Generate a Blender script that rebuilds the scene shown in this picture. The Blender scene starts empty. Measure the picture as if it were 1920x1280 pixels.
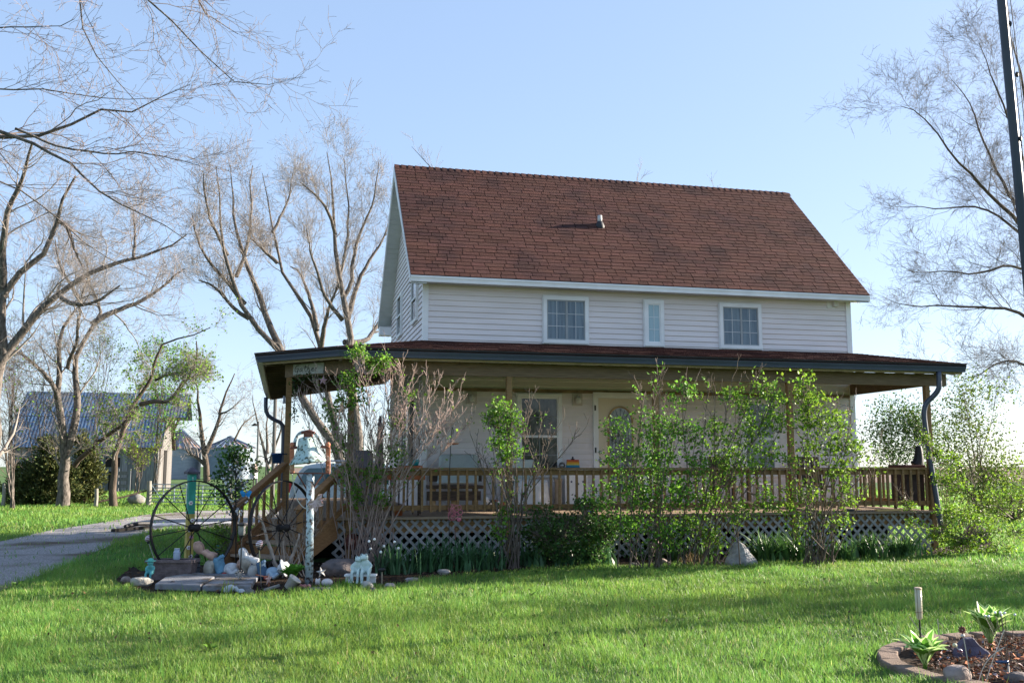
import bpy, math, random
import numpy as np
from mathutils import Vector, Matrix
R = math.radians
random.seed(7)
rng = np.random.default_rng(11)
scene = bpy.context.scene
COL = scene.collection

# ------------------------------------------------------------------ camera, sky, sun, exposure
F_PX, PITCH, YAW = 1800.5, .129, -.232
CAM = np.array([-2.465, -17.533, 1.5])
cd = bpy.data.cameras.new('camera')
cam = bpy.data.objects.new('camera', cd); COL.objects.link(cam)
cd.sensor_width = 36; cd.lens = 36 * F_PX / 1920; cd.clip_end = 4000; cd.clip_start = .05
cam.location = CAM; cam.rotation_euler = (math.pi / 2 + PITCH, 0, YAW)
scene.camera = cam
SKG, SKV = .38, 1.09
SUN = np.array([.9445, .116, .31]); SUN /= np.linalg.norm(SUN)
EL = math.asin(SUN[2]); AZ = math.atan2(SUN[0], SUN[1])
w = bpy.data.worlds.new('World'); scene.world = w; w.use_nodes = True
nt = w.node_tree; nt.nodes.clear()
wo = nt.nodes.new('ShaderNodeOutputWorld'); bg = nt.nodes.new('ShaderNodeBackground'); sk = nt.nodes.new('ShaderNodeTexSky')
sk.sky_type = 'NISHITA'; sk.sun_disc = False; sk.sun_elevation = EL; sk.sun_rotation = AZ
sk.air_density = .8; sk.dust_density = .6; sk.ozone_density = 4; sk.altitude = 200
bg.inputs['Strength'].default_value = .15
hs = nt.nodes.new('ShaderNodeHueSaturation'); hs.inputs['Saturation'].default_value = 1.32; hs.inputs['Hue'].default_value = .510; hs.inputs['Value'].default_value = SKV
gm = nt.nodes.new('ShaderNodeGamma'); gm.inputs['Gamma'].default_value = SKG
nt.links.new(sk.outputs[0], gm.inputs['Color']); nt.links.new(gm.outputs[0], hs.inputs['Color']); nt.links.new(hs.outputs[0], bg.inputs[0]); nt.links.new(bg.outputs[0], wo.inputs[0])
sl = bpy.data.lights.new('sun', 'SUN'); so = bpy.data.objects.new('sun', sl); COL.objects.link(so)
sl.energy = 4.6; sl.angle = R(.53); sl.color = (1, .88, .74)
so.rotation_euler = Vector(SUN).to_track_quat('Z', 'Y').to_euler()
so.location = (30, 5, 20)
scene.view_settings.view_transform = 'Standard'; scene.view_settings.look = 'None'
scene.view_settings.exposure = 2.05; scene.view_settings.gamma = 1
scene.render.engine = 'CYCLES'
scene.cycles.max_bounces = 6; scene.cycles.diffuse_bounces = 3; scene.cycles.transmission_bounces = 4
scene.cycles.transparent_max_bounces = 6

# ------------------------------------------------------------------ photo pixel -> world point
_c, _s, _cp, _sp = math.cos(YAW), math.sin(YAW), math.cos(PITCH), math.sin(PITCH)
RT = np.array([_c, _s, 0]); FW = np.array([-_s * _cp, _c * _cp, _sp]); UP = np.array([_s * _sp, -_c * _sp, _cp])
def ray(x, y): return FW + RT * (x - 960) / F_PX + UP * (640 - y) / F_PX
def at(x, y, F): return CAM + ray(x, y) * F
def gnd(x, y, z=0.):
    d = ray(x, y); return CAM + d * ((z - CAM[2]) / d[2])
def atY(x, y, Y):
    d = ray(x, y); return CAM + d * ((Y - CAM[1]) / d[1])
def depth(p): return float((np.array(p) - CAM) @ FW)

# ------------------------------------------------------------------ materials
def _node(t, k, **kw):
    n = t.nodes.new(k)
    for a, v in kw.items(): setattr(n, a, v)
    return n
TINTED = set()
def mat(name, col, rough=.75, var=.25, scale=6., bump=0., bscale=60., spec=.3, metal=0., col2=None, stretch=(1, 1, 1), tint=False,
        trans=0., lo=.35, hi=.65, detail=5., col3=None, s3=1., coat=0., gen=False):
    m = bpy.data.materials.new(name); m.use_nodes = True
    t = m.node_tree; L = t.links; b = t.nodes['Principled BSDF']; out = t.nodes['Material Output']
    tc = _node(t, 'ShaderNodeTexCoord'); mp = _node(t, 'ShaderNodeMapping'); mp.inputs['Scale'].default_value = stretch
    L.new(tc.outputs['Object'], mp.inputs[0])
    nz = _node(t, 'ShaderNodeTexNoise'); nz.inputs['Scale'].default_value = scale; nz.inputs['Detail'].default_value = detail
    L.new(mp.outputs[0], nz.inputs['Vector'])
    rp = _node(t, 'ShaderNodeValToRGB'); e = rp.color_ramp.elements
    c2 = col2 if col2 else tuple(min(1, c * (1 + var)) for c in col)
    c1 = col if col2 else tuple(c * (1 - var) for c in col)
    e[0].position = lo; e[1].position = hi; e[0].color = (*c1, 1); e[1].color = (*c2, 1)
    L.new(nz.outputs['Fac'], rp.inputs[0]); c = rp.outputs[0]
    if col3:
        n3 = _node(t, 'ShaderNodeTexNoise'); n3.inputs['Scale'].default_value = s3; n3.inputs['Detail'].default_value = 6
        L.new(tc.outputs['Object'], n3.inputs['Vector'])
        r3 = _node(t, 'ShaderNodeValToRGB'); r3.color_ramp.elements[0].position = .5; r3.color_ramp.elements[1].position = .62
        L.new(n3.outputs['Fac'], r3.inputs[0])
        mx = _node(t, 'ShaderNodeMix', data_type='RGBA'); mx.inputs['B'].default_value = (*col3, 1)
        L.new(r3.outputs[0], mx.inputs['Factor']); L.new(c, mx.inputs['A']); c = mx.outputs['Result']
    if tint:
        at_ = _node(t, 'ShaderNodeAttribute', attribute_name='tint')
        mx = _node(t, 'ShaderNodeMix', data_type='RGBA', blend_type='MULTIPLY'); mx.inputs['Factor'].default_value = 1
        L.new(c, mx.inputs['A']); L.new(at_.outputs['Color'], mx.inputs['B']); c = mx.outputs['Result']
    if tint: TINTED.add(name)
    L.new(c, b.inputs['Base Color'])
    b.inputs['Roughness'].default_value = rough; b.inputs['Metallic'].default_value = metal
    b.inputs['Specular IOR Level'].default_value = spec
    if coat: b.inputs['Coat Weight'].default_value = coat
    if bump:
        n2 = _node(t, 'ShaderNodeTexNoise'); n2.inputs['Scale'].default_value = bscale; n2.inputs['Detail'].default_value = 4
        L.new(mp.outputs[0], n2.inputs['Vector'])
        bp = _node(t, 'ShaderNodeBump'); bp.inputs['Strength'].default_value = bump; bp.inputs['Distance'].default_value = .02
        L.new(n2.outputs['Fac'], bp.inputs['Height']); L.new(bp.outputs[0], b.inputs['Normal'])
    if trans:
        tr = _node(t, 'ShaderNodeBsdfTranslucent'); L.new(c, tr.inputs['Color'])
        ms = _node(t, 'ShaderNodeMixShader'); ms.inputs[0].default_value = trans
        L.new(b.outputs[0], ms.inputs[1]); L.new(tr.outputs[0], ms.inputs[2]); L.new(ms.outputs[0], out.inputs['Surface'])
    return m
def glass(name, col=(.9, .95, .97), rough=.03, alpha=.35):
    m = bpy.data.materials.new(name); m.use_nodes = True; t = m.node_tree; b = t.nodes['Principled BSDF']
    b.inputs['Base Color'].default_value = (*col, 1); b.inputs['Roughness'].default_value = rough
    b.inputs['Alpha'].default_value = alpha
    return m

# ------------------------------------------------------------------ mesh builder
ORI = {}
class MB:
    def __init__(s): s.v = []; s.f = []; s.t = []; s.m = []; s.n = 0; s.nf = 0
    def add(s, V, Fs, tint=None, mi=0):
        V = np.asarray(V, float).reshape(-1, 3); s.v.append(V)
        for f in Fs: s.f.append([i + s.n for i in f])
        s.t += [tint] * len(Fs); s.m += [mi] * len(Fs); s.n += len(V); return s
    def box(s, a, b, tint=None, mi=0):
        (x0, y0, z0), (x1, y1, z1) = a, b
        V = [(x0, y0, z0), (x1, y0, z0), (x1, y1, z0), (x0, y1, z0), (x0, y0, z1), (x1, y0, z1), (x1, y1, z1), (x0, y1, z1)]
        return s.add(V, [(0, 3, 2, 1), (4, 5, 6, 7), (0, 1, 5, 4), (1, 2, 6, 5), (2, 3, 7, 6), (3, 0, 4, 7)], tint, mi)
    def beam(s, p, q, wd, ht, up=(0, 0, 1), tint=None, mi=0):
        p = np.array(p, float); q = np.array(q, float); d = q - p; d = d / np.linalg.norm(d)
        u = np.cross(d, up); 
        if np.linalg.norm(u) < 1e-6: u = np.cross(d, (1, 0, 0))
        u = u / np.linalg.norm(u); vv = np.cross(u, d)
        V = []
        for c in (p, q):
            for a, b in ((-1, -1), (1, -1), (1, 1), (-1, 1)): V.append(c + u * a * wd / 2 + vv * b * ht / 2)
        return s.add(V, [(3, 2, 1, 0), (4, 5, 6, 7), (0, 1, 5, 4), (1, 2, 6, 5), (2, 3, 7, 6), (3, 0, 4, 7)], tint, mi)
    def tube(s, P, r, k=8, cap=True, tint=None, mi=0, closed=False):
        P = np.array(P, float); n = len(P); r = np.full(n, r, float) if np.isscalar(r) else np.array(r, float)
        T = np.gradient(P, axis=0)
        if closed: T = np.roll(P, -1, 0) - np.roll(P, 1, 0)
        T /= np.linalg.norm(T, axis=1)[:, None] + 1e-12
        ref = np.array([0, 0, 1.]) if abs(T[:, 2]).mean() < .7 else np.array([1., 0, 0])
        if closed:
            ref = np.cross(P[n // 3] - P[0], P[2 * n // 3] - P[0]); ref /= np.linalg.norm(ref)
        u = np.cross(T, ref); u /= np.linalg.norm(u, axis=1)[:, None] + 1e-12; v = np.cross(T, u)
        a = np.arange(k) * 2 * math.pi / k
        V = P[:, None] + r[:, None, None] * (np.cos(a)[None, :, None] * u[:, None] + np.sin(a)[None, :, None] * v[:, None])
        Fs = []
        for i in range(n if closed else n - 1):
            j = (i + 1) % n
            for c in range(k): Fs.append((i * k + c, i * k + (c + 1) % k, j * k + (c + 1) % k, j * k + c))
        if cap and not closed: Fs += [tuple(range(k))[::-1], tuple(range((n - 1) * k, n * k))]
        return s.add(V.reshape(-1, 3), Fs, tint, mi)
    def lathe(s, prof, c=(0, 0, 0), k=20, axis=None, tint=None, mi=0, cap=True):
        V = []; 
        A = np.eye(3) if axis is None else axis
        for r, z in prof:
            for i in range(k):
                a = 2 * math.pi * i / k; V.append(np.array(c) + A @ np.array([r * math.cos(a), r * math.sin(a), z]))
        n = len(prof); Fs = []
        for i in range(n - 1):
            for j in range(k): Fs.append((i * k + j, i * k + (j + 1) % k, (i + 1) * k + (j + 1) % k, (i + 1) * k + j))
        if cap: Fs += [tuple(range(k))[::-1], tuple(range((n - 1) * k, n * k))]
        return s.add(V, Fs, tint, mi)
    def ell(s, c, r, k=14, n=9, rot=None, tint=None, mi=0):
        r = (r, r, r) if np.isscalar(r) else r
        A = np.eye(3) if rot is None else np.array(rot)
        V = []; Fs = []
        for i in range(n + 1):
            th = math.pi * i / n
            for j in range(k):
                a = 2 * math.pi * j / k
                V.append(np.array(c) + A @ np.array([r[0] * math.sin(th) * math.cos(a), r[1] * math.sin(th) * math.sin(a), -r[2] * math.cos(th)]))
        for i in range(n):
            for j in range(k): Fs.append((i * k + j, i * k + (j + 1) % k, (i + 1) * k + (j + 1) % k, (i + 1) * k + j))
        return s.add(V, Fs, tint, mi)
    def prism(s, poly, vec, tint=None, mi=0):
        P = np.array(poly, float); n = len(P); V = np.vstack([P, P + np.array(vec)])
        Fs = [tuple(range(n))[::-1], tuple(range(n, 2 * n))] + [(i, (i + 1) % n, n + (i + 1) % n, n + i) for i in range(n)]
        return s.add(V, Fs, tint, mi)
    def build(s, name, mats, parent=None, smooth=False, bevel=0., remesh=0., sub=0):
        o_ = np.array(ORI.get(parent.name, (0, 0, 0))) if parent else np.zeros(3)
        V = np.vstack(s.v) - o_
        me = bpy.data.meshes.new(name); me.from_pydata(V.tolist(), [], s.f)
        for m_ in (mats if isinstance(mats, (list, tuple)) else [mats]): me.materials.append(m_)
        if any(s.m): me.polygons.foreach_set('material_index', s.m)
        if any(t is not None for t in s.t) or any(m_.name in TINTED for m_ in me.materials):
            at_ = me.attributes.new('tint', 'FLOAT_COLOR', 'FACE')
            at_.data.foreach_set('color', np.array([(*(t if t is not None else (1, 1, 1)), 1) for t in s.t], np.float32).ravel())
        if smooth: me.polygons.foreach_set('use_smooth', [True] * len(me.polygons))
        me.update()
        o = bpy.data.objects.new(name, me); COL.objects.link(o)
        if parent: o.parent = parent; ORI[o.name] = tuple(o_)
        if remesh:
            md = o.modifiers.new('join', 'REMESH'); md.mode = 'VOXEL'; md.voxel_size = remesh; md.use_smooth_shade = True
            sm = o.modifiers.new('soft', 'SMOOTH'); sm.iterations = 4; sm.factor = .5
        if sub:
            md = o.modifiers.new('sub', 'SUBSURF'); md.levels = sub; md.render_levels = sub
        if bevel:
            md = o.modifiers.new('bevel', 'BEVEL'); md.width = bevel; md.segments = 2; md.limit_method = 'ANGLE'
        return o
def bulk(name, V, tris, mats, parent=None, tint=None, smooth=False, k=3):
    """large mesh of equal polygons from arrays"""
    o_ = np.array(ORI.get(parent.name, (0, 0, 0))) if parent else np.zeros(3)
    V = (np.asarray(V, np.float32).reshape(-1, 3) - o_).astype(np.float32); T = np.asarray(tris, np.int32).reshape(-1, k)
    me = bpy.data.meshes.new(name); me.vertices.add(len(V)); me.vertices.foreach_set('co', V.ravel())
    me.loops.add(T.size); me.loops.foreach_set('vertex_index', T.ravel())
    me.polygons.add(len(T)); me.polygons.foreach_set('loop_start', np.arange(0, T.size, k, dtype=np.int32))
    try: me.polygons.foreach_set('loop_total', np.full(len(T), k, np.int32))
    except Exception: pass
    if smooth: me.polygons.foreach_set('use_smooth', np.ones(len(T), bool))
    for m_ in (mats if isinstance(mats, (list, tuple)) else [mats]): me.materials.append(m_)
    if tint is not None:
        a = me.attributes.new('tint', 'FLOAT_COLOR', 'FACE'); c = np.ones((len(T), 4), np.float32); c[:, :3] = tint
        a.data.foreach_set('color', c.ravel())
    me.update(calc_edges=True)
    o = bpy.data.objects.new(name, me); COL.objects.link(o)
    if parent: o.parent = parent; ORI[o.name] = tuple(o_)
    return o
def tag(o, label=None, cat=None, group=None, kind=None):
    if label: o['label'] = label
    if cat: o['category'] = cat
    if group: o['group'] = group
    if kind: o['kind'] = kind
    return o
def thing(name, label, cat, loc=(0, 0, 0), group=None):
    o = bpy.data.objects.new(name, None); COL.objects.link(o); o.location = tuple(map(float, loc)); o.empty_display_size = .1
    ORI[o.name] = tuple(map(float, loc)); return tag(o, label, cat, group)
def copy_tree(o, loc=None, rotz=None, label=None, scale=None, parent=None):
    c = o.copy(); COL.objects.link(c); c.parent = parent
    for ch in [x for x in COL.objects if x.parent == o]: copy_tree(ch, parent=c)
    if loc is not None: c.location = loc
    if rotz is not None: c.rotation_euler = (0, 0, rotz)
    if scale is not None: c.scale = (scale,) * 3
    if label: c['label'] = label
    return c
def jit(c=1., v=.1, hue=.04):
    b = c * (1 + random.uniform(-v, v)); return (b * (1 + random.uniform(-hue, hue)), b, b * (1 + random.uniform(-hue, hue)))
def inpoly(X, Y, poly):
    P = np.asarray(poly)[:, :2]; r = np.zeros(len(X), bool); j = len(P) - 1
    for i in range(len(P)):
        xi, yi = P[i]; xj, yj = P[j]
        c = ((yi > Y) != (yj > Y)) & (X < (xj - xi) * (Y - yi) / (yj - yi + 1e-12) + xi); r ^= c; j = i
    return r

# ------------------------------------------------------------------ branching plants
def tubes_arr(P, Rr, k):
    """P (m,n,3) polylines, Rr (m,n) radii -> verts, quads"""
    m, n, _ = P.shape
    T = np.gradient(P, axis=1); T /= np.linalg.norm(T, axis=2)[..., None] + 1e-9
    mt = T.mean(1); ref = np.where(np.abs(mt[:, 2:3]) < .75, np.array([[0, 0, 1.]]), np.array([[1., 0, 0]]))[:, None]
    u = np.cross(T, ref); u /= np.linalg.norm(u, axis=2)[..., None] + 1e-9; v = np.cross(T, u)
    a = np.arange(k) * 2 * math.pi / k
    V = P[:, :, None] + Rr[:, :, None, None] * (np.cos(a)[:, None] * u[:, :, None] + np.sin(a)[:, None] * v[:, :, None])
    b = (np.arange(m) * n * k)[:, None, None]; i = (np.arange(n - 1) * k)[None, :, None]; c = np.arange(k)[None, None, :]; c2 = (c + 1) % k
    Q = np.stack([b + i + c, b + i + c2, b + i + k + c2, b + i + k + c], -1).reshape(-1, 4)
    return V.reshape(-1, 3), Q
class Cat:
    def __init__(s): s.V = []; s.Q = []; s.n = 0; s.t = []
    def add(s, V, Q, t=None):
        s.V.append(V); s.Q.append(Q + s.n); s.n += len(V)
        if t is not None: s.t.append(t)
    def get(s): return np.vstack(s.V), np.vstack(s.Q), (np.vstack(s.t) if s.t else None)
def unit(a): return a / (np.linalg.norm(a, axis=-1, keepdims=True) + 1e-9)
def resample(pts, n):
    P = np.array(pts, float)
    for _ in range(2):      # Chaikin smoothing
        Q = [P[0]]
        for i in range(len(P) - 1): Q += [P[i] * .75 + P[i + 1] * .25, P[i] * .25 + P[i + 1] * .75]
        P = np.array(Q + [P[-1]])
    d = np.r_[0, np.cumsum(np.linalg.norm(np.diff(P, axis=0), axis=1))]; t = np.linspace(0, d[-1], n)
    return np.stack([np.interp(t, d, P[:, i]) for i in range(3)], 1)
def grow(P, Rr, per, L, ang=(.5, 1.0), up=.15, wig=.18, n=5, rf=.55, tmin=.25, tmax=1., rmin=.003, tip=.35, flat=None, tpow=1.):
    """children of polylines P: per per parent; L (lo,hi) length range or factor of parent's length when <0"""
    m, np_, _ = P.shape
    k = m * per; idx = np.repeat(np.arange(m), per); t = tmin + (tmax - tmin) * rng.random(k) ** tpow
    f = t * (np_ - 1); i0 = np.minimum(f.astype(int), np_ - 2); fr = (f - i0)[:, None]
    a = P[idx, i0]; b = P[idx, i0 + 1]; p = a * (1 - fr) + b * fr; tg = unit(b - a)
    r0 = Rr[idx, i0] * (1 - fr[:, 0]) + Rr[idx, i0 + 1] * fr[:, 0]
    an = rng.uniform(ang[0], ang[1], k)[:, None]; rd = rng.normal(size=(k, 3)); rd = unit(rd - (rd * tg).sum(1, keepdims=True) * tg)
    d = unit(np.cos(an) * tg + np.sin(an) * rd)
    plen = np.linalg.norm(np.diff(P, axis=1), axis=2).sum(1)[idx]
    ln = rng.uniform(L[0], L[1], k) if L[0] > 0 else plen * rng.uniform(-L[0], -L[1], k) * (1.15 - .6 * t)
    out = [p]; st = (ln / (n - 1))[:, None]
    for _ in range(n - 1):
        d = unit(d + rng.normal(size=(k, 3)) * wig + np.array([0, 0, up])); out.append(out[-1] + d * st)
    PP = np.stack(out, 1); rr = np.maximum(np.minimum(r0 * rf, r0 * .9), rmin)
    taper = np.linspace(1, tip, n)[None]; return PP, np.maximum(rr[:, None] * taper, rmin * .8)
def leafquads(pos, size, up=.2, asp=.62, tint0=(1, 1, 1), var=.25, dirs=None, fold=.25, droop=0.):
    """folded pointed leaves: 4 verts, 2 tris each"""
    k = len(pos); d = rng.normal(size=(k, 3)) if dirs is None else dirs + rng.normal(size=(k, 3)) * .5
    d[:, 2] += up - droop; d = unit(d); nrm = rng.normal(size=(k, 3)) + np.array([0, 0, .5]); s_ = unit(np.cross(d, nrm)); nn = np.cross(s_, d)
    sz = (size * rng.uniform(.6, 1.25, k))[:, None]
    b = pos; tp = pos + d * sz; md = pos + d * sz * .42
    l = md + s_ * sz * asp / 2 + nn * sz * fold; r = md - s_ * sz * asp / 2 + nn * sz * fold
    V = np.stack([b, r, tp, l], 1).reshape(-1, 3); o = (np.arange(k) * 4)[:, None]
    T = np.stack([o + [0, 1, 2], o + [0, 2, 3]], 1).reshape(-1, 3)
    g = 1 + var * rng.normal(size=(k, 1)); h = var * .35 * rng.normal(size=(k, 1))
    c = np.clip(np.array(tint0) * g * np.hstack([1 + h, np.ones((k, 1)), 1 - h]), .05, 3); return V, T, np.repeat(c, 2, 0)
# ------------------------------------------------------------------ ground
M_lawn = mat('lawn soil and grass', (.065, .125, .04), .95, .35, 3., .6, 40, .1, col3=(.09, .125, .045), s3=.35)
M_far = mat('far pasture', (.08, .14, .045), .95, .35, .2, 0, 1, .1, col3=(.08, .12, .04), s3=.05)
M_field = mat('bare field', (.20, .15, .115), .95, .2, .3, 0, 1, .1)
M_gravel = mat('gravel', (.17, .165, .165), .95, .1, 38, .9, 90, .15, col2=(.42, .40, .39), col3=(.11, .085, .06), s3=.45)
M_mulch = mat('mulch', (.022, .016, .012), .95, .5, 30, .9, 45, .1, col3=(.055, .032, .018), s3=9)
def sheet(name, pts, z, m, kind='structure'):
    b = MB(); b.add([(p[0], p[1], z) for p in pts], [tuple(range(len(pts)))]); o = b.build(name, m); tag(o, kind=kind); return o
# one sheet to the horizon, finer near the house
g = MB()
ring = [0, 14, 40, 120, 500, 2500]
g.add([(-2500, -2500, 0), (2500, -2500, 0), (2500, 2500, 0), (-2500, 2500, 0)], [(0, 1, 2, 3)])
lawn = g.build('lawn', M_lawn); tag(lawn, kind='structure')
sheet('pasture', [(-2400, 60), (2400, 60), (2400, 2400), (-2400, 2400)], .004, M_far)
sheet('field', [(14, 62), (500, 62), (900, 900), (-6, 900), (2, 62)], .008, M_field)
DRIVE = [gnd(x, y)[:2] for x, y in ((-300, 1008), (0, 1015), (100, 993), (200, 978), (270, 965), (360, 958), (440, 956), (560, 955))] + [(3, 17.5), (6, 14), (2, 9.2)] + \
        [gnd(x, y)[:2] for x, y in ((560, 978), (440, 990), (300, 992), (230, 1012), (150, 1048), (60, 1085), (0, 1108), (-400, 1200))]
sheet('driveway', DRIVE, .006, M_gravel)
BEDF = [gnd(x, y)[:2] for x, y in ((215, 1088), (232, 1100), (285, 1113), (370, 1114), (470, 1115), (560, 1111), (640, 1101), (740, 1098), (800, 1088), (900, 1075),
        (1000, 1068), (1100, 1062), (1250, 1059), (1400, 1057), (1500, 1052), (1650, 1047), (1760, 1041), (1860, 1030))]
BED = BEDF + [(11.5, -.6), (8.9, -2.0), (-1.6, -2.0), (-3.0, -1.3), (-4.4, -2.6), gnd(250, 1062)[:2]]
sheet('garden_bed', BED, .008, M_mulch)

# ------------------------------------------------------------------ farmhouse
Wd, DP, ZE, OV, ROV, ZR = 8.845, 5.59, 4.985, .312, .29, 7.998
RISE = ZR - ZE; RUN = DP / 2 + OV; TH = math.atan2(RISE, RUN)
PY, PEAVE, ZG, GB, ZB = -2.367, -2.767, 3.31, 3.168, 2.939
ZD = .717
M_siding = mat('vinyl siding', (.77, .705, .70), .55, .05, 1.2, .12, 14, .35, stretch=(1, 1, 8))
M_trim = mat('white trim', (.80, .80, .80), .45, .06, 3, 0, 1, .4)
M_soffit = mat('soffit', (.60, .62, .60), .6, .06, 3)
M_shing = mat('brown red shingles', (.086, .041, .034), .95, .28, 60, .5, 220, .1, tint=True, col3=(.060, .031, .029), s3=1.1)
M_under = mat('roof underlay', (.018, .012, .012), .95, .2, 5)
M_gutter = mat('slate blue gutter', (.055, .068, .105), .35, .08, 3, 0, 1, .5)
M_wood = mat('weathered deck timber', (.18, .11, .052), .8, .1, 9, .35, 60, .2, col2=(.34, .21, .10), stretch=(1.2, 1.2, 9), tint=True, lo=.3, hi=.75)
M_woodx = mat('weathered beam timber', (.15, .105, .068), .8, .1, 7, .3, 50, .2, col2=(.25, .18, .115), stretch=(.6, 6, 9), tint=True, lo=.3, hi=.75)
M_deck = mat('deck boards', (.20, .145, .10), .8, .1, 7, .3, 50, .2, col2=(.36, .27, .19), stretch=(.8, 8, 8), tint=True, lo=.3, hi=.75)
M_stair = mat('brown stained timber', (.20, .105, .045), .75, .1, 7, .3, 50, .25, col2=(.31, .17, .075), stretch=(2, 2, 8), tint=True, lo=.3, hi=.75)
M_lattice = mat('grey lattice', (.30, .30, .30), .85, .2, 14, .2, 60, .2, tint=True)
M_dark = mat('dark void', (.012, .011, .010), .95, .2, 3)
M_brass = mat('brass', (.45, .30, .12), .35, .1, 5, metal=.8)
M_steel = mat('steel', (.45, .45, .46), .3, .08, 6, metal=.9)
M_almond = mat('almond door', (.68, .59, .45), .45, .04, 2, spec=.4)

house = thing('farmhouse', 'two storey farmhouse with pale siding, steep brown shingle roof and wraparound porch', 'house', (4.4, 2.8, 0))
def zroof(y): return ZE + (min(y, DP - y) + OV) * math.tan(TH)
EX = .1055
wb = MB()
def course(p0, p1, q0, q1, out):
    """one lap: bottom edge p0-p1, top edge q0-q1, pushed out at the bottom"""
    p0, p1, q0, q1, out = map(np.array, (p0, p1, q0, q1, out)); b = out * .019; t_ = out * .003; lip = out * .0; g_ = (q0 - p0) * .13; g2 = (q1 - p1) * .13
    wb.add([p0 + b + g_, p1 + b + g2, q1 + t_, q0 + t_, p0 + lip + g_, p1 + lip + g2, p0 + lip, p1 + lip], [(0, 1, 2, 3), (4, 5, 1, 0), (6, 7, 5, 4)])
nc = int((ZE - .08 - .45) / EX)
for i in range(nc + 1):
    z0 = .45 + i * EX; z1 = min(z0 + EX, ZE - .09)
    if z1 <= z0: break
    course((0, 0, z0), (Wd, 0, z0), (0, 0, z1), (Wd, 0, z1), (0, -1, 0))
    course((Wd, DP, z0), (0, DP, z0), (Wd, DP, z1), (0, DP, z1), (0, 1, 0))
i = 0
while True:
    z0 = .45 + i * EX; z1 = z0 + EX; i += 1
    a0 = max(0, (z0 - ZE) / math.tan(TH) - OV + .05); a1 = max(0, (z1 - ZE) / math.tan(TH) - OV + .05)
    if a1 > DP / 2 - .02: break
    course((0, DP - a0, z0), (0, a0, z0), (0, DP - a1, z1), (0, a1, z1), (-1, 0, 0))
    course((Wd, a0, z0), (Wd, DP - a0, z0), (Wd, a1, z1), (Wd, DP - a1, z1), (1, 0, 0))
wb.box((.002, .002, .3), (Wd - .002, DP - .002, ZE - .12))
a = .25
wb.prism([(.004, a, ZE - .1), (.004, DP - a, ZE - .1), (.004, DP / 2, zroof(DP / 2) - .2)], (Wd - .008, 0, 0))
wall = wb.build('wall', M_siding, house)
for x, sx in ((0, -1), (Wd, 1)):
    b = MB()
    b.box((x - .034 if sx < 0 else x - .075, -.034, .45), (x + .075 if sx < 0 else x + .034, 0, ZE - .09)); b.box((x - .029 if sx < 0 else x, 0, .45), (x if sx < 0 else x + .029, .085, ZE - .09))
    b.build('corner_board', M_trim, house)

def shingles(mb, o, u, v, a0, a1, b0, b1, n, slope, ex=None, wmin=.19, wmax=.33, lift=.013):
    """rows of tabs on a facet. o origin at the eave, u along, v up the slope (unit); x range a0..a1 at the eave to b0..b1 at the top"""
    o, u, v = map(lambda q: np.array(q, float), (o, u, v)); nn = np.cross(u, v); nn /= np.linalg.norm(nn)
    e = slope / n; off = 0
    for r in range(n):
        f0 = r / n; f1 = min(1., (r + 1.12) / n); x0, x1 = a0 + (b0 - a0) * f0, a1 + (b1 - a1) * f0
        tx0, tx1 = a0 + (b0 - a0) * f1, a1 + (b1 - a1) * f1
        rowv = random.uniform(.93, 1.05); x = x0; first = True
        off = (off + .21 + random.uniform(-.03, .05)) % .42; wnext = off + .06
        while x < x1 - .02:
            xe = min(x1, x + wnext); wnext = random.choice((.2, .24, .27, .3, .36, .42)) * random.uniform(.9, 1.1)
            if x1 - xe < .07: xe = x1
            lf = lift * random.uniform(.85, 1.15); g_ = .0065
            xa, xb = (x if first else x + g_), (xe if xe >= x1 else xe - g_); first = False
            # top edge follows the facet's sides
            ta = min(max(xa, tx0), tx1); tb = max(min(xb, tx1), tx0)
            s0 = r * e + random.uniform(-.002, .002); s1 = f1 * slope
            c = jit(rowv, .13, .05)
            if random.random() < .06: c = tuple(q * .78 for q in c)
            P0, P1, P2, P3 = o + u * xa + v * s0, o + u * xb + v * s0, o + u * tb + v * s1, o + u * ta + v * s1
            mb.add([P0 + nn * lf, P1 + nn * lf, P2 + nn * .006, P3 + nn * .006, P0 - nn * .002, P1 - nn * .002, P3 - nn * .002, P2 - nn * .002],
                   [(0, 1, 2, 3), (4, 5, 1, 0), (6, 4, 0, 3), (5, 7, 2, 1)], c)
            x = xe
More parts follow.
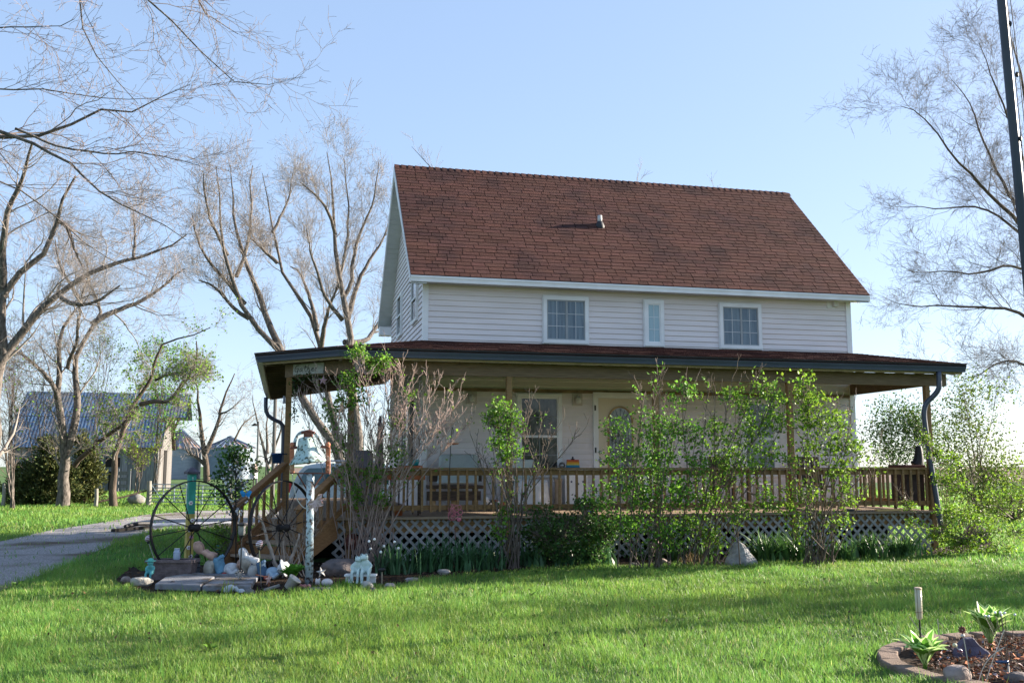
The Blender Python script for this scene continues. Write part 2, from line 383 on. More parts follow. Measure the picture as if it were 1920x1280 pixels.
# roof
rb = MB(); cs, sn = math.cos(TH), math.sin(TH); SL = RUN / cs
rb.prism([(-ROV, -OV, ZE - .012), (-ROV, DP / 2, ZR - .012), (-ROV, DP + OV, ZE - .012), (-ROV, DP + OV, ZE - .055), (-ROV, DP / 2, ZR - .055), (-ROV, -OV, ZE - .055)], (Wd + 2 * ROV, 0, 0), None, 1)
shingles(rb, (-ROV - .012, -OV - .02 * cs, ZE - .02 * sn), (1, 0, 0), (0, cs, sn), 0, Wd + 2 * ROV + .024, 0, Wd + 2 * ROV + .024, 34, SL)
shingles(rb, (Wd + ROV + .012, DP + OV, ZE), (-1, 0, 0), (0, -cs, sn), 0, Wd + 2 * ROV + .024, 0, Wd + 2 * ROV + .024, 34, SL)
roof = rb.build('roof', [M_shing, M_under], house)
b = MB(); x = -ROV - .01
while x < Wd + ROV:
    e = min(x + .15, Wd + ROV + .012); c = jit(.9, .15); l0, l1 = .022, .014
    y0 = DP / 2; q = .13
    b.add([(x, y0 - q * cs, ZR - q * sn + l0), (x, y0, ZR + l0 + .012), (x, y0 + q * cs, ZR - q * sn + l0), (e + .05, y0 + q * cs, ZR - q * sn + l1 - .01), (e + .05, y0, ZR + l1), (e + .05, y0 - q * cs, ZR - q * sn + l1 - .01),
           (x, y0 - q * cs, ZR - q * sn), (x, y0, ZR), (x, y0 + q * cs, ZR - q * sn)], [(0, 5, 4, 1), (1, 4, 3, 2), (6, 0, 1, 7), (7, 1, 2, 8)], c); x += .15
b.build('ridge_cap', M_shing, roof)
# fascia, soffit, rake boards
for y, s_ in ((-OV, -1), (DP + OV, 1)):
    b = MB(); ya = y - .004 * s_
    b.box((-ROV - .006, min(ya, ya + .022 * s_), ZE - .135), (Wd + ROV + .006, max(ya, ya + .022 * s_), ZE - .022))
    b.box((-ROV - .006, min(ya, ya + .034 * s_), ZE - .062), (Wd + ROV + .006, max(ya, ya + .034 * s_), ZE - .03)); b.build('fascia', M_trim, house)
    b = MB()
    y1 = 0 if s_ < 0 else DP; k = int((Wd + 2 * ROV) / .1)
    for j in range(k):
        xx = -ROV + j * .1; b.box((xx + .003, min(y, y1), ZE - .122), (xx + .1 - .003, max(y, y1), ZE - .112 - (.004 if j % 2 else 0)))
    b.build('soffit', M_soffit, house)
for x, s_ in ((-ROV, -1), (Wd + ROV, 1)):
    b = MB()
    for y0, y1 in ((-OV, DP / 2), (DP + OV, DP / 2)):
        xa = x - .022 if s_ < 0 else x; P = [(xa, y0, ZE - .03), (xa, y1, ZR - .03), (xa, y1, ZR - .03 - .2), (xa, y0, ZE - .03 - .2 * .62)]
        b.prism(P if s_ > 0 else P[::-1], (.022, 0, 0))
    xa, xb = (x, 0) if s_ < 0 else (Wd, x)       # boxed returns at the eaves
    b.box((min(xa, xb), DP + .004, ZE - .34), (max(xa, xb), DP + OV - .012, ZE - .136)); b.build('rake_board', M_trim, house)
    b = MB(); x0, x1 = (x + .002, -.002) if s_ < 0 else (Wd + .002, x - .002)
    for j in range(33):
        for sd in (0, 1):
            t0, t1 = j / 33, (j + .93) / 33; ya, yb = -OV + RUN * t0, -OV + RUN * t1
            za, zb = ZE - .16 + RISE * t0, ZE - .16 + RISE * t1
            if sd: ya, yb = DP - ya, DP - yb
            b.add([(x0, ya, za), (x1, ya, za), (x1, yb, zb), (x0, yb, zb), (x0, ya, za - .008), (x1, ya, za - .008), (x1, yb, zb - .008), (x0, yb, zb - .008)],
                  [(0, 1, 2, 3), (7, 6, 5, 4), (0, 4, 5, 1), (3, 2, 6, 7), (0, 3, 7, 4), (1, 5, 6, 2)])
    b.build('rake_soffit', M_soffit, house)
# vent pipe
b = MB(); vx, vy, vz = 3.88, 1.27, 6.52
b.lathe([(.105, -.12), (.10, -.01), (.075, .05), (.058, .09)], (vx, vy, vz), 16); vp = b.build('vent_pipe', mat('rubber boot', (.03, .03, .035), .6), house, True)
b = MB(); b.lathe([(.048, .05), (.048, .22), (.040, .22), (.040, .2)], (vx, vy, vz), 16); b.build('pipe', mat('white pipe', (.6, .58, .56), .4), vp, True)

# windows ---------------------------------------------------------
def pane_mat(name, c1, c2, sc=3., st=(6, 1, .5), rough=.06):
    m = mat(name, c1, rough, 0, sc, 0, 1, .5, col2=c2, stretch=st, lo=.3, hi=.7); return m
P_up = pane_mat('glass over pale curtain', (.06, .10, .14), (.17, .23, .27))
P_nar = pane_mat('glass over white blind', (.28, .42, .48), (.38, .52, .56), 1.5)
P_low = pane_mat('dark glass with lace', (.018, .022, .026), (.10, .11, .11), 5., (2, 1, 1))
P_side = pane_mat('dim glass', (.02, .025, .03), (.08, .09, .10))
def window(x0, x1, z0, z1, pane, kind, name='window', Y=0., frame_m=None, sill=True):
    fm = frame_m or M_trim; c = .066; yo = Y - .075
    b = MB()
    for (ax, az, bx, bz) in ((x0, z1 - c, x1, z1), (x0, z0, x1, z0 + c), (x0, z0 + c, x0 + c, z1 - c), (x1 - c, z0 + c, x1, z1 - c)):
        b.box((ax, yo, az), (bx, Y + .01, bz))
    d = .016
    for (ax, az, bx, bz) in ((x0 - d, z1, x1 + d, z1 + d), (x0 - d, z0 - d, x1 + d, z0), (x0 - d, z0, x0, z1), (x1, z0, x1 + d, z1)):
        b.box((ax, yo + .018, az), (bx, Y + .01, bz))
    wn = b.build(name, fm, house)
    ix0, ix1, iz0, iz1 = x0 + c, x1 - c, z0 + c, z1 - c; s_ = .022; ys = Y - .062
    def sash(ax0, ax1, az0, az1, y, nx, nz, dark=False):
        b = MB(); s2 = s_
        for (ax, az, bx, bz) in ((ax0, az1 - s2, ax1, az1), (ax0, az0, ax1, az0 + s2), (ax0, az0 + s2, ax0 + s2, az1 - s2), (ax1 - s2, az0 + s2, ax1, az1 - s2)):
            b.box((ax, y, az), (bx, y + .022, bz))
        so_ = b.build('sash', M_sashd if dark else fm, wn)
        b = MB(); b.box((ax0 + s2, y + .012, az0 + s2), (ax1 - s2, y + .018, az1 - s2)); b.build('pane', pane, wn)
        if nx * nz > 1:
            b = MB(); w_ = .0034 if kind != 'hung' else .006
            for i in range(1, nx):
                xx = ax0 + s2 + (ax1 - ax0 - 2 * s2) * i / nx; b.box((xx - w_, y + .005, az0 + s2), (xx + w_, y + .0115, az1 - s2))
            for i in range(1, nz):
                zz = az0 + s2 + (az1 - az0 - 2 * s2) * i / nz; b.box((ax0 + s2, y + .0055, zz - w_), (ax1 - s2, y + .011, zz + w_))
            b.build('muntin', M_munt if kind == 'hung' else fm, wn)
    if kind == 'slide':
        m_ = (ix0 + ix1) / 2; sash(ix0, m_ + .015, iz0, iz1, ys, 2, 3, True); sash(m_ + .016, ix1, iz0, iz1, ys + .008, 2, 3, True)
    elif kind == 'fixed': sash(ix0, ix1, iz0, iz1, ys, 2, 3)
    else:
        m_ = (iz0 + iz1) / 2; sash(ix0, ix1, m_ - .02, iz1, ys + .006, 2, 2); sash(ix0, ix1, iz0, m_ - .021, ys - .004, 2, 2)
    return wn
M_sashd = mat('grey sash', (.33, .35, .36), .5, .05); M_munt = mat('grey grid', (.22, .24, .25), .5, .05)
window(2.281, 3.175, 3.824, 4.724, P_up, 'slide')
window(4.325, 4.724, 3.824, 4.724, P_nar, 'fixed')
window(5.924, 6.824, 3.824, 4.724, P_up, 'slide')
window(1.765, 2.622, 1.30, 2.847, P_low, 'hung')
window(6.33, 7.1, 1.30, 2.81, pane_mat('pale glass', (.10, .14, .17), (.22, .27, .30)), 'hung')
def side_window(y0, y1, z0, z1, pane, dark=False):
    c = .06; fm = M_trim; b = MB()
    for (ay, az, by, bz) in ((y0, z1 - c, y1, z1), (y0, z0, y1, z0 + c), (y0, z0 + c, y0 + c, z1 - c), (y1 - c, z0 + c, y1, z1 - c), (y0 + c, (z0 + z1) / 2 - .02, y1 - c, (z0 + z1) / 2 + .02)):
        b.box((-.06, ay, az), (.01, by, bz))
    wn = b.build('window', fm, house); b = MB(); b.box((-.036, y0 + c, z0 + c), (-.03, y1 - c, z1 - c)); b.build('pane', pane, wn); return wn
side_window(3.3, 4.1, 4.35, 5.3, P_side); side_window(.75, 1.55, 4.3, 5.25, P_side)
side_window(1.7, 2.5, 1.3, 2.8, P_side)
M_shut = mat('dark shutter', (.03, .035, .045), .6)
for ya, yb in ((2.62, 2.95), (1.28, 1.6)): b = MB(); b.box((-.04, ya, 1.3), (.01, yb, 2.8)); b.build('shutter', M_shut, house)
# door
X0, X1, Z1 = 3.258, 4.348, 2.90
b = MB(); c = .07
b.box((X0, -.06, ZD), (X0 + c, .01, Z1)); b.box((X1 - c, -.06, ZD), (X1, .01, Z1)); b.box((X0 + c, -.06, Z1 - c), (X1 - c, .01, Z1))
b.box((X0 + c, -.045, ZD), (X0 + c + .035, .01, Z1 - c)); b.box((X1 - c - .035, -.045, ZD), (X1 - c, .01, Z1 - c)); b.box((X0 + c + .035, -.045, Z1 - c - .035), (X1 - c - .035, .01, Z1 - c))
dfr = b.build('door_frame', M_trim, house)
M_hinge = mat('dark hinge', (.03, .03, .03), .5)
for z in (1.0, 1.75, 2.55):
    for xa in (X0 + .02, X1 - .05): b = MB(); b.box((xa, -.066, z), (xa + .03, -.058, z + .1)); b.build('hinge', M_hinge, dfr)
dx0, dx1, dz0, dz1 = X0 + c + .038, X1 - c - .038, ZD + .02, Z1 - c - .04
b = MB(); b.box((dx0, -.03, dz0), (dx1, .008, dz1)); door = b.build('door', M_almond, house)
cx = (dx0 + dx1) / 2; hw = .255; zt, zbm_ = 2.62, 1.0
def stadium(h, r, n=16):
    top = [(cx + r * math.cos(t), zt - hw + r * 1.08 * math.sin(t)) for t in np.linspace(0, math.pi, n)]
    bot = [(cx + r * math.cos(t), zbm_ + hw + r * 1.08 * math.sin(t)) for t in np.linspace(math.pi, 2 * math.pi, n)]
    return top + bot
S1, S2 = stadium(0, hw), stadium(0, hw - .028); n = len(S1)
b = MB(); V = [(x, -.03, z) for x, z in S1] + [(x, -.05, z) for x, z in S1] + [(x, -.05, z) for x, z in S2] + [(x, -.03, z) for x, z in S2]
b.add(V, [(k * n + i, k * n + (i + 1) % n, (k + 1) * n + (i + 1) % n, (k + 1) * n + i) for k in range(3) for i in range(n)])
b.build('glass_frame', mat('oak rim', (.40, .26, .12), .5), door)
b = MB(); b.add([(x, -.036, z) for x, z in S2], [tuple(range(n))]); b.build('glass', pane_mat('leaded glass', (.12, .15, .16), (.42, .47, .50), 16., (1, 1, .6), .15), door)
b = MB(); y = -.04
def came(pts, r=.004): b.tube([(p[0], y, p[1]) for p in pts], r, 4, False)
for k in range(7):
    t = math.pi * (k + .5) / 7; came([(cx + .05 * math.cos(t), 2.32 + .05 * math.sin(t)), (cx + .22 * math.cos(t), 2.36 + .23 * math.sin(t))])
came([(cx + .1 * math.cos(t), 2.32 + .1 * math.sin(t)) for t in np.linspace(0, 2 * math.pi, 15)])
for dx in (-.15, -.09, -.03, .03, .09, .15): came([(cx + dx, 2.28), (cx + dx * 1.15, 1.9), (cx + dx * .8, 1.5), (cx + dx, 1.2)])
for k in range(5): z = 1.2 + k * .2; came([(cx - .2, z), (cx, z + .09), (cx + .2, z)]); came([(cx - .2, z), (cx, z - .09), (cx + .2, z)])
b.build('lead_came', mat('lead came', (.03, .03, .03), .5), door)
for z in (1.76, 1.61):
    b = MB(); b.lathe([(.035, 0), (.035, .012), (.014, .015), (.016, .04), (.03, .05), (.026, .075), (.008, .08)], (3.385, -.03, z), 14, np.array([[1, 0, 0], [0, 0, -1], [0, 1, 0]]))
    b.build('handle', M_steel, door, True)
# wall lamps and floodlight
M_lampw = mat('lamp plate', (.52, .47, .42), .5, .05); M_frost = mat('frosted glass', (.66, .64, .58), .35, .05)
for x in (.9, 2.95):
    b = MB(); b.box((x - .1, -.035, 2.64), (x + .1, .006, 2.87)); wl = b.build('wall_lamp', M_lampw, house, bevel=.008)
    b = MB(); b.lathe([(.02, .0), (.05, .01), (.055, .05), (.06, .1), (.03, .13), (.012, .15)], (x, -.1, 2.675), 14); b.beam((x, -.035, 2.80), (x, -.1, 2.80), .03, .03); b.build('lamp_shade', M_frost, wl, True)
b = MB(); b.box((8.34, -.03, 4.72), (8.52, .008, 4.90)); wl = b.build('floodlight', M_trim, house, bevel=.006)
b = MB(); b.box((8.45, -.11, 4.75), (8.55, -.03, 4.88)); b.build('lamp_head', M_frost, wl, bevel=.012)
b = MB(); b.box((-.02, -.03, 2.88), (Wd, -.004, 2.94)); b.build('frieze_board', mat('tan frieze', (.26, .18, .11), .7), house)

# porch roof ------------------------------------------------------
K1 = (-1.698, PEAVE); K2 = (-2.957, -1.508); KR = (Wd + .533, PEAVE); KL = (-2.957, 7.2); ZW = 3.80
rb = MB()
TOPL = [(0, 0, ZW), (Wd + .07, 0, ZW), (*KR, ZG - .002), (*K1, ZG - .002), (*K2, ZG - .002), (*KL, ZG - .002), (0, 7.2, ZW)]
def slab(pts, th=.035, mi=1):
    P = np.array(pts); n = len(P); V = np.vstack([P - [0, 0, .012], P - [0, 0, .012 + th]])
    rb.add(V, [tuple(range(n)), tuple(range(n, 2 * n))[::-1]] + [(i, n + i, n + (i + 1) % n, (i + 1) % n) for i in range(n)], None, mi)
slab([TOPL[0], TOPL[3], TOPL[2], TOPL[1]]); slab([TOPL[0], TOPL[4], TOPL[3]]); slab([TOPL[0], TOPL[6], TOPL[5], TOPL[4]])
def facet(e0, e1, t0, t1, rows):
    e0, e1, t0, t1 = (np.array(q, float) for q in (e0, e1, t0, t1)); u = unit(e1 - e0); up = t0 - e0; v = up - u * (up @ u); sl_ = np.linalg.norm(v); v = v / sl_
    shingles(rb, e0 - v * .02, u, v, 0, np.linalg.norm(e1 - e0), (t0 - e0) @ u, (t1 - e0) @ u, rows, sl_ + .02, lift=.014)
facet(TOPL[3], TOPL[2], TOPL[0], TOPL[1], 20); facet(TOPL[4], TOPL[3], TOPL[0], TOPL[0], 16); facet(TOPL[5], TOPL[4], TOPL[6], TOPL[0], 20)
proof = rb.build('porch_roof', [M_shing, M_under], house)
b = MB()
for i in range(24):
    x = .2 + i * .4; xx = min(x, Wd + .4); b.beam((xx, -.02, 3.64), (xx, -2.62, 3.19), .04, .14, tint=jit(.8))
for i in range(18):
    y = .1 + i * .4; b.beam((-.02, y, 3.64), (-2.82, y, 3.19), .04, .14, tint=jit(.8))
b.beam((-.02, -.02, 3.62), (-1.66, -2.62, 3.18), .04, .15, tint=jit(.8)); b.beam((-.02, -.02, 3.62), (-2.8, -1.48, 3.18), .04, .15, tint=jit(.8))
for t in (.25, .5, .75):
    x = -1.66 + t * (-2.8 + 1.66); y = -2.62 + t * (-1.48 + 2.62); b.beam((x, y, 3.19), (x * .45, y * .45, 3.46), .04, .14, tint=jit(.8))
b.build('rafter', M_woodx, proof)
PATH = [np.array((*KL, 0)), np.array((*K2, 0)), np.array((*K1, 0)), np.array((*KR, 0))]
def sweep(mb, path, prof, tint=None, ends=True):
    """prof (offset outward, z); path xy with outward = right of travel reversed"""
    n = len(path); nr = []
    for i in range(n - 1):
        d = unit(path[i + 1] - path[i]); nr.append(np.array([d[1], -d[0], 0]))
    off = []
    for i in range(n):
        if i == 0: off.append(nr[0])
        elif i == n - 1: off.append(nr[-1])
        else: m_ = unit(nr[i - 1] + nr[i]); off.append(m_ / (m_ @ nr[i]))
    k = len(prof); V = [path[i] + off[i] * -p[0] * SGN + np.array([0, 0, p[1]]) for i in range(n) for p in prof]
    Fs = [(i * k + j, i * k + (j + 1) % k, (i + 1) * k + (j + 1) % k, (i + 1) * k + j) for i in range(n - 1) for j in range(k)]
    if ends: Fs += [tuple(range(k)), tuple(range((n - 1) * k, n * k))[::-1]]
    mb.add(V, Fs, tint)
SGN = -1
# travel from the far left, forward, then right: outward is on the right-hand side (west, then south)
b = MB(); sweep(b, PATH, [(-.115, ZG - .004), (-.115, GB), (-.035, GB), (-.028, GB + .035), (-.004, GB + .085), (-.002, ZG - .018), (.006, ZG - .014), (.006, ZG), (-.012, ZG), (-.014, ZG - .03), (-.09, ZG - .03), (-.1, ZG - .004)])
gut = b.build('gutter', M_gutter, house)
b = MB(); sweep(b, PATH, [(-.14, 3.135), (-.118, 3.135), (-.118, 3.29), (-.14, 3.29)]); b.build('porch_fascia', mat('tan fascia timber', (.36, .28, .17), .8, .15, 8), house)
# posts and beams
P1 = np.array((-2.41, -1.42, 0)); P2 = np.array((-1.462, PY, 0)); PX = [1.067, 3.596, 6.08, 8.82]
b = MB()
for xa, xb in ((-1.5, 3.6), (3.604, 9.22)): b.box((xa, PY - .045, ZB), (xb, PY + .045, 3.155), jit(1, .06))
b.beam(P1 + [-.04, .04, ZB + .108], P2 + [.02, -.02, ZB + .108], .09, .212, tint=(.95, .95, .95))
b.box((-2.455, -1.36, ZB), (-2.365, 7.0, 3.15), (.9, .9, .9)); b.box((8.775, PY + .046, ZB), (8.865, -.02, 3.15), (.9, .9, .9)); b.build('beam', M_woodx, house)
def post(x, y, z0=.05, z1=ZB):
    b = MB(); b.box((x - .046, y - .046, z0), (x + .046, y + .046, z1), jit(1, .08)); return b.build('post', M_wood, house, bevel=.004)
for p in (P1, P2): post(p[0], p[1])
for x in PX: post(x, PY)
for y in (1.6, 4.4, 6.95): post(-2.41, y)
# deck
b = MB(); y = -2.47; i = 0
while y < 7.0:
    ye = min(y + .138, 7.0); x0 = -2.52 if y > -1.67 else -1.72 - (y + .069 + 2.47)
    x1 = 8.93 if y < -.07 else -.03
    cut = random.uniform(2, 5)
    for xa, xb in ((x0, cut), (cut + .004, x1)) if y < -.1 else ((x0, x1),):
        if xb > xa: b.box((xa, y, ZD - .036), (xb, ye - .006, ZD), jit(1, .13))
    y += .138
deck = b.build('deck', M_deck, house)
b = MB(); b.box((-1.62, -2.36, .46), (8.84, -2.32, ZD - .038), (1.15, 1.1, 1)); b.box((8.8, -2.3, .46), (8.84, -.1, ZD - .038)); b.box((-2.46, -1.6, .46), (-2.42, 7.0, ZD - .038))
b.beam((-2.44, -1.6, .57), (-1.66, -2.38, .57), .04, .2); b.build('rim_joist', M_wood, deck)
b = MB(); b.box((-2.2, -1.2, .02), (8.7, -1.1, .68)); b.box((-2.2, -1.2, .02), (-2.1, 6.9, .68)); b.build('underdeck_shade', M_dark, deck)  # near-black panels added under the deck to stand in for its shade
# lattice skirts
def lattice(org, ux, L, h, z0):
    b = MB(); org = np.array(org, float); ux = np.array(ux, float); nn = np.array([ux[1], -ux[0], 0]); wd = .042; sp = .165
    for lay, s_ in ((0, 1), (1, -1)):
        k = -h
        while k < L + h:
            # x - s*z = k
            pts = []
            if s_ > 0: xa, za, xb, zb = k, 0, k + h, h
            else: xa, za, xb, zb = k + h, 0, k, h
            # clip to 0..L
            def cl(x, z, x2, z2):
                if x < 0: t = (0 - x) / (x2 - x); return 0, z + (z2 - z) * t
                if x > L: t = (L - x) / (x2 - x); return L, z + (z2 - z) * t
                return x, z
            if not (max(xa, xb) <= 0 or min(xa, xb) >= L):
                A = cl(xa, za, xb, zb); B_ = cl(xb, zb, xa, za)
                if abs(A[0] - B_[0]) > .01:
                    o_ = nn * (.012 * lay + .004); pa = org + ux * A[0] + np.array([0, 0, z0 + A[1]]) + o_; pb = org + ux * B_[0] + np.array([0, 0, z0 + B_[1]]) + o_
                    b.beam(pa, pb, .007, wd, np.cross(pb - pa, nn), jit(1, .18))
            k += sp
    return b
def fix_lattice(org, ux, L):
    b = lattice(org, ux, L, .62, .045); return b.build('lattice_panel', M_lattice, deck)
fix_lattice((-1.70, -2.385, 0), (1, 0, 0), 2.72); fix_lattice((1.12, -2.385, 0), (1, 0, 0), 4.9); fix_lattice((6.1, -2.385, 0), (1, 0, 0), 2.74)
# railings
ZRL = 1.475
def railing(p, q, zp, zq, nb, name='railing', m=M_wood, single=False, low=.62, cap=.13):
    p = np.array(p, float); q = np.array(q, float); d = unit(q - p); nn = np.array([d[1], -d[0], 0])
    b = MB(); up = np.array([0, 0, 1])
    b.beam(p + up * (zp - .016), q + up * (zq - .016), cap, .032, tint=jit(.95)); b.beam(p + up * (zp - .078), q + up * (zq - .078), .035, .085, tint=jit(1))
    b.beam(p + up * (zp - low), q + up * (zq - low), .035, .075, tint=jit(1)); r = b.build(name, m, house)
    bb = MB()
    for i in range(nb):
        t = (i + .5) / nb; c = p + (q - p) * t + nn * .037; zt_ = zp + (zq - zp) * t; c = c + np.array([random.uniform(-.004, .004), 0, 0])
        h0, h1 = zt_ - low - .06 + random.uniform(-.008, .008), zt_ - .034
        if not single: bb = MB()
        bb.beam(c + up * h0, c + up * h1, .036, .036, d, jit(1, .12))
        if not single: bb.build('baluster', m, r)
    if single: tag(bb.build('baluster', m, r), kind='stuff')
    return r
XS = [-1.462] + PX
for i in range(4): railing((XS[i] + .05, PY, 0), (XS[i + 1] - .05, PY, 0), ZRL, ZRL, 17)
railing((8.82, PY + .05, 0), (8.82, -.06, 0), ZRL, ZRL, 15)
railing((-2.41, 6.9, 0), (-2.41, -1.36, 0), ZRL, ZRL, 50, single=True)
# stairs on the chamfered corner
dv = np.array([-.7071, -.7071, 0]); lv = np.array([.7071, -.7071, 0]); E0 = np.array([-2.12, -2.07, 0])
b = MB()
for s_ in (-1, 1):
    c0 = E0 + lv * .62 * s_ + dv * -.02; c1 = c0 + dv * 1.16
    P = [c0 + [0, 0, ZD - .30], c0 + [0, 0, ZD - .04], c0 + dv * .1 + [0, 0, ZD - .04], c1 + [0, 0, .10], c1 + [0, 0, .0], c1 - dv * .28 + [0, 0, .0]]
    b.prism(P, lv * .042 * s_, jit(1.05, .05))
st = b.build('stairs', M_stair, house)
for k in range(3):
    b = MB(); z = ZD - .18 * (k + 1); a0 = E0 + dv * (.03 + .3 * k); 
    for j in range(2): b.beam(a0 + dv * (.07 + .145 * j) - lv * .61 + [0, 0, z], a0 + dv * (.07 + .145 * j) + lv * .61 + [0, 0, z], .138, .036, tint=jit(1.2, .1))
    b.build('tread', M_deck, st)
    b = MB(); b.beam(a0 - lv * .6 + [0, 0, z + .08], a0 + lv * .6 + [0, 0, z + .08], .02, .12, tint=jit(.8)); b.build('riser', M_stair, st)
N1 = P1 + dv * 1.06; N2 = P2 + dv * 1.06
for p, nw in ((P1, N1), (P2, N2)):
    b = MB(); b.box((nw[0] - .045, nw[1] - .045, 0), (nw[0] + .045, nw[1] + .045, .85), jit(1, .06)); b.build('newel_post', M_stair, house, bevel=.004)
    b = MB()
    railing(p + dv * .05, nw + dv * .05, 1.565, .885, 7, 'stair_rail', M_stair, low=.66, cap=.14)
# downspouts
b = MB(); Yd = -2.5
pts = [np.array([*atY(x, y, yy)]) for x, y, yy in ((1760, 697, -2.70), (1761, 716, -2.70), (1761, 730, -2.69), (1748, 745, -2.60), (1735, 756, -2.52), (1732, 775, Yd), (1735, 800, Yd), (1742, 850, Yd), (1752, 910, Yd - .01), (1764, 985, Yd - .03))]
b.tube(resample(pts, 40), .046, 8); b.build('downspout', M_gutter, house, True)
b = MB(); pts = [(-2.93, 6.9, 3.18), (-2.93, 6.9, 2.95), (-2.90, 6.9, 2.75), (-2.7, 6.92, 2.62), (-2.5, 6.95, 2.55), (-2.48, 6.95, 2.3), (-2.48, 6.95, .1)]
b.tube(resample(pts, 30), .05, 8); b.build('downspout', M_gutter, house, True)
# ------------------------------------------------------------------ bark, leaves
M_bark = mat('grey bark', (.135, .118, .105), .9, .45, 16, 1., 45, .1, stretch=(1, 1, .35))
M_barkd = mat('dark bark', (.10, .078, .062), .9, .3, 9, .8, 40, .1, stretch=(1, 1, .35))
M_twig = mat('pale twigs', (.26, .23, .205), .85, .25, 2, spec=.15)
M_twigw = mat('grey stems', (.13, .105, .088), .85, .3, 6, spec=.15)
M_leaf = mat('spring leaves', (.145, .275, .04), .5, .2, 3, spec=.35, tint=True, trans=.5)
M_leafd = mat('dark leaves', (.06, .125, .03), .5, .2, 3, spec=.4, tint=True, trans=.4)
M_cedar = mat('cedar foliage', (.095, .115, .04), .75, .25, 2, spec=.2, tint=True, trans=.25)
M_iris = mat('iris leaves', (.06, .145, .06), .45, .2, 4, spec=.4, tint=True, trans=.35)
M_hosta = mat('hosta leaves', (.10, .26, .03), .4, .15, 4, spec=.4, tint=True, trans=.45)
M_bud = mat('dark buds', (.05, .03, .025), .8)

def px_line(pts, F, F1=None):
    n = len(pts); return [at(p[0], p[1], (p[2] if len(p) > 2 else F + ((F1 if F1 is not None else F) - F) * i / max(1, n - 1))) for i, p in enumerate(pts)]
def limb_arr(limbs, F, n=14):
    P, Rr = [], []
    for pts, r0, r1, dF in limbs:
        L = resample(px_line(pts, F + (dF[0] if isinstance(dF, tuple) else 0), F + (dF[1] if isinstance(dF, tuple) else dF)), n)
        ln = np.linalg.norm(np.diff(L, axis=0), axis=1).sum()
        wob = np.cumsum(rng.normal(size=(n, 3)) * ln * .006, 0); wob -= np.linspace(0, 1, n)[:, None] * wob[-1]
        P.append(L + wob); Rr.append(np.linspace(r0, r1, n))
    return np.array(P), np.array(Rr)
def flare(P, Rr, i=0, f=1.5, m=3):
    Rr[i, :m] *= np.linspace(f, 1.02, m); return Rr
def tree(name, label, base, F, limbs, specs, bark=None, twig=None, group=None, leaf=None, buds=0, rmin=None, ntrunk=8, fl=0, base_pt=None):
    """limbs: pixel polylines; specs: list of grow() settings, one per branching level"""
    if base_pt is None: base_pt = gnd(*base)
    t = thing(name, label, 'tree', base_pt, group)
    P, Rr = limb_arr(limbs, F)
    if fl: Rr = flare(P, Rr, 0, fl)
    c = Cat(); c.add(*tubes_arr(P, Rr, ntrunk)); V, Q, _ = c.get(); bulk('trunk', V, Q, bark or M_bark, t, None, True, 4)
    rm = rmin or F / 960 * .105
    c = Cat(); lev = (P, Rr); tips = []
    for i, sp in enumerate(specs):
        sp = dict(sp); k = sp.pop('k', 3); lev = grow(*lev, rmin=rm, **sp); c.add(*tubes_arr(*lev, k)); tips.append(lev)
    V, Q, _ = c.get(); cr = bulk('crown', V, Q, twig or M_twig, t, None, True, 4)
    if leaf:
        n, size, m, tint, part = leaf; pos = tips[-1][0][:, 1:].reshape(-1, 3)
        if callable(part): pos = pos[part(pos)]; 
        pos = pos[rng.integers(0, len(pos), n)] + rng.normal(size=(n, 3)) * size * .8
        V, T, cl = leafquads(pos, size, tint0=tint, var=.28); bulk('leaves', V, T, m, t, cl)
    if buds:
        pos = tips[-1][0][:, -1]; pos = pos[rng.integers(0, len(pos), buds)]; s = F / 960 * .9
        V, T, cl = leafquads(pos, s, asp=.9); bulk('bud_clusters', V, T, M_bud, t, cl)  # small dark buds at the twig tips, drawn as leaf-shaped quads
    return t

def LS(a, b, c, d=3):
    return [dict(per=a, L=(-.3, -.55), ang=(.35, .85), up=.08, wig=.16, n=8, rf=.36, tmin=.2, tip=.25, k=5), dict(per=b, L=(-.3, -.6), ang=(.4, .95), up=.06, wig=.2, n=6, rf=.40, tmin=.12, tip=.3),
            dict(per=c, L=(-.4, -.85), ang=(.4, 1.05), up=.04, wig=.22, n=5, rf=.5, tmin=.12, tip=.4), dict(per=d, L=(-.5, -1.1), ang=(.4, 1.1), up=.03, wig=.22, n=4, rf=.6, tmin=.15, tip=.6)]
def LV(a, b, c, d=3, f=1.):
    return [dict(per=int(a * 1.4), L=(.7 * f, 2.3 * f), ang=(.35, .9), up=.07, wig=.16, n=8, rf=.34, tmin=.15, tip=.25, k=5), dict(per=b, L=(.4 * f, 1.25 * f), ang=(.4, 1.), up=.05, wig=.19, n=6, rf=.42, tmin=.12, tip=.3),
            dict(per=c, L=(.25 * f, .75 * f), ang=(.4, 1.05), up=.04, wig=.2, n=5, rf=.5, tmin=.12, tip=.4), dict(per=d, L=(.15 * f, .45 * f), ang=(.4, 1.1), up=.03, wig=.2, n=4, rf=.6, tmin=.15, tip=.6)]
def LU(a, b, c, d=1):
    return [dict(per=int(a * 1.3), L=(.6, 1.7), ang=(.3, .8), up=.14, wig=.13, n=8, rf=.30, tmin=.15, tip=.25, k=5), dict(per=b, L=(.4, 1.2), ang=(.35, .9), up=.1, wig=.16, n=6, rf=.42, tmin=.12, tip=.3),
            dict(per=c, L=(.25, .8), ang=(.4, 1.0), up=.07, wig=.18, n=5, rf=.5, tmin=.12, tip=.4), dict(per=d, L=(.2, .5), ang=(.4, 1.1), up=.05, wig=.2, n=4, rf=.6, tmin=.15, tip=.6)]
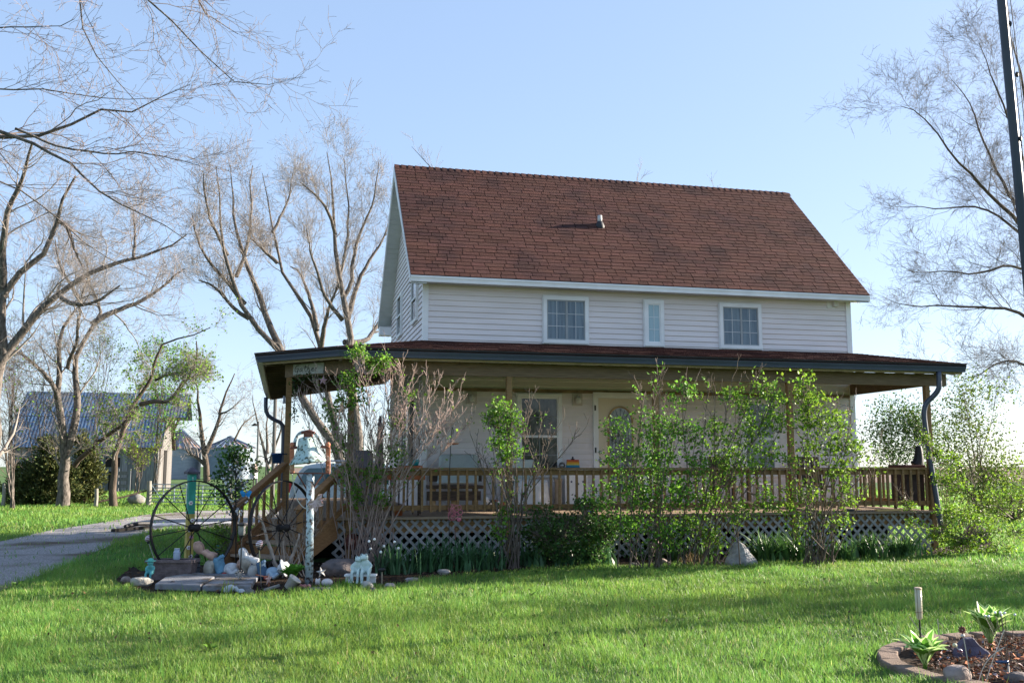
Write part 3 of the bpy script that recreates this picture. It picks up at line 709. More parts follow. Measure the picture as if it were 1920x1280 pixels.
# big bare trees behind the house
G_B = 'bare trees behind the house'
tree('bare_tree', 'bare tree with two long leaning trunks behind the porch roof corner', (655, 935), 44, [
    ([(662, 930), (655, 905), (613, 817), (563, 751), (520, 660), (487, 622), (466, 594), (455, 561), (444, 518), (426, 479), (417, 436), (412, 385), (405, 310)], .23, .015, -2),
    ([(545, 715), (529, 657), (498, 601), (484, 554), (466, 500), (451, 454), (442, 400), (437, 345), (432, 310)], .19, .015, (-.5, 2)),
    ([(466, 597), (441, 583), (405, 536), (372, 525)], .11, .03, -1), ([(459, 569), (423, 525), (394, 490), (369, 450), (360, 400)], .12, .02, -2),
    ([(444, 518), (462, 470), (470, 410), (468, 350), (474, 310)], .1, .02, 2), ([(426, 479), (400, 430), (385, 370), (382, 325)], .09, .02, -3)],
    LU(10, 6, 5), group=G_B, buds=500)
tree('bare_tree', 'bare slanting tree leaning left, middle of three behind the porch', (655, 932), 46, [
    ([(648, 932), (630, 800), (608, 700), (599, 649), (588, 608), (563, 565), (541, 525), (520, 490), (511, 436), (509, 392), (499, 355), (492, 325)], .20, .015, 1),
    ([(603, 650), (606, 626), (613, 579), (624, 554), (640, 520)], .14, .03, -2), ([(595, 620), (581, 551), (566, 515), (545, 500)], .12, .03, 2),
    ([(520, 493), (484, 461), (466, 443)], .1, .03, 0), ([(511, 436), (530, 400), (545, 360), (548, 325)], .08, .02, 2)], LU(9, 6, 5), group=G_B, buds=250)
tree('bare_tree', 'tallest bare tree close beside the gable end of the house', (668, 930), 42, [
    ([(668, 930), (668, 806), (652, 700), (645, 644), (642, 579), (635, 533), (629, 436), (624, 382), (616, 310), (613, 285)], .25, .015, 0),
    ([(648, 600), (656, 572), (674, 525), (699, 479), (724, 443), (735, 400)], .13, .015, 2), ([(640, 560), (656, 536), (660, 486), (674, 436), (692, 392), (703, 345), (710, 305)], .10, .015, 1),
    ([(629, 440), (620, 396), (591, 360), (563, 342)], .09, .02, -2), ([(638, 540), (650, 470), (652, 380), (646, 320), (642, 290)], .08, .012, 2),
    ([(642, 600), (610, 560), (590, 500), (575, 430)], .1, .02, -2), ([(645, 640), (685, 640), (703, 615), (714, 594), (735, 560)], .13, .04, 3)], LU(10, 6, 5), group=G_B, buds=450)
tree('bare_tree', 'bare tree showing only its twig tops above the roof ridge', (1300, 905), 52, [
    ([(1000, 905), (930, 600), (860, 400), (790, 300), (772, 275)], .2, .01, 0), ([(1000, 800), (1130, 500), (1190, 380), (1196, 340)], .15, .01, 0), ([(1000, 800), (1200, 560), (1270, 400), (1276, 358)], .15, .01, 0), ([(1000, 800), (1250, 560), (1335, 400), (1346, 348)], .15, .01, 0)],
    [dict(per=14, L=(.5, 1.3), ang=(.3, .7), up=.12, wig=.15, n=6, rf=.4, tmin=.75, tip=.4), dict(per=5, L=(.25, .7), ang=(.3, .8), up=.1, wig=.18, n=5, rf=.6, tmin=.2, tip=.6)], group=G_B, rmin=.008, buds=120)
# trees on the left
G_L = 'trees along the driveway on the left'
FL = 35.6
tree('oak_tree', 'large grey forked tree standing in front of the barn', (120, 950), FL, [
    ([(120, 952), (121, 900), (121, 845), (116, 810), (110, 770), (106, 737), (110, 681), (111, 633), (124, 608), (143, 580), (153, 566)], .215, .03, 0),
    ([(121, 852), (136, 815), (145, 775), (143, 735), (132, 690), (149, 642), (169, 617), (186, 583), (172, 555), (163, 532), (160, 480)], .16, .02, 1.5),
    ([(108, 750), (98, 718), (70, 687), (36, 661), (10, 650)], .10, .03, -2), ([(172, 610), (202, 588), (239, 574), (281, 555), (309, 532), (346, 504)], .12, .02, 1),
    ([(153, 566), (135, 540), (112, 500), (104, 450)], .08, .02, 0), ([(125, 690), (150, 640), (150, 570), (165, 520)], .08, .02, -2)],
    LV(9, 6, 4), group=G_L, fl=1.22)
tree('oak_tree', 'big tree at the picture edge with heavy limbs curving over the driveway', (-14, 962), 30, [
    ([(-20, 965), (-16, 850), (-8, 740), (4, 660), (8, 610), (8, 565), (17, 546), (48, 510), (96, 467), (107, 414), (120, 367), (142, 330)], .25, .03, 0),
    ([(-6, 690), (10, 660), (25, 645), (53, 608), (84, 569), (112, 553), (135, 524), (157, 512), (197, 495), (250, 484), (300, 470), (350, 440)], .15, .02, 1),
    ([(4, 560), (0, 500), (0, 442), (34, 367), (49, 319), (60, 270)], .14, .03, -2), ([(112, 553), (130, 570), (160, 572), (190, 560), (225, 535)], .09, .02, -1),
    ([(107, 414), (125, 425), (140, 470), (155, 500)], .07, .02, 1), ([(250, 484), (252, 440), (250, 400)], .05, .02, 1)], LV(9, 6, 4), group=G_L)
lf = lambda pos: rng.random(len(pos)) < np.clip((5.2 - pos[:, 2]) / 4 + .1, .02, 1)
tree('leafing_tree', 'slender curved tree with fresh green leaves right of the forked trunk', (212, 950), 35.2, [
    ([(212, 951), (214, 900), (224, 853), (236, 818), (244, 792), (255, 767), (268, 752), (280, 728), (290, 712), (292, 684), (306, 653), (337, 636), (368, 630), (394, 614)], .125, .015, 1),
    ([(262, 758), (285, 752), (313, 757), (324, 744), (337, 722), (357, 704), (368, 667), (368, 639)], .09, .02, -1), ([(290, 712), (320, 700), (350, 695)], .05, .02, 0),
    ([(140, 872), (170, 842), (200, 815), (235, 790), (258, 762)], .10, .05, (1.5, 0))], LV(10, 6, 5, 3, .6), bark=M_barkd, group=G_L, leaf=(2600, .11, M_leaf, (1.15, 1.1, .7), None), fl=1.25)
def sapling(label, base, F, top, w, nl, size=.11, tint=(1.1, 1, .7), nst=4, name='sapling', lm=None, rr=.022):
    limbs = [([(base[0] + random.uniform(-4, 4), base[1]), (base[0] + (top[0] - base[0]) * .3 + random.uniform(-w, w) * .25, base[1] + (top[1] - base[1]) * .45), (top[0] + random.uniform(-w, w), top[1] + random.uniform(0, 40))], rr, .008, random.uniform(-1.5, 1.5)) for _ in range(nst)]
    return tree(name, label, base, F, limbs, LS(8, 5, 4)[:3], leaf=(nl, size, lm or M_leaf, tint, None), twig=M_twigw, rmin=F / 960 * .11)
sapling('yellow green budding sapling in front of the barn wall between two trunks', (175, 925), 40, (185, 640), 55, 800, .085, (1.25, 1, .6), 4)
sapling('pale budding sapling left of the forked trunk', (70, 930), 41, (60, 650), 60, 700, .085, (1.15, 1, .7), 4)
sapling('low budding brush growing against the barn corner', (255, 922), 42, (270, 800), 55, 900, .085, (1.3, 1.0, .5), 5)
sapling('bright green young tree behind the slender curved trunk', (290, 925), 44, (312, 660), 38, 2300, .11, (.9, 1.1, .7), 6)
# overhanging twigs of a near tree
tree('overhanging_tree', 'near bare tree whose drooping budded branches hang across the upper left sky', (-420, 1100), 13, [
    ([(-420, 1100), (-400, 800), (-380, 500), (-330, 200), (-300, -100)], .26, .14, 0),
    ([(-390, 420), (-150, 240), (0, 236), (49, 240), (112, 232), (142, 214), (187, 197), (259, 204), (292, 180), (356, 159)], .058, .004, 1),
    ([(30, 239), (64, 249), (94, 266), (146, 281), (180, 289), (259, 285), (307, 294), (375, 311)], .018, .004, .5),
    ([(-150, 235), (0, 244), (49, 259), (94, 289), (157, 330), (202, 364), (255, 401), (300, 416), (349, 450)], .032, .004, -.5),
    ([(-310, -60), (0, -120), (120, -60), (150, 0), (150, 30), (161, 71), (180, 97), (195, 120), (214, 150), (259, 195)], .026, .004, 0),
    ([(-310, -60), (60, -150), (210, -70), (262, 0), (281, 19), (330, 52), (364, 97), (401, 135), (439, 150), (487, 154), (536, 163), (568, 143)], .032, .003, 1),
    ([(-340, 200), (-100, 60), (0, 52), (75, 60), (112, 52), (139, 36)], .02, .004, -1), ([(-350, 320), (-100, 175), (0, 167), (75, 167), (150, 169), (195, 184), (289, 184)], .022, .004, 1),
    ([(120, -140), (330, -60), (364, 0), (375, 22), (405, 41), (446, 64)], .022, .005, 1.5), ([(-350, 300), (-80, 330), (20, 350), (110, 430), (190, 480), (280, 520)], .02, .004, 2)],
    [dict(per=13, L=(.45, 1.45), ang=(.35, .85), up=-.03, wig=.15, n=7, rf=.45, tmin=.25, tip=.5, k=4), dict(per=7, L=(.2, .65), ang=(.5, 1.0), up=.0, wig=.2, n=6, rf=.6, tmin=.15, tip=.7), dict(per=3, L=(.06, .22), ang=(.6, 1.1), up=.02, wig=.25, n=4, rf=.7, tmin=.2, tip=.9)],
    bark=M_bark, buds=260, rmin=.0027, base_pt=gnd(-420, 1100), twig=mat('reddish twigs', (.22, .18, .165), .8, .25, 2, spec=.2))
# right tree
tree('bare_tree', 'wide bare tree with fine sweeping twigs behind the flagpole', (2010, 935), 32, [
    ([(2012, 940), (1995, 800), (1975, 640), (1955, 500), (1940, 380), (1925, 250), (1905, 120), (1895, 70)], 0.231, 0.018, 0),
    ([(1955, 470), (1903, 404), (1855, 362), (1820, 321), (1784, 291), (1760, 249), (1719, 208), (1689, 199)], 0.075, 0.009, -2), ([(1958, 500), (1909, 428), (1849, 384), (1796, 386), (1719, 386), (1677, 388)], 0.061, 0.007, 1.5),
    ([(1965, 560), (1915, 493), (1838, 505), (1748, 511), (1700, 508)], 0.058, 0.007, -3), ([(1972, 640), (1915, 579), (1855, 576), (1778, 570), (1707, 576), (1662, 560)], 0.068, 0.007, 2),
    ([(1980, 720), (1920, 677), (1867, 671), (1826, 707), (1790, 715)], 0.054, 0.007, -2), ([(1950, 440), (1903, 386), (1861, 309), (1826, 220), (1808, 172), (1778, 142)], 0.068, 0.007, 3), ([(1935, 330), (1879, 196), (1849, 119), (1835, 80)], 0.054, 0.007, -1),
    ([(1950, 440), (1990, 330), (2040, 220)], 0.068, 0.012, 0), ([(1970, 600), (2030, 480), (2110, 400)], 0.082, 0.012, 2), ([(1975, 640), (2000, 560), (1990, 440), (2000, 300)], 0.082, 0.012, 6), ([(1975, 640), (1960, 560), (1920, 450), (1890, 330)], 0.082, 0.012, 5)],
    LV(10, 7, 5, 3, .85), bark=M_barkd, twig=mat('dark fine twigs', (.13, .115, .105), .85, .2, 2), rmin=.0034)

# shade trees standing out of frame on the right, whose shadows reach the lawn and roof
def plain_tree(name, label, x, y, h, r, nl, seed, limbs=7, lt=(1, 1, .8), lsz=.12, lev=LS(9, 6, 5)[:3], z0=.2):
    t = thing(name, label, 'tree', (x, y, 0)); P, Rr = [], []
    for i in range(limbs):
        a = 2 * math.pi * (i + random.random() * .6) / limbs; e = random.uniform(.55, 1)
        pts = [(x, y, 0), (x + .05, y, h * z0), (x + math.cos(a) * r * .35 * e, y + math.sin(a) * r * .35 * e, h * (z0 + .28)), (x + math.cos(a) * r * e, y + math.sin(a) * r * e, h * random.uniform(.6, 1))]
        P.append(resample(pts, 14)); Rr.append(np.linspace(h * .022, .02, 14))
    P, Rr = np.array(P), np.array(Rr); V, Q = tubes_arr(P, Rr, 7); bulk('trunk', V, Q, M_barkd, t, None, True, 4)
    c = Cat(); l = (P, Rr)
    for sp in lev: sp = dict(sp); k = sp.pop('k', 3); l = grow(*l, rmin=.006, **sp); c.add(*tubes_arr(*l, k))
    V, Q, _ = c.get(); bulk('crown', V, Q, M_twig, t, None, True, 4)
    if nl:
        pos = l[0][:, 1:].reshape(-1, 3); pos = pos[rng.integers(0, len(pos), nl)] + rng.normal(size=(nl, 3)) * .1
        V, T, cl = leafquads(pos, lsz, tint0=lt); bulk('leaves', V, T, M_leaf, t, cl)
    return t
plain_tree('shade_tree', 'slender leafing tree at the right end of the lawn', 27, -5.0, 9.5, 1.25, 3000, 1, lsz=.2)
plain_tree('shade_tree', 'thin leafing tree on the right, nearest the camera', 41, -14.2, 11.5, 1.3, 1300, 3, lsz=.22)
plain_tree('shade_tree', 'second slender leafing tree further along the right side of the lawn', 34, -9.6, 10, 1.0, 1300, 2, lsz=.2)

# ------------------------------------------------------------------ shrubs
def shrub(name, label, base, F, blobs, tips=(), dens=1., lm=None, leaf=.05, tint=(1, 1, 1), stems=9, r=.011, cat='shrub', depthr=.25, stemw=None, per=5, cl_n=7, group=None, bx=6, fan=7, fanL=(.12, .4), twl=(.10, .32), bcl=.85, spray=0, bsp=.07):
    blobs = [(q[0], q[1], q[2], q[3], max(3, int(q[4] * dens))) for q in blobs]
    b0 = gnd(*base) if base[1] > 880 else at(*base, F)
    t = thing(name, label, cat, b0, group); P, Rr = [], []
    targets = [(bx_, by_) for bx_, by_, *_ in blobs for _ in range(max(1, stems // max(1, len(blobs))))] + list(tips)
    for tx, ty in targets:
        dF = random.uniform(-depthr, depthr) * 1.4
        s = b0 + np.array([random.gauss(0, 1) * bsp, random.uniform(-.1, .1), 0]); e = at(tx + random.uniform(-8, 8), ty + random.uniform(-8, 8), F + dF)
        m1 = s * .62 + e * .38 + np.array([0, 0, .12 * abs(e[2] - s[2])]) + rng.normal(size=3) * .05; m2 = s * .28 + e * .72 + np.array([0, 0, .06]) + rng.normal(size=3) * .04
        L = resample([s, m1, m2, e], 16); P.append(L); Rr.append(np.linspace(r * random.uniform(.7, 1.3), .0035, 16))
    P, Rr = np.array(P), np.array(Rr); c = Cat(); c.add(*tubes_arr(P, Rr, 5))
    l1 = grow(P, Rr, per, twl, (.3, .8), .12, .2, 6, .55, .35, rmin=.0026, tip=.6); c.add(*tubes_arr(*l1, 3))
    l2 = grow(*l1, 2, (.06, .18), (.4, .9), .1, .25, 4, .7, .2, rmin=.0022, tip=.8); c.add(*tubes_arr(*l2, 3))
    if len(tips):
        Pt, Rt = P[-len(tips):], Rr[-len(tips):]
        f1 = grow(Pt, Rt, fan, fanL, (.2, .6), .18, .16, 6, .8, .7, rmin=.0042, tip=.8); c.add(*tubes_arr(*f1, 3))
        f2 = grow(*f1, 2, (.06, .16), (.4, .8), .15, .2, 4, .8, .4, rmin=.0038, tip=.9); c.add(*tubes_arr(*f2, 3))
    pos = []; tw = []
    ends = P.reshape(-1, 3)
    for bx_, by_, rx, ry, nc_ in blobs:
        cc = at(bx_, by_, F); sx = rx * F / F_PX; sz_ = ry * F / F_PX; sy_ = min(depthr, max(sx, .1))
        u = rng.normal(size=(nc_, 3)); u = unit(u) * rng.random((nc_, 1)) ** .45
        q = cc + u[:, :1] * RT * sx + u[:, 1:2] * np.array([.23, .97, 0]) * sy_ + u[:, 2:] * np.array([0, 0, 1]) * sz_
        for k in range(nc_):
            d = np.linalg.norm(ends - q[k], axis=1); j = np.argpartition(d, 3)[:3]; a = ends[j[np.argmin(ends[j][:, 2])]]
            tw.append(resample([a, a * .5 + q[k] * .5 - [0, 0, .02], q[k]], 5))
        pos.append(np.repeat(q, cl_n, 0) + rng.normal(size=(nc_ * cl_n, 3)) * leaf * bcl)
    if tw: tw = np.array(tw); c.add(*tubes_arr(tw, np.full(tw.shape[:2], .0028), 3))
    V, Q, _ = c.get(); bulk('stems', V, Q, stemw or M_twigw, t, None, True, 4)
    if pos and spray:
        pp = np.concatenate([l2[0][:, 1:].reshape(-1, 3), l1[0][:, 2:].reshape(-1, 3)]); pp = pp[pp[:, 2] > .25]; k = int(spray); pos.append(pp[rng.integers(0, len(pp), k)] + rng.normal(size=(k, 3)) * leaf * .5)
    if pos:
        pos = np.vstack(pos); V, T, cl = leafquads(pos, leaf, tint0=tint, var=.24, asp=.72, up=-.05); bulk('leaves', V, T, lm or M_leaf, t, cl)
    return t
FS = 14.2
shrub('lilac_bush', 'mostly bare lilac with pale twigs in front of the porch steps post', (690, 1062), 14.35,
      [(672, 665, 20, 16, 12), (700, 690, 16, 14, 7), (722, 676, 16, 12, 9), (655, 720, 22, 24, 14), (640, 752, 16, 14, 7), (668, 745, 18, 18, 8), (620, 780, 16, 26, 7), (640, 830, 18, 22, 7), (700, 885, 22, 20, 10), (665, 930, 16, 24, 9), (715, 935, 14, 16, 6), (745, 850, 18, 26, 9), (655, 885, 16, 18, 7), (742, 790, 12, 20, 4), (768, 745, 12, 16, 3)],
      [(568, 755), (590, 770), (610, 750), (640, 720), (690, 700), (715, 695), (745, 700), (770, 710), (800, 700), (825, 715), (845, 740), (862, 735), (730, 720), (760, 740), (630, 770), (880, 800), (850, 800), (800, 760), (590, 720), (600, 830), (640, 800), (690, 780), (720, 800), (760, 790), (660, 860), (780, 830), (830, 790), (705, 830), (740, 770)],
      bsp=.16, spray=420, dens=2.6, leaf=.055, stems=24, r=.009, per=9, stemw=mat('pinkish twigs', (.36, .27, .235), .85, .25, 6), tint=(.95, 1, .9), fan=16, twl=(.15, .5))
shrub('lilac_bush', 'narrow lilac with one tall leafy tuft in front of the second porch post', (958, 1066), FS,
      [(940, 770, 28, 24, 26), (920, 790, 16, 12, 8), (945, 815, 25, 22, 18), (960, 780, 20, 16, 9), (948, 850, 20, 20, 14), (930, 830, 16, 10, 5), (972, 800, 10, 10, 3), (972, 845, 10, 10, 4), (935, 1000, 22, 12, 10), (945, 960, 18, 14, 7), (935, 870, 8, 16, 3)],
      [(985, 760), (1010, 790), (1050, 800), (1075, 815), (900, 830), (880, 810), (1030, 860), (1000, 740)], bsp=.12, spray=160, bcl=1.0, dens=2.2, leaf=.05, stems=11, r=.011, tint=(.9, 1, .8), fan=6)
shrub('dark_shrub', 'low dense dark green shrub below the deck edge between two lilacs', (1040, 1060), FS + .3, [(1010, 990, 40, 22, 40), (1060, 990, 45, 28, 60), (1105, 985, 35, 30, 44), (1040, 1025, 60, 24, 60), (1110, 1030, 40, 24, 40), (1100, 945, 28, 22, 18), (1015, 960, 26, 14, 10), (1140, 1000, 25, 24, 20)], dens=2.4, lm=M_leafd, leaf=.05, stems=16, tint=(1, 1.1, .9), depthr=.35)
shrub('lilac_bush', 'broad leafy lilac in front of the entrance door', (1225, 1065), FS,
      [(1165, 800, 22, 14, 12), (1140, 795, 12, 12, 5), (1180, 850, 30, 22, 18), (1150, 860, 18, 18, 9), (1120, 930, 26, 30, 18), (1165, 900, 30, 24, 18), (1215, 800, 26, 34, 22), (1240, 860, 38, 40, 55), (1275, 720, 18, 16, 10), (1290, 735, 14, 10, 5), (1262, 745, 12, 10, 4), (1255, 800, 28, 30, 26), (1300, 810, 26, 22, 20), (1210, 930, 40, 36, 46), (1270, 920, 40, 40, 46), (1180, 985, 40, 30, 40), (1250, 1000, 44, 30, 44), (1310, 870, 24, 34, 22), (1145, 960, 20, 24, 12)],
      [(1250, 730), (1225, 740), (1200, 735), (1190, 720), (1285, 720), (1240, 700)], bsp=.26, spray=800, bcl=1.1, dens=1.25, leaf=.056, stems=24, r=.011, tint=(.85, 1, .8), depthr=.4, fan=8)
shrub('lilac_bush', 'leafy lilac arching over the railing right of the door', (1330, 1062), FS + .1,
      [(1340, 800, 24, 20, 18), (1375, 740, 24, 14, 12), (1400, 760, 26, 18, 17), (1430, 725, 26, 12, 12), (1455, 745, 26, 16, 17), (1400, 810, 34, 28, 32), (1445, 790, 26, 24, 24), (1360, 850, 34, 34, 36), (1410, 870, 26, 26, 18), (1445, 850, 24, 24, 16), (1330, 930, 34, 30, 28), (1390, 960, 40, 22, 22), (1440, 930, 24, 30, 16), (1300, 980, 36, 30, 26), (1340, 1010, 40, 20, 20), (1470, 800, 14, 16, 7)],
      [(1370, 700), (1345, 720), (1320, 730), (1410, 705), (1460, 715)], bsp=.22, spray=650, bcl=1.1, dens=1.25, leaf=.056, stems=22, r=.010, tint=(1.02, 1.02, .8), depthr=.35, fan=6)
shrub('lilac_bush', 'tall lilac with many grey trunks in front of the right porch post', (1538, 1059), FS + .2,
      [(1510, 715, 20, 14, 13), (1505, 745, 26, 16, 16), (1530, 755, 24, 18, 14), (1500, 785, 26, 20, 18), (1540, 795, 32, 22, 26), (1575, 790, 24, 22, 14), (1590, 830, 24, 18, 14), (1555, 835, 34, 24, 22), (1510, 830, 24, 20, 10), (1580, 880, 30, 26, 20), (1480, 860, 20, 18, 9), (1610, 850, 18, 20, 8), (1500, 920, 30, 24, 18), (1480, 955, 26, 22, 14), (1590, 930, 24, 26, 12), (1575, 985, 24, 18, 10), (1500, 985, 24, 16, 9)],
      [(1575, 750), (1600, 760), (1620, 800), (1640, 900), (1650, 850)], bsp=.16, spray=600, bcl=1.1, dens=1.3, leaf=.056, stems=22, r=.012, tint=(1.1, 1.02, .75), depthr=.35, fan=5)
shrub('young_shrub', 'thin young shrub with bright leaves beside the slanted downspout', (1775, 1015), 15.9,
      [(1735, 820, 12, 10, 6), (1755, 850, 20, 14, 11), (1790, 860, 16, 14, 8), (1770, 895, 22, 16, 12), (1800, 910, 20, 20, 11), (1700, 945, 14, 12, 6), (1715, 980, 18, 10, 7), (1785, 960, 34, 20, 22), (1830, 970, 30, 18, 16), (1770, 1000, 34, 18, 26), (1810, 1015, 36, 14, 24)], [(1835, 860), (1830, 900), (1690, 930)], dens=2.4, leaf=.047, stems=11, tint=(1.15, 1.05, .7), r=.008)
shrub('low_shrub', 'low bright shrub sprawling at the right end of the garden bed', (1850, 1040), 16.2, [(1790, 1015, 30, 16, 22), (1840, 1000, 30, 18, 22), (1880, 985, 26, 20, 18), (1870, 1030, 40, 12, 22), (1920, 1000, 26, 24, 18), (1760, 1035, 24, 10, 10), (1830, 1035, 40, 10, 16)], dens=1.2, leaf=.05, stems=8, tint=(1.2, 1.05, .75), r=.006)
# trees and shrubs behind on the right
def backshrub(label, base, F, blobs, name='shrub', lm=None, leaf=.12, tint=(1, 1, 1), r=.04, depthr=1.2, stems=9, cln=7, per=5, dens=1.):
    return shrub(name, label, base, F, blobs, lm=lm or M_leafd, leaf=leaf, tint=tint, r=r, depthr=depthr, stems=stems, cl_n=cln, per=per, dens=dens, bcl=3.2, twl=(.4, 1.2), cat='tree')
backshrub('loose grey green bushy tree seen past the right corner of the house', (1680, 930), 33, [(1690, 790, 38, 34, 34), (1650, 810, 26, 26, 14), (1720, 800, 26, 36, 22), (1680, 850, 40, 26, 26), (1740, 830, 28, 40, 22), (1665, 770, 18, 14, 6)], 'bushy_tree', leaf=.085, tint=(1.3, 1.15, 1), cln=24, dens=1.9)
backshrub('large leaning bushy tree beyond the slanted downspout', (1840, 965), 28, [(1790, 770, 34, 30, 24), (1830, 740, 40, 28, 18), (1780, 830, 34, 40, 34), (1840, 810, 40, 30, 26), (1800, 900, 40, 34, 40), (1860, 880, 44, 44, 52), (1900, 900, 30, 50, 30), (1850, 940, 50, 24, 40), (1810, 720, 40, 20, 8), (1870, 740, 26, 20, 6)], 'bushy_tree', leaf=.08, tint=(1.9, 1.4, .9), stems=14, cln=18, dens=1.25)
backshrub('yellow green bush at the far right behind the low shrub', (1905, 975), 25, [(1890, 930, 40, 30, 44), (1930, 900, 30, 44, 34), (1860, 950, 34, 20, 20), (1940, 950, 40, 24, 26)], 'yellow_bush', M_leaf, .075, (1.1, 1, .7), cln=12, dens=.9)
backshrub('hazy scrub beyond the deck railing on the right', (1790, 925), 40, [(1775, 880, 40, 24, 24), (1820, 885, 40, 24, 20), (1750, 900, 40, 16, 14)], 'scrub_bush', leaf=.11, tint=(1.4, 1.2, 1), cln=18)
# cedar and brush on the left
def cedar(label, base, F, lobes, tint=(1, 1, 1)):
    t = thing('cedar_tree', label, 'tree', gnd(*base)); b = MB(); tp = at(lobes[0][0], lobes[0][1] + 20, F); g0 = tp * np.array([1, 1, 0]); b.tube([g0, (g0 + tp) / 2, tp], [.09, .06, .03], 6); b.build('trunk', M_barkd, t)
    pos, dr = [], []
    for x, y, rx, ry, n in lobes:
        cc = at(x, y, F); sx, sz = rx * F / F_PX, ry * F / F_PX; u = rng.normal(size=(n, 3)); u = unit(u) * rng.random((n, 1)) ** .3
        q = cc + u[:, :1] * RT * sx + u[:, 1:2] * np.array([.23, .97, 0]) * sx + u[:, 2:] * np.array([0, 0, 1.]) * sz
        m = 16; pos.append(np.repeat(q, m, 0) + rng.normal(size=(n * m, 3)) * np.array([.12, .12, .09])); dr.append(np.repeat(unit(q - cc + [0, 0, .15]), m, 0))
    pos, dr = np.vstack(pos), np.vstack(dr); V, T, cl = leafquads(pos, .17, dirs=dr, asp=.3, tint0=tint, var=.3); bulk('crown', V, T, M_cedar, t, cl); return t
cedar('dark cedar bush with yellowish tips left of the forked trunk', (70, 955), 37, [(92, 845, 18, 26, 60), (70, 890, 34, 30, 140), (100, 890, 28, 36, 130), (45, 920, 34, 28, 130), (85, 930, 44, 24, 160), (125, 905, 24, 34, 70)])
cedar('cedar bush half hidden behind the forked trunk', (160, 950), 38.5, [(160, 860, 16, 26, 50), (165, 895, 26, 32, 110), (155, 930, 32, 22, 100), (150, 830, 10, 22, 26)], (1.05, 1, .9))
sapling('tangled grey brush at the left edge in front of the cedar', (22, 955), 33, (18, 690), 45, 200, .1, (1, 1, .8), 9, 'brush', None, .03)
shrub('dry_bush', 'dry leafless grey bush between the second wheel and the steps', (545, 1082), 13.9, [], [(520, 985), (535, 965), (550, 960), (560, 975), (575, 990), (530, 1000), (548, 990), (565, 1010), (512, 1010), (590, 1000), (540, 1010)], leaf=.04, stems=2, r=.011, stemw=mat('dry grey twigs', (.30, .24, .19), .85, .25, 6), per=6)
shrub('garden_bush', 'small yellow green bush behind the first wheel beside the steps', (425, 1062), 14.6, [(415, 1000, 16, 20, 14), (432, 1020, 20, 24, 22), (420, 1045, 22, 14, 16), (405, 1030, 12, 16, 8), (440, 990, 10, 14, 6)], dens=2, leaf=.04, stems=9, tint=(.9, .9, .6), r=.007)
# ------------------------------------------------------------------ barn, grain bins, fences, car behind
def mm(F): return F / F_PX
M_tin = mat('blue grey roofing tin', (.065, .12, .21), .55, .2, 1.2, 0, 1, .5, metal=.15, col3=(.10, .12, .15), s3=.7)
M_oldw = mat('silvered barn boards', (.175, .18, .19), .9, .25, 4, .3, 30, .1, stretch=(6, 6, .5), tint=True)
M_oldl = mat('pale barn boards', (.155, .148, .142), .9, .2, 4, .3, 30, .1, stretch=(6, 6, .5), tint=True)
bx1, bY = -9.75, 43.4
bx0 = float(atY(22, 838, bY)[0]); ez = float(atY(303, 836, bY)[2]); bD = 7.5
bz_b = float(atY(318, 782, bY + 1.5)[2]); bz_r = float(atY(330, 738, bY + bD / 2)[2])
barn = thing('barn', 'weathered grey plank barn with blue grey tin gambrel roof and hay hood', 'barn', ((bx0 + bx1) / 2, bY + bD / 2, 0))
b = MB(); x = bx0
while x < bx1:
    e = min(x + random.uniform(.18, .32), bx1); b.box((x + .008, bY, 0), (e - .004, bY + .03, ez), jit(1, .28)); x = e
x = bY + .03
prof = [(bY - .25, ez - .1), (bY + 1.55, bz_b), (bY + bD / 2, bz_r), (bY + bD - 1.55, bz_b), (bY + bD + .25, ez - .1)]
def bprof(y):
    return float(np.interp(y, [p[0] for p in prof], [p[1] for p in prof])) - .05
b.box((bx0, bY + .06, 0), (bx1 - .06, bY + bD, ez - .1), (.4, .4, .4))
wl_ = b.build('wall', M_oldw, barn)
b = MB()
while x < bY + bD:
    e = min(x + random.uniform(.2, .32), bY + bD)
    b.prism([(bx1 - .03, x + .004, 0), (bx1 - .03, e - .004, 0), (bx1 - .03, e - .004, bprof(e)), (bx1 - .03, x + .004, bprof(x))], (.03, 0, 0), jit(1, .22)); x = e
b.build('gable_wall', M_oldl, barn)
b = MB(); b.box((bx1 - 2.9, bY - .02, 1.45), (bx1 - 2.1, bY + .01, 2.0)); b.build('loft_opening', M_dark, barn)
b = MB(); b.box((bx1 - 2.7, bY - .02, .1), (bx1 - 2.2, bY + .01, 1.2)); b.build('doorway', M_dark, barn)
b = MB(); b.box((bx1 - .01, bY + 2.9, 0), (bx1 + .04, bY + 4.4, 2.5)); b.build('barn_door', M_dark, barn)
def corr(mb, x0, x1, pa, pb, pitch=.19, amp=.018):
    n = int((x1 - x0) / pitch * 4); xs = np.linspace(x0, x1, n); d = np.array([0, pb[0] - pa[0], pb[1] - pa[1]]); nn = unit(np.cross([1., 0, 0], d))
    if nn[2] < 0: nn = -nn
    am = amp * np.abs(np.sin(np.arange(n) * math.pi / 4)) ** 1.5
    V = [np.array([xs[i], pa[0], pa[1]]) + nn * am[i] for i in range(n)] + [np.array([xs[i], pb[0], pb[1]]) + nn * am[i] for i in range(n)]
    mb.add(V, [(i, i + 1, n + i + 1, n + i) for i in range(n - 1)])
b = MB(); ov = .25
corr(b, bx0 - ov, bx1 + ov, prof[0], (prof[1][0] + .05, prof[1][1] + .02)); corr(b, bx0 - ov, bx1 + 1.35, prof[1], prof[2])
corr(b, bx0 - ov, bx1 + 1.35, prof[3], prof[2]); corr(b, bx0 - ov, bx1 + ov, prof[4], prof[3]); b.build('roof', M_tin, barn)
b = MB(); c0 = (bx1 + .05, bY + bD / 2)
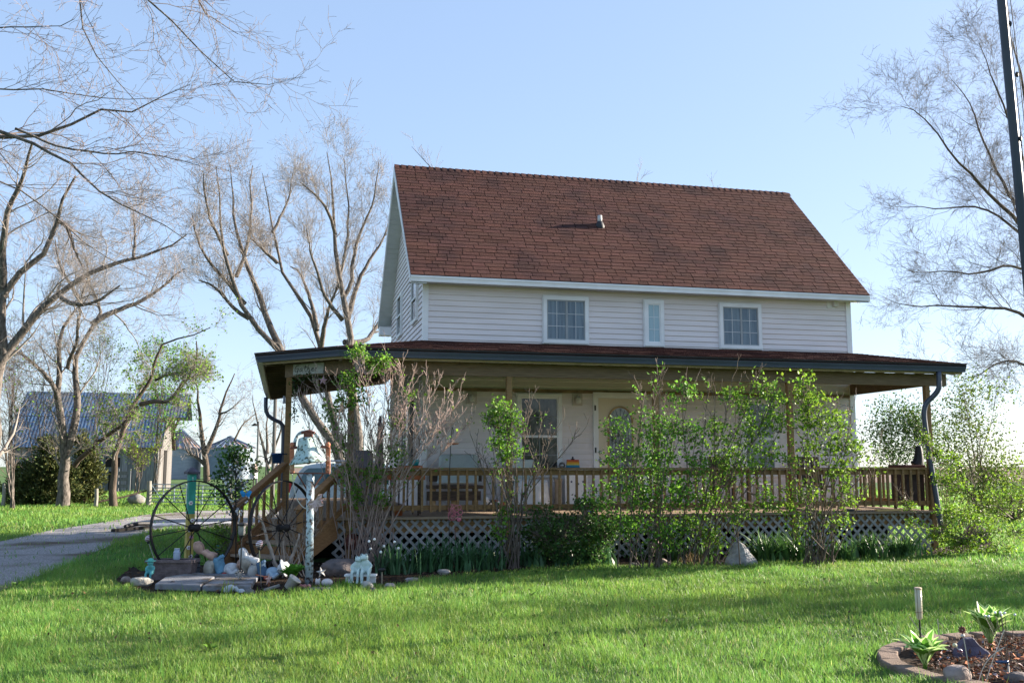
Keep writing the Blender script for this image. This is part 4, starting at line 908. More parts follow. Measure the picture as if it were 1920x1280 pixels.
b.prism([(bx1 + .05, bY + 1.55, bz_b - .05), (bx1 + .05, bY + bD - 1.55, bz_b - .05), (bx1 + 1.3, bY + bD / 2, bz_r - .12)], (0, 0, .04))
for s_ in (-1, 1): b.beam((bx1 + .1, c0[1] + s_ * (bD / 2 - .1), ez - .1), (bx1 + .1, c0[1] + s_ * (bD / 2 - 1.5), bz_b - .1), .22, .12); b.beam((bx1 + 1.3, c0[1], bz_r - .14), (bx1 + .1, c0[1] + s_ * (bD / 2 - 1.6), bz_b - .9), .12, .1)
b.build('hay_hood', mat('dark barn trim', (.10, .075, .06), .9, .25, 5), barn)
M_galv = mat('galvanized steel', (.15, .19, .24), .55, .1, .8, 0, 1, .5, metal=.35, stretch=(1, 1, 6))
M_galvw = mat('pale galvanized steel', (.26, .29, .34), .5, .1, .8, 0, 1, .5, metal=.3, stretch=(1, 1, 6))
M_rust = mat('rusty bin roof', (.22, .24, .27), .6, .1, 1.2, col2=(.32, .17, .11), lo=.45, hi=.6)
def bin_(label, px, F, half, yev, ypk, m):
    g_ = at(px, 873.5, F); s_ = mm(F); r = half * s_; h = 1.5 + (873.5 - yev) * s_; pk = 1.5 + (873.5 - ypk) * s_
    t = thing('grain_bin', label, 'grain bin', (g_[0], g_[1], 0), 'steel grain bins behind the gate'); b = MB(); n = 26; pr = []
    for i in range(n): z = h * i / n; pr += [(r, z), (r - .03, z + h / n * .5)]
    b.lathe(pr + [(r, h)], (g_[0], g_[1], 0), 48); b.build('drum', m, t, True)
    b = MB(); b.lathe([(r * 1.05, h - .06), (r * .55, h + (pk - h) * .5), (r * .12, pk)], (g_[0], g_[1], 0), 40); rf = b.build('roof', M_rust, t)
    b = MB()
    for k in range(24):
        a = 2 * math.pi * k / 24; d = np.array([math.cos(a), math.sin(a), 0]); c0 = np.array([g_[0], g_[1], 0]); b.beam(c0 + d * r * 1.05 + [0, 0, h - .02], c0 + d * r * .12 + [0, 0, pk + .04], .05, .08)
    b.lathe([(r * .14, pk - .05), (r * .14, pk + .15), (.02, pk + .28)], (g_[0], g_[1], 0), 16); b.build('roof_ribs', M_tin, rf)
bin_('wide low grain bin with rust streaked cone roof', 430, 112, 45, 839, 821, M_galv)
bin_('tall cone roofed grain bin half hidden by the barn', 337, 112, 38, 841, 808, M_galvw)
# gates and fence posts
M_gate = mat('galvanized gate tube', (.30, .36, .40), .45, .1, 4, metal=.5)
def gate(label, xa, xb, F, ytop, ybot, arch=False):
    pa, pb = at(xa, 873.5, F), at(xb, 873.5, F - .6); s_ = mm(F); z1 = 1.5 - (ytop - 873.5) * s_; z0 = 1.5 - (ybot - 873.5) * s_ + .12
    t = thing('farm_gate', label, 'gate', (*((pa + pb) / 2)[:2], 0), 'tube gates across the drive'); pa, pb = pa * [1, 1, 0], pb * [1, 1, 0]; b = MB(); zs = np.linspace(z0, z1, 6)
    for z in zs: b.tube([pa + [0, 0, z], pb + [0, 0, z]], .022, 6)
    for f in (0, .36, .66, 1): p = pa + (pb - pa) * f; b.tube([p + [0, 0, z0], p + [0, 0, z1]], .024, 6)
    b.build('rails', M_gate, t); b = MB(); b.tube([pa + [0, 0, z1], pa + (pb - pa) * .36 + [0, 0, z0]], .02, 6); b.tube([pb + [0, 0, z1], pa + (pb - pa) * .66 + [0, 0, z0]], .02, 6); b.build('brace', M_gate, t)
gate('galvanized tube gate left of the painted post', 285, 352, 37.3, 907, 945); gate('galvanized tube gate right of the painted post', 354, 432, 36.6, 909, 949)
M_fpost = mat('grey fence post', (.24, .23, .20), .9, .25, 6, stretch=(4, 4, .6))
for px, yt, yb, F, w_, lab in ((183, 915, 951, 35.6, .075, 'short grey fence post between the two tree trunks'), (281, 901, 949, 36.7, .1, 'stout grey fence post hinging the tube gate'), (432, 905, 949, 36.6, .08, 'fence post at the free end of the gate'), (10, 905, 960, 36, .07, 'dark fence post at the left edge')):
    p = at(px, 873.5, F); b = MB(); z = 1.5 - (yt - 873.5) * mm(F); b.tube([(p[0], p[1], -.1), (p[0] + .02, p[1], z * .5), (p[0], p[1], z)], [w_, w_ * .95, w_ * .9], 9)
    tag(b.build('fence_post', M_fpost), lab, 'fence post', 'fence posts by the drive')
p, q = at(186, 940, 35.5), at(279, 918, 36.6); b = MB(); b.tube([p, (p + q) / 2 - [0, 0, .04], q], .035, 7); tag(b.build('fence_rail', M_barkd), 'dark sloping pole rail leaning between two fence posts', 'fence rail')
t = thing('board_fence', 'small grey board fence in front of the barn doorway', 'fence', (*at(235, 873, 56)[:2], 0))
pa, pb = at(222, 873.5, 56) * [1, 1, 0], at(244, 873.5, 56) * [1, 1, 0]
for z in (.35, .75, 1.1): b = MB(); b.beam(pa + [0, 0, z], pb + [0, 0, z], .04, .2); b.build('board', M_oldl, t)
for q in (pa, pb): b = MB(); b.beam(q, q + [0, 0, 1.35], .12, .12); b.build('post', M_oldw, t)
def rockmesh(name, label, c, r, m, seed=0, cat='rock', group=None, rot=0., facets=13, soft=.35):
    """angular stone: a convex shape cut by random planes, then roughened"""
    b = MB(); rs = np.random.default_rng(seed); n, k = 16, 26; V = []; N = unit(rs.normal(size=(facets, 3))); N = np.vstack([N, [[0, 0, 1], [0, 0, -1]]]); H = rs.uniform(.72, 1.0, len(N)); ph = rs.uniform(0, 6, 6)
    for i in range(n + 1):
        th = math.pi * i / n
        for j in range(k):
            a = 2 * math.pi * j / k; d = np.array([math.sin(th) * math.cos(a), math.sin(th) * math.sin(a), -math.cos(th)]); q = N @ d; f = min(1.12, (H[q > .05] / q[q > .05]).min())
            f = f * (1 - soft * .5) + soft * .5 + .03 * math.sin(7 * d[0] + ph[0]) * math.sin(6 * d[2] + ph[1]) + rs.normal() * .009; v = d * f * np.array(r); ca, sa = math.cos(rot), math.sin(rot); V.append((c[0] + v[0] * ca - v[1] * sa, c[1] + v[0] * sa + v[1] * ca, c[2] + v[2]))
    b.add(V, [(i * k + j, i * k + (j + 1) % k, (i + 1) * k + (j + 1) % k, (i + 1) * k + j) for i in range(n) for j in range(k)])
    o = b.build(name, m, None, True); tag(o, label, cat, group); return o
M_rock = mat('grey field stone', (.20, .195, .185), .9, .3, 7, .8, 30, .2, col3=(.30, .27, .23), s3=4)
M_rockp = mat('pinkish field stone', (.24, .19, .165), .9, .3, 7, .8, 30, .2, col3=(.32, .29, .27), s3=5)
M_rockd = mat('dark stone', (.10, .09, .09), .85, .3, 7, .7, 30, .25, col3=(.16, .13, .12), s3=5)
M_rockw = mat('pale limestone', (.36, .34, .30), .9, .25, 8, .7, 30, .2, col3=(.22, .2, .17), s3=5)
rockmesh('field_rock', 'grey rock on the grass in front of the gate', [*gnd(256, 946)[:2], .2], (.36, .3, .26), M_rock, 3)
# timbers and pipe on the drive
b = MB(); p, q = gnd(212, 999), gnd(278, 994); b.beam(p + [0, 0, .06], q + [0, 0, .07], .14, .07); tag(b.build('plank', mat('black plank', (.02, .018, .016), .8)), 'blackened plank lying on the gravel driveway', 'plank')
b = MB(); p, q = gnd(234, 997), gnd(279, 993.5); b.tube(resample([p + [0, 0, .12], (p + q) / 2 + [0, 0, .17], q + [0, 0, .15]], 10), .05, 7); tag(b.build('hose', mat('black hose', (.015, .015, .017), .5)), 'black hose bundle resting on the plank on the driveway', 'hose')
b = MB(); p, q = gnd(262, 989), gnd(445, 983.5); b.tube([p + [0, 0, .05], q + [0, 0, .05]], .045, 8); tag(b.build('pipe', mat('white pipe', (.6, .6, .62), .5)), 'long white pipe lying along the edge of the gravel', 'pipe')
# parked car
M_car = mat('silver car paint', (.38, .47, .52), .3, .04, 3, spec=.5, metal=.1, coat=.5)
M_cglass = mat('car glass', (.04, .10, .11), .06, .15, 2, spec=.7)
M_tyre = mat('tyre', (.015, .015, .016), .85)
Fc = 28.; cpos = at(703, 873.5, Fc) * [1, 1, 0]
def CL(x, y, z): return cpos + RT * x + np.array([.23, .973, 0]) * y + np.array([0, 0, z * .9])
car = thing('parked_car', 'silver blue estate car parked behind the porch steps', 'car', cpos)
P2d = [(-2.25, .35), (-2.3, .75), (-2.22, 1.05), (-2.05, 1.5), (-1.9, 1.68), (-1.5, 1.76), (.2, 1.74), (.55, 1.66), (1.15, 1.12), (2.1, .98), (2.3, .75), (2.3, .38), (1.9, .3), (-1.9, .3)]
b = MB(); n = len(P2d); V = []
for y, ins in ((-.86, 0.), (-.80, .0), (.80, 0.), (.86, 0.)):
    for x, z in P2d:
        k = .0 if z < 1.05 else (z - 1.05) * .22
        V.append(CL(x, (y + k if y < 0 else y - k), z))
Fs = [(k * n + i, k * n + (i + 1) % n, (k + 1) * n + (i + 1) % n, (k + 1) * n + i) for k in range(3) for i in range(n)] + [tuple(range(n))[::-1], tuple(range(3 * n, 4 * n))]
b.add(V, Fs); b.build('body', M_car, car, bevel=.03)
for pts in ([(-2.02, 1.1), (-1.9, 1.5), (-1.78, 1.6), (-1.2, 1.62), (-1.12, 1.1)], [(-1.0, 1.1), (-1.08, 1.62), (-.12, 1.63), (-.1, 1.1)], [(.02, 1.1), (0., 1.63), (.35, 1.6), (.95, 1.12)]):
    b = MB(); V = [CL(x, -.875 + (z - 1.05) * .22, z) for x, z in pts]; V2 = [CL(x, -.85 + (z - 1.05) * .22, z) for x, z in pts]; k = len(pts)
    b.add(V + V2, [tuple(range(k)), tuple(range(k, 2 * k))[::-1]] + [(i, k + i, k + (i + 1) % k, (i + 1) % k) for i in range(k)]); b.build('side_window', M_cglass, car)
for x in (-1.4, 1.4):
    b = MB(); A = np.column_stack([RT, [0, 0, 1], np.array([.23, .973, 0])]); b.lathe([(.2, -.1), (.32, -.1), (.345, -.06), (.345, .1)], CL(x, -.82, .345), 24, A); wh = b.build('wheel', M_tyre, car, True)
    b = MB(); b.lathe([(.2, -.0), (.2, -.02), (.04, -.03)], CL(x, -.92, .345), 16, A); b.build('rim', M_steel, wh)
for y in (-.55, .55): b = MB(); b.tube([CL(-1.6, y, 1.76), CL(-1.5, y, 1.84), CL(0, y, 1.83), CL(.15, y, 1.75)], .025, 6); b.build('roof_rail', M_steel, car)
for z in (.62,): b = MB(); b.beam(CL(-2.2, -.885, z), CL(2.2, -.885, z), .03, .1); b.build('side_trim', M_tyre, car)
b = MB(); b.beam(CL(-2.3, -.7, 1.0), CL(-2.26, -.5, 1.0), .06, .3); b.build('tail_light', mat('red lens', (.4, .02, .02), .3), car)
# utility posts and bird feeders behind
for px, yt, F, r_, lab, m_ in ((512.5, 700, 40, .085, 'thick tan utility pole beside the porch downspout', M_oldl), (482, 790, 44, .05, 'thin weathered pole left of the utility pole', M_oldw)):
    p = at(px, 873.5, F); b = MB(); z = 1.5 + (873.5 - yt) * mm(F); b.tube([(p[0], p[1], 0), (p[0], p[1], z / 2), (p[0], p[1], z)], [r_, r_ * .95, r_ * .9], 10); tag(b.build('utility_pole', m_), lab, 'pole')
p = at(478, 797, 44); b = MB(); b.lathe([(.02, .1), (.16, 0), (.14, -.02)], p, 12); b.beam(p + [0, 0, .05], p + RT * .12 + [0, 0, .0], .03, .03); tag(b.build('yard_lamp', M_dark), 'small dark yard lamp on top of the thin weathered pole', 'lamp')
t = thing('feeder_pole', 'black shepherd hook pole hung with bird feeders beyond the stair rail', 'bird feeder', at(499, 873.5, 26) * [1, 1, 0]); M_blk = mat('black iron', (.02, .02, .022), .5)
p = at(499, 873.5, 26) * [1, 1, 0]; b = MB(); b.tube([p, p + [0, 0, 1.95]], .02, 6)
for s_ in (-1, 1): b.tube([p + [0, 0, 1.6]] + [p + RT * s_ * (.16 - .16 * math.cos(a)) + [0, 0, 1.6 + .17 * math.sin(a)] for a in np.linspace(.3, 2.9, 8)], .012, 5)
b.build('pole', M_blk, t)
for s_, h_ in ((-1, .22), (1, .16)):
    q = p + RT * s_ * .31 + [0, 0, 1.52]; b = MB(); b.lathe([(.02, .05), (.07, -.02), (.06, -h_), (.08, -h_ - .03)], q, 10); b.build('feeder', mat('feeder plastic', (.45, .35, .3), .4), t)
t = thing('bird_feeder', 'small white roofed bird feeder behind the leafy bush', 'bird feeder', at(476, 873.5, 24) * [1, 1, 0]); p = at(476, 873.5, 24) * [1, 1, 0]
b = MB(); b.tube([p, p + [0, 0, 1.2]], .018, 6); b.build('pole', M_blk, t); b = MB(); b.lathe([(.10, 1.2), (.09, 1.36)], p, 10); b.build('tray', M_trim, t); b = MB(); b.lathe([(.15, 1.36), (.02, 1.46)], p, 12); b.build('roof', M_dark, t)
tree('bare_tree', 'bare forked tree in front of the wide grain bin', (388, 900), 85, [
    ([(389, 902), (387, 860), (384, 838), (378, 805), (375, 770), (372, 735), (365, 700)], .3, .04, 0), ([(386, 848), (398, 815), (410, 790), (412, 765), (420, 735), (440, 700)], .22, .04, 1), ([(387, 872), (372, 858), (352, 848), (345, 830)], .18, .04, 0), ([(411, 775), (430, 770), (450, 750)], .1, .03, 0), ([(440, 825), (452, 800), (462, 790), (480, 775)], .1, .03, 2)], LV(5, 4, 3, 2, 1.2), bark=M_barkd)
tree('bare_tree', 'small bare tree behind the utility pole', (505, 905), 60, [([(510, 905), (500, 850), (480, 790), (474, 740)], .12, .02, 0), ([(505, 870), (525, 810), (530, 760)], .1, .02, 0), ([(502, 850), (498, 800), (505, 760)], .1, .02, 1)], LV(4, 4, 3, 2, 1.))
shrub('viburnum_bush', 'round leafy green bush in front of the wide grain bin', (440, 975), 22, [(430, 850, 22, 16, 26), (445, 870, 30, 20, 40), (420, 890, 24, 20, 30), (455, 850, 14, 12, 10), (425, 930, 22, 20, 22), (455, 910, 18, 20, 16), (480, 875, 12, 20, 8)], lm=M_leafd, leaf=.085, stems=10, tint=(1, 1.2, 1), depthr=.5)
# ------------------------------------------------------------------ garden ornaments by the steps
def C(name, col, rough=.6, **k): return mat(name, col, rough, k.pop('var', .1), k.pop('scale', 9), **k)
M_iron = C('rusted wheel iron', (.016, .013, .013), .7, var=.4, scale=8)
def wagon_wheel(label, cx_, cy_, rp, F, turn, lean=0., ns=14):
    c = at(cx_, cy_, F); r = rp * mm(F); h = RT * math.cos(turn) + np.array([.23, .973, 0]) * math.sin(turn); nn = np.array([-h[1], h[0], 0]); up = unit(np.array([0, 0, 1.]) + nn * lean); ax = np.cross(h, up)
    t = thing('wagon_wheel', label, 'wheel', (*c[:2], max(0, c[2] - r))); b = MB(); n = 64; V = []
    for i in range(n):
        a = 2 * math.pi * i / n; d = h * math.cos(a) + up * math.sin(a)
        for dr, dn in ((0, -.028), (0, .028), (-.014, .028), (-.014, -.028)): V.append(c + d * (r + dr) + ax * dn)
    b.add(V, [(i * 4 + j, i * 4 + (j + 1) % 4, ((i + 1) % n) * 4 + (j + 1) % 4, ((i + 1) % n) * 4 + j) for i in range(n) for j in range(4)]); b.build('rim', M_iron, t)
    A = np.column_stack([h, up, ax]); b = MB(); b.lathe([(.022, -.12), (.034, -.11), (.034, -.07), (.055, -.07), (.055, -.055), (.034, -.05), (.034, .05), (.055, .055), (.055, .07), (.034, .11), (.022, .12)], c, 18, A); b.build('hub', M_iron, t)
    for k in range(ns):
        a = 2 * math.pi * (k + .3) / ns; d = h * math.cos(a) + up * math.sin(a); sd = .06 * (1 if k % 2 else -1); b = MB(); b.tube([c + d * .06 + ax * sd, c + d * (r - .012) + ax * sd * .25], .0075, 5); b.build('spoke', M_iron, t)
wagon_wheel('complete large iron spoked wheel standing around the painted post', 364, 989, 88, 13.25, .86, .05)
wagon_wheel('iron spoked wheel leaning in front of the steps behind the bell post', 531, 989, 88, 13.45, 1.06, .04)
# dinner bell
p0 = gnd(579, 1096); Fb = depth(p0); sB = mm(Fb)
M_peel = mat('peeling white blue paint', (.50, .60, .66), .7, .12, 30, .4, 60, .2, col3=(.10, .08, .07), s3=22)
M_bell = mat('weathered pale green bell', (.36, .50, .50), .75, .2, 14, .5, 40, .2, col2=(.52, .62, .60), col3=(.07, .08, .05), s3=24)
M_redp = mat('orange red flaking iron', (.45, .16, .09), .75, .3, 16, col3=(.55, .35, .28), s3=9)
M_rustd = mat('rust brown iron', (.16, .06, .045), .8, .3, 16)
bell = thing('dinner_bell', 'cast farm bell with peeling pale paint on a white post', 'bell', p0)
def bp(x, y, d=0.): return at(x, y, Fb + d)
b = MB(); b.tube([p0, bp(581, 1000), bp(582, 888)], [.052, .05, .048], 14); b.build('post', M_peel, bell, True)
cb = bp(578, 867)
tl = R(7); A = np.column_stack([RT * math.cos(tl) + UP * math.sin(tl), np.array([.23, .973, 0]), -RT * math.sin(tl) + np.array([0, 0, 1]) * math.cos(tl)])
pr = [(.235, -.005), (.238, .01), (.20, .05), (.165, .10), (.135, .16), (.115, .22), (.105, .28), (.09, .315), (.05, .33), (.0, .333)]
b = MB(); b.lathe(pr, cb, 32, A, cap=False); b.lathe([(.22, -.005), (.19, .05), (.12, .2), (.09, .3)], cb, 32, A, cap=False); b.build('bell_cup', M_bell, bell, True)
b = MB(); b.tube([cb + [0, 0, .25], cb + [0, 0, .03]], .012, 6); b.ell(cb + [0, 0, .02], .04, 10, 7); b.build('clapper', M_rustd, bell, True)
for x0, x1 in ((544, 551), (612, 618)):
    b = MB(); yt = 838; pa, pb = bp((x0 + x1) / 2, 887), bp((x0 + x1) / 2, yt); b.beam(pa, pb, .055, .02, tuple(np.array([.23, .973, 0])))
    for k in range(4): q = pb + (pa - pb) * (.35 + .17 * k) - np.array([.23, .973, 0]) * .024; b.ell(q, .008, 6, 4)
    b.ell(pb + [0, 0, .03], (.03, .03, .035), 10, 6); b.build('upright', M_redp, bell)
b = MB(); b.beam(bp(545, 887), bp(618, 887), .06, .015); b.build('crossbar', M_rustd, bell)
for xa in (558, 606): b = MB(); b.tube([bp(xa, 888), bp(580, 925)], .010, 6); b.build('brace', M_rustd, bell)
for xa, ya, xb, yb in ((545, 840, 557, 838.5), (602, 837, 616, 838)): b = MB(); b.tube([bp(xa, ya), bp(xb, yb)], .018, 8); b.build('yoke_arm', M_rustd, bell)
b = MB(); b.tube(resample([bp(565, 812), bp(577, 807), bp(590, 811)], 10), .017, 8); b.beam(bp(570, 815), bp(586, 814), .05, .06); b.build('yoke', M_rustd, bell)
b = MB(); b.tube(resample([bp(552, 838, .04), bp(553, 824, .04), bp(561, 811, .04), bp(577, 808, .04), bp(592, 811, .04), bp(600, 824, .04), bp(605, 836, .04)], 30), .02, 8); b.build('yoke_arch', M_peel, bell)
b = MB(); b.tube(resample([bp(548, 888, -.05), bp(551, 915, -.05), bp(558, 940, -.05), bp(574, 956, -.05), bp(579, 945, -.06)], 24), .006, 5); tag(b.build('rope', C('white rope', (.55, .52, .5), .9)), 'white pull rope looping from the bell frame to its post', 'rope')
c = bp(592, 938, -.07); b = MB()
for k in range(9):
    a = -2.7 + k * .42 + random.uniform(-.1, .1); L_ = random.uniform(.09, .15); d = RT * math.cos(a) * .9 + np.array([0, 0, math.sin(a)]); q = np.cross(d, FW) * .03
    b.add([c - q * .4, c + q * .4, c + d * L_ * .7 + q * 1.0 - FW * .03, c + d * L_, c + d * L_ * .7 - q - FW * .03], [(0, 1, 2, 3, 4)])
tag(b.build('rag_star', C('pale pink rag', (.55, .42, .42), .9)), 'pale pink torn cloth star tied to the bell post', 'rag ornament')
# painted post
M_teal = mat('teal paint', (.03, .26, .21), .6, .2, 8); M_yel = mat('faded yellow paint', (.42, .33, .09), .7, .25, 8); M_grn = mat('dark green paint', (.03, .09, .04), .7, .2, 8); M_pw = mat('brown picture paint', (.26, .17, .08), .7, .35, 12, col2=(.10, .09, .05))
pp_ = gnd(352, 1078); Fp = depth(pp_); t = thing('painted_post', 'square garden post painted teal and yellow with flowers and a dark cap', 'painted post', pp_)
ca = .62; hx = RT * math.cos(ca) + np.array([.23, .973, 0]) * math.sin(ca); hy = np.array([-hx[1], hx[0], 0]); hz = .048
def seg(z0, z1, m, nm, e=0.):
    b = MB(); b.beam(pp_ + [0, 0, z0], pp_ + [0, 0, z1], 2 * hz + e, 2 * hz + e, tuple(hx)); return b.build(nm, m, t)
zt_ = 1.39; seg(0, .18, M_grn, 'foot_band', .002); seg(.18, .84, M_yel, 'lower_shaft'); seg(.84, zt_, M_teal, 'upper_shaft', .001)
b = MB(); qr = pp_ + hx * (hz + .001); b.beam(qr + [0, 0, .55], qr + [0, 0, 1.22], .07, .006, tuple(hx)); b.build('painted_panel', M_pw, t)
b = MB(); b.lathe([(.12, zt_), (.125, zt_ + .03), (.115, zt_ + .035), (.03, zt_ + .09), (.0, zt_ + .095)], pp_, 4, np.column_stack([unit(hx + hy), unit(hy - hx), [0, 0, 1]])); b.build('cap', mat('slate cap', (.06, .055, .075), .6), t)
nrm = -hy; b = MB()
def flower(o, z, dx, r, col):
    q = pp_ + nrm * (hz + .003) + hx * dx + [0, 0, z]
    for k in range(6):
        a = k * math.pi / 3; q2 = q + (hx * math.cos(a) + np.array([0, 0, math.sin(a)])) * r * .62; b.ell(q2, (.012, .012, .012), 6, 4, tint=col)
    b.ell(q + nrm * .008, .009, 6, 4, tint=(.35, .05, .25))
for z, dx, r, cl in ((.26, .015, .03, (1, 1, 1)), (.38, -.02, .03, (1, 1, 1)), (.52, .01, .028, (.75, .35, .6)), (.62, -.015, .03, (1, 1, 1)), (.75, .015, .03, (1, 1, 1)), (.99, -.015, .032, (1, 1, 1))): flower(b, z, dx, r, cl)
b.build('painted_flowers', mat('flower paint', (.75, .75, .75), .6, .05, tint=True), t)
b = MB(); q = pp_ + nrm * (hz + .003) + [0, 0, 1.29]; b.beam(q, q + [0, 0, .05], .008, .004); b.beam(q + hx * -.012 + [0, 0, .05], q + hx * .006 + [0, 0, .05], .006, .008); b.beam(q + hx * -.01, q + hx * .01, .006, .008)
b.build('painted_numeral', M_trim, t)
# slab, rocks
M_conc = mat('old concrete slab', (.20, .205, .22), .9, .15, 5, .5, 60, .2, col3=(.12, .10, .08), s3=3.2)
t = thing('stone_slab', 'cracked pale concrete slab at the front of the ornament bed', 'slab', gnd(380, 1095))
def slabp(px, z, nm):
    b = MB(); b.prism([(*gnd(x, y)[:2], .012) for x, y in px], (0, 0, z)); b.build(nm, M_conc, t, bevel=.012)
slabp([(290, 1107), (375, 1110), (402, 1093), (372, 1084), (310, 1093)], .075, 'slab_piece'); slabp([(379, 1110), (470, 1111), (478, 1096), (405, 1094)], .07, 'slab_piece'); slabp([(378, 1082), (404, 1091.5), (480, 1094), (492, 1080), (455, 1074), (392, 1076)], .05, 'slab_piece')
M_rockg = mat('speckled grey granite', (.30, .30, .31), .9, .3, 12, .8, 40, .2, col3=(.20, .195, .19), s3=6)
RK = [(235, 1092, 9, 7, M_rockp, 'small pinkish stone at the left tip of the bed'), (262, 1100, 22, 12, M_rockw, 'pale rounded boulder below the teal frog'), (425, 1108, 16, 8, M_rockd, 'dark flat stone at the slab edge under a weed'),
      (468, 1114, 10, 6, M_rock, 'small grey stone right of the slab'), (597, 1112, 22, 7, M_rockd, 'flat brown stone in front of the bell post'), (640, 1082, 40, 20, M_rockd, 'large dark boulder behind the frog couple'), (690, 1104, 15, 9, M_rockw, 'pale stone below the frog couple bench'),
      (731, 1104, 13, 7, M_rock, 'grey stone right of the frog couple bench'), (777, 1092, 16, 6, M_rockp, 'tan flat stone at the iris edge'), (833, 1078, 12, 7, M_rock, 'small grey stone among the dark irises'), (1389, 1060, 0, 0, None, 'big upright grey boulder beside the arching lilac'),
      (1662, 1040, 20, 9, M_rockp, 'low reddish stone in front of the right irises'), (1842, 1020, 24, 22, M_rockd, 'dark boulder near the low shrub at the right end'), (1245, 1060, 14, 8, M_rockp, 'rust coloured stone below the broad lilac'), (1190, 1062, 10, 5, M_rock, 'small grey stone left of the pink ornament'), (1540, 1052, 14, 5, M_rockd, 'flat dark stone at the foot of the tall lilac'), (1590, 1048, 12, 5, M_rock, 'flat grey stone between tall lilac and right irises'), (700, 1108, 7, 4, M_rockd, 'little dark stone by the bench foot'), (615, 1108, 9, 5, M_rockw, 'little pale stone by the shell'), (655, 1100, 8, 5, M_rockd, 'little brown stone left of the bench')]
for i, (x, y, rx, rz, m, lab) in enumerate(RK):
    if m is None: continue
    g_ = gnd(x, y); F = depth(g_); rockmesh('garden_rock', lab, [g_[0], g_[1] + rx * mm(F) * .7, rz * mm(F) * .62], (rx * mm(F), rx * mm(F) * .8, rz * mm(F)), m, i + 10, 'rock', 'stones edging the garden bed', rot=i * .7)
# planter, jar, lanterns
M_plant = mat('mauve stone planter', (.16, .125, .125), .9, .25, 14, .8, 40, .15)
pb = gnd(318, 1088); t = thing('planter_box', 'long mauve stone planter box beside the left wheel', 'planter', pb); F = depth(pb); s = mm(F)
b = MB(); P = [pb + RT * x + np.array([.23, .973, 0]) * y for x, y in ((-.27, 0), (.26, 0), (.26, .22), (-.27, .22))]; Q = [pb + RT * x * 1.15 + np.array([.23, .973, 0]) * (y * 1.15 - .02) + [0, 0, .24] for x, y in ((-.27, 0), (.26, 0), (.26, .22), (-.27, .22))]
b.add(P + Q, [(3, 2, 1, 0), (4, 5, 6, 7), (0, 1, 5, 4), (1, 2, 6, 5), (2, 3, 7, 6), (3, 0, 4, 7)]); b.build('trough', M_plant, t, bevel=.01)
b = MB(); cq = (Q[0] + Q[2]) / 2
for i in range(4): b.beam(Q[i] + [0, 0, .012], Q[(i + 1) % 4] + [0, 0, .012], .05, .035)
b.build('rim', M_plant, t); b = MB(); b.ell(cq - [0, 0, .0], (.25, .1, .03), 14, 6); b.build('soil', M_mulch, t, True)
b = MB(); q = cq + RT * .05 + [0, 0, .02]; b.lathe([(.042, 0), (.046, .02), (.046, .10), (.034, .125), (.036, .15)], q, 16); jr = b.build('glass_jar', mat('milky jar', (.35, .42, .55), .15, .15, 8, spec=.6)); tag(jr, 'pale blue glass jar standing in the mauve planter', 'jar')
def stakeball(label, xb, yb, xt, yt, rp):
    g_ = gnd(xb, yb); F = depth(g_); e = at(xt, yt, F); t = thing('striped_ball_stake', label, 'garden stake', g_, 'striped glass balls on stakes'); b = MB(); b.tube([g_, e], .006, 6); b.build('stake', M_steel, t)
    b = MB(); b.lathe([(.014, -.03), (.024, -.01), (.02, .01)], e, 10); b.build('collar', M_blk, t); r = rp * mm(F); b = MB(); k, n = 16, 12; cc = e + [0, 0, r]
    for i in range(n):
        t0, t1 = math.pi * i / n, math.pi * (i + 1) / n; V = [cc + np.array([r * math.sin(q) * math.cos(2 * math.pi * j / k), r * math.sin(q) * math.sin(2 * math.pi * j / k), -r * math.cos(q) + .25 * r * math.sin(q) * math.cos(2 * math.pi * j / k)]) for q in (t0, t1) for j in range(k)]
        b.add(V, [(j, (j + 1) % k, k + (j + 1) % k, k + j) for j in range(k)], (1, 1, 1) if i % 2 else (.35, .06, .12))
    b.build('ball', mat('striped glass', (.62, .62, .66), .2, .05, tint=True, spec=.6), t, True)
stakeball('striped glass ball on a pale stake behind the mauve planter', 293, 1060, 278, 1015, 6.2); stakeball('striped glass ball on a stake in front of the second wheel', 490, 1104, 486, 1026, 6.8)
g_ = gnd(450, 1098); F = depth(g_); t = thing('solar_lantern', 'black path lantern on a tall stake in front of the stair newel', 'lantern', g_); s = mm(F)
b = MB(); b.tube([g_, g_ + [0, 0, 92 * s]], .009, 6); b.lathe([(.012, 88 * s), (.035, 93 * s)], g_, 6); b.build('stake', M_blk, t)
b = MB(); b.lathe([(.036, 94 * s), (.046, 97 * s), (.046, 110 * s), (.038, 112 * s)], g_, 6); b.build('lens', mat('lantern lens', (.25, .24, .23), .25, .2, 20), t); b = MB(); b.lathe([(.055, 111 * s), (.058, 114 * s), (.03, 117 * s)], g_, 6); b.build('cap', M_blk, t)
b = MB(); q = g_ + [0, 0, 22 * s] - FW * .03
for k in range(10): a = 2 * math.pi * k / 10; b.tube([q, q + (RT * math.cos(a) + np.array([0, 0, math.sin(a)])) * random.uniform(.03, .06)], .005, 4); b.ell(q + (RT * math.cos(a) + np.array([0, 0, math.sin(a)])) * .05, .009, 6, 4)
tag(b.build('metal_blossom', mat('pale pewter', (.42, .38, .34), .5)), 'pewter blossom ornament fixed to the lantern stake', 'ornament')
g_ = gnd(368, 1079); t = thing('tin_lantern', 'grey tin candle lantern behind the slab between post and lying statue', 'lantern', g_); b = MB(); b.lathe([(.048, 0), (.052, .02), (.042, .2), (.03, .24)], g_, 12); b.build('body', mat('tin', (.12, .135, .16), .5, .2, 16), t, False)
b = MB(); b.lathe([(.034, .235), (.036, .27), (.012, .30)], g_, 12); b.build('cap', M_blk, t); b = MB()
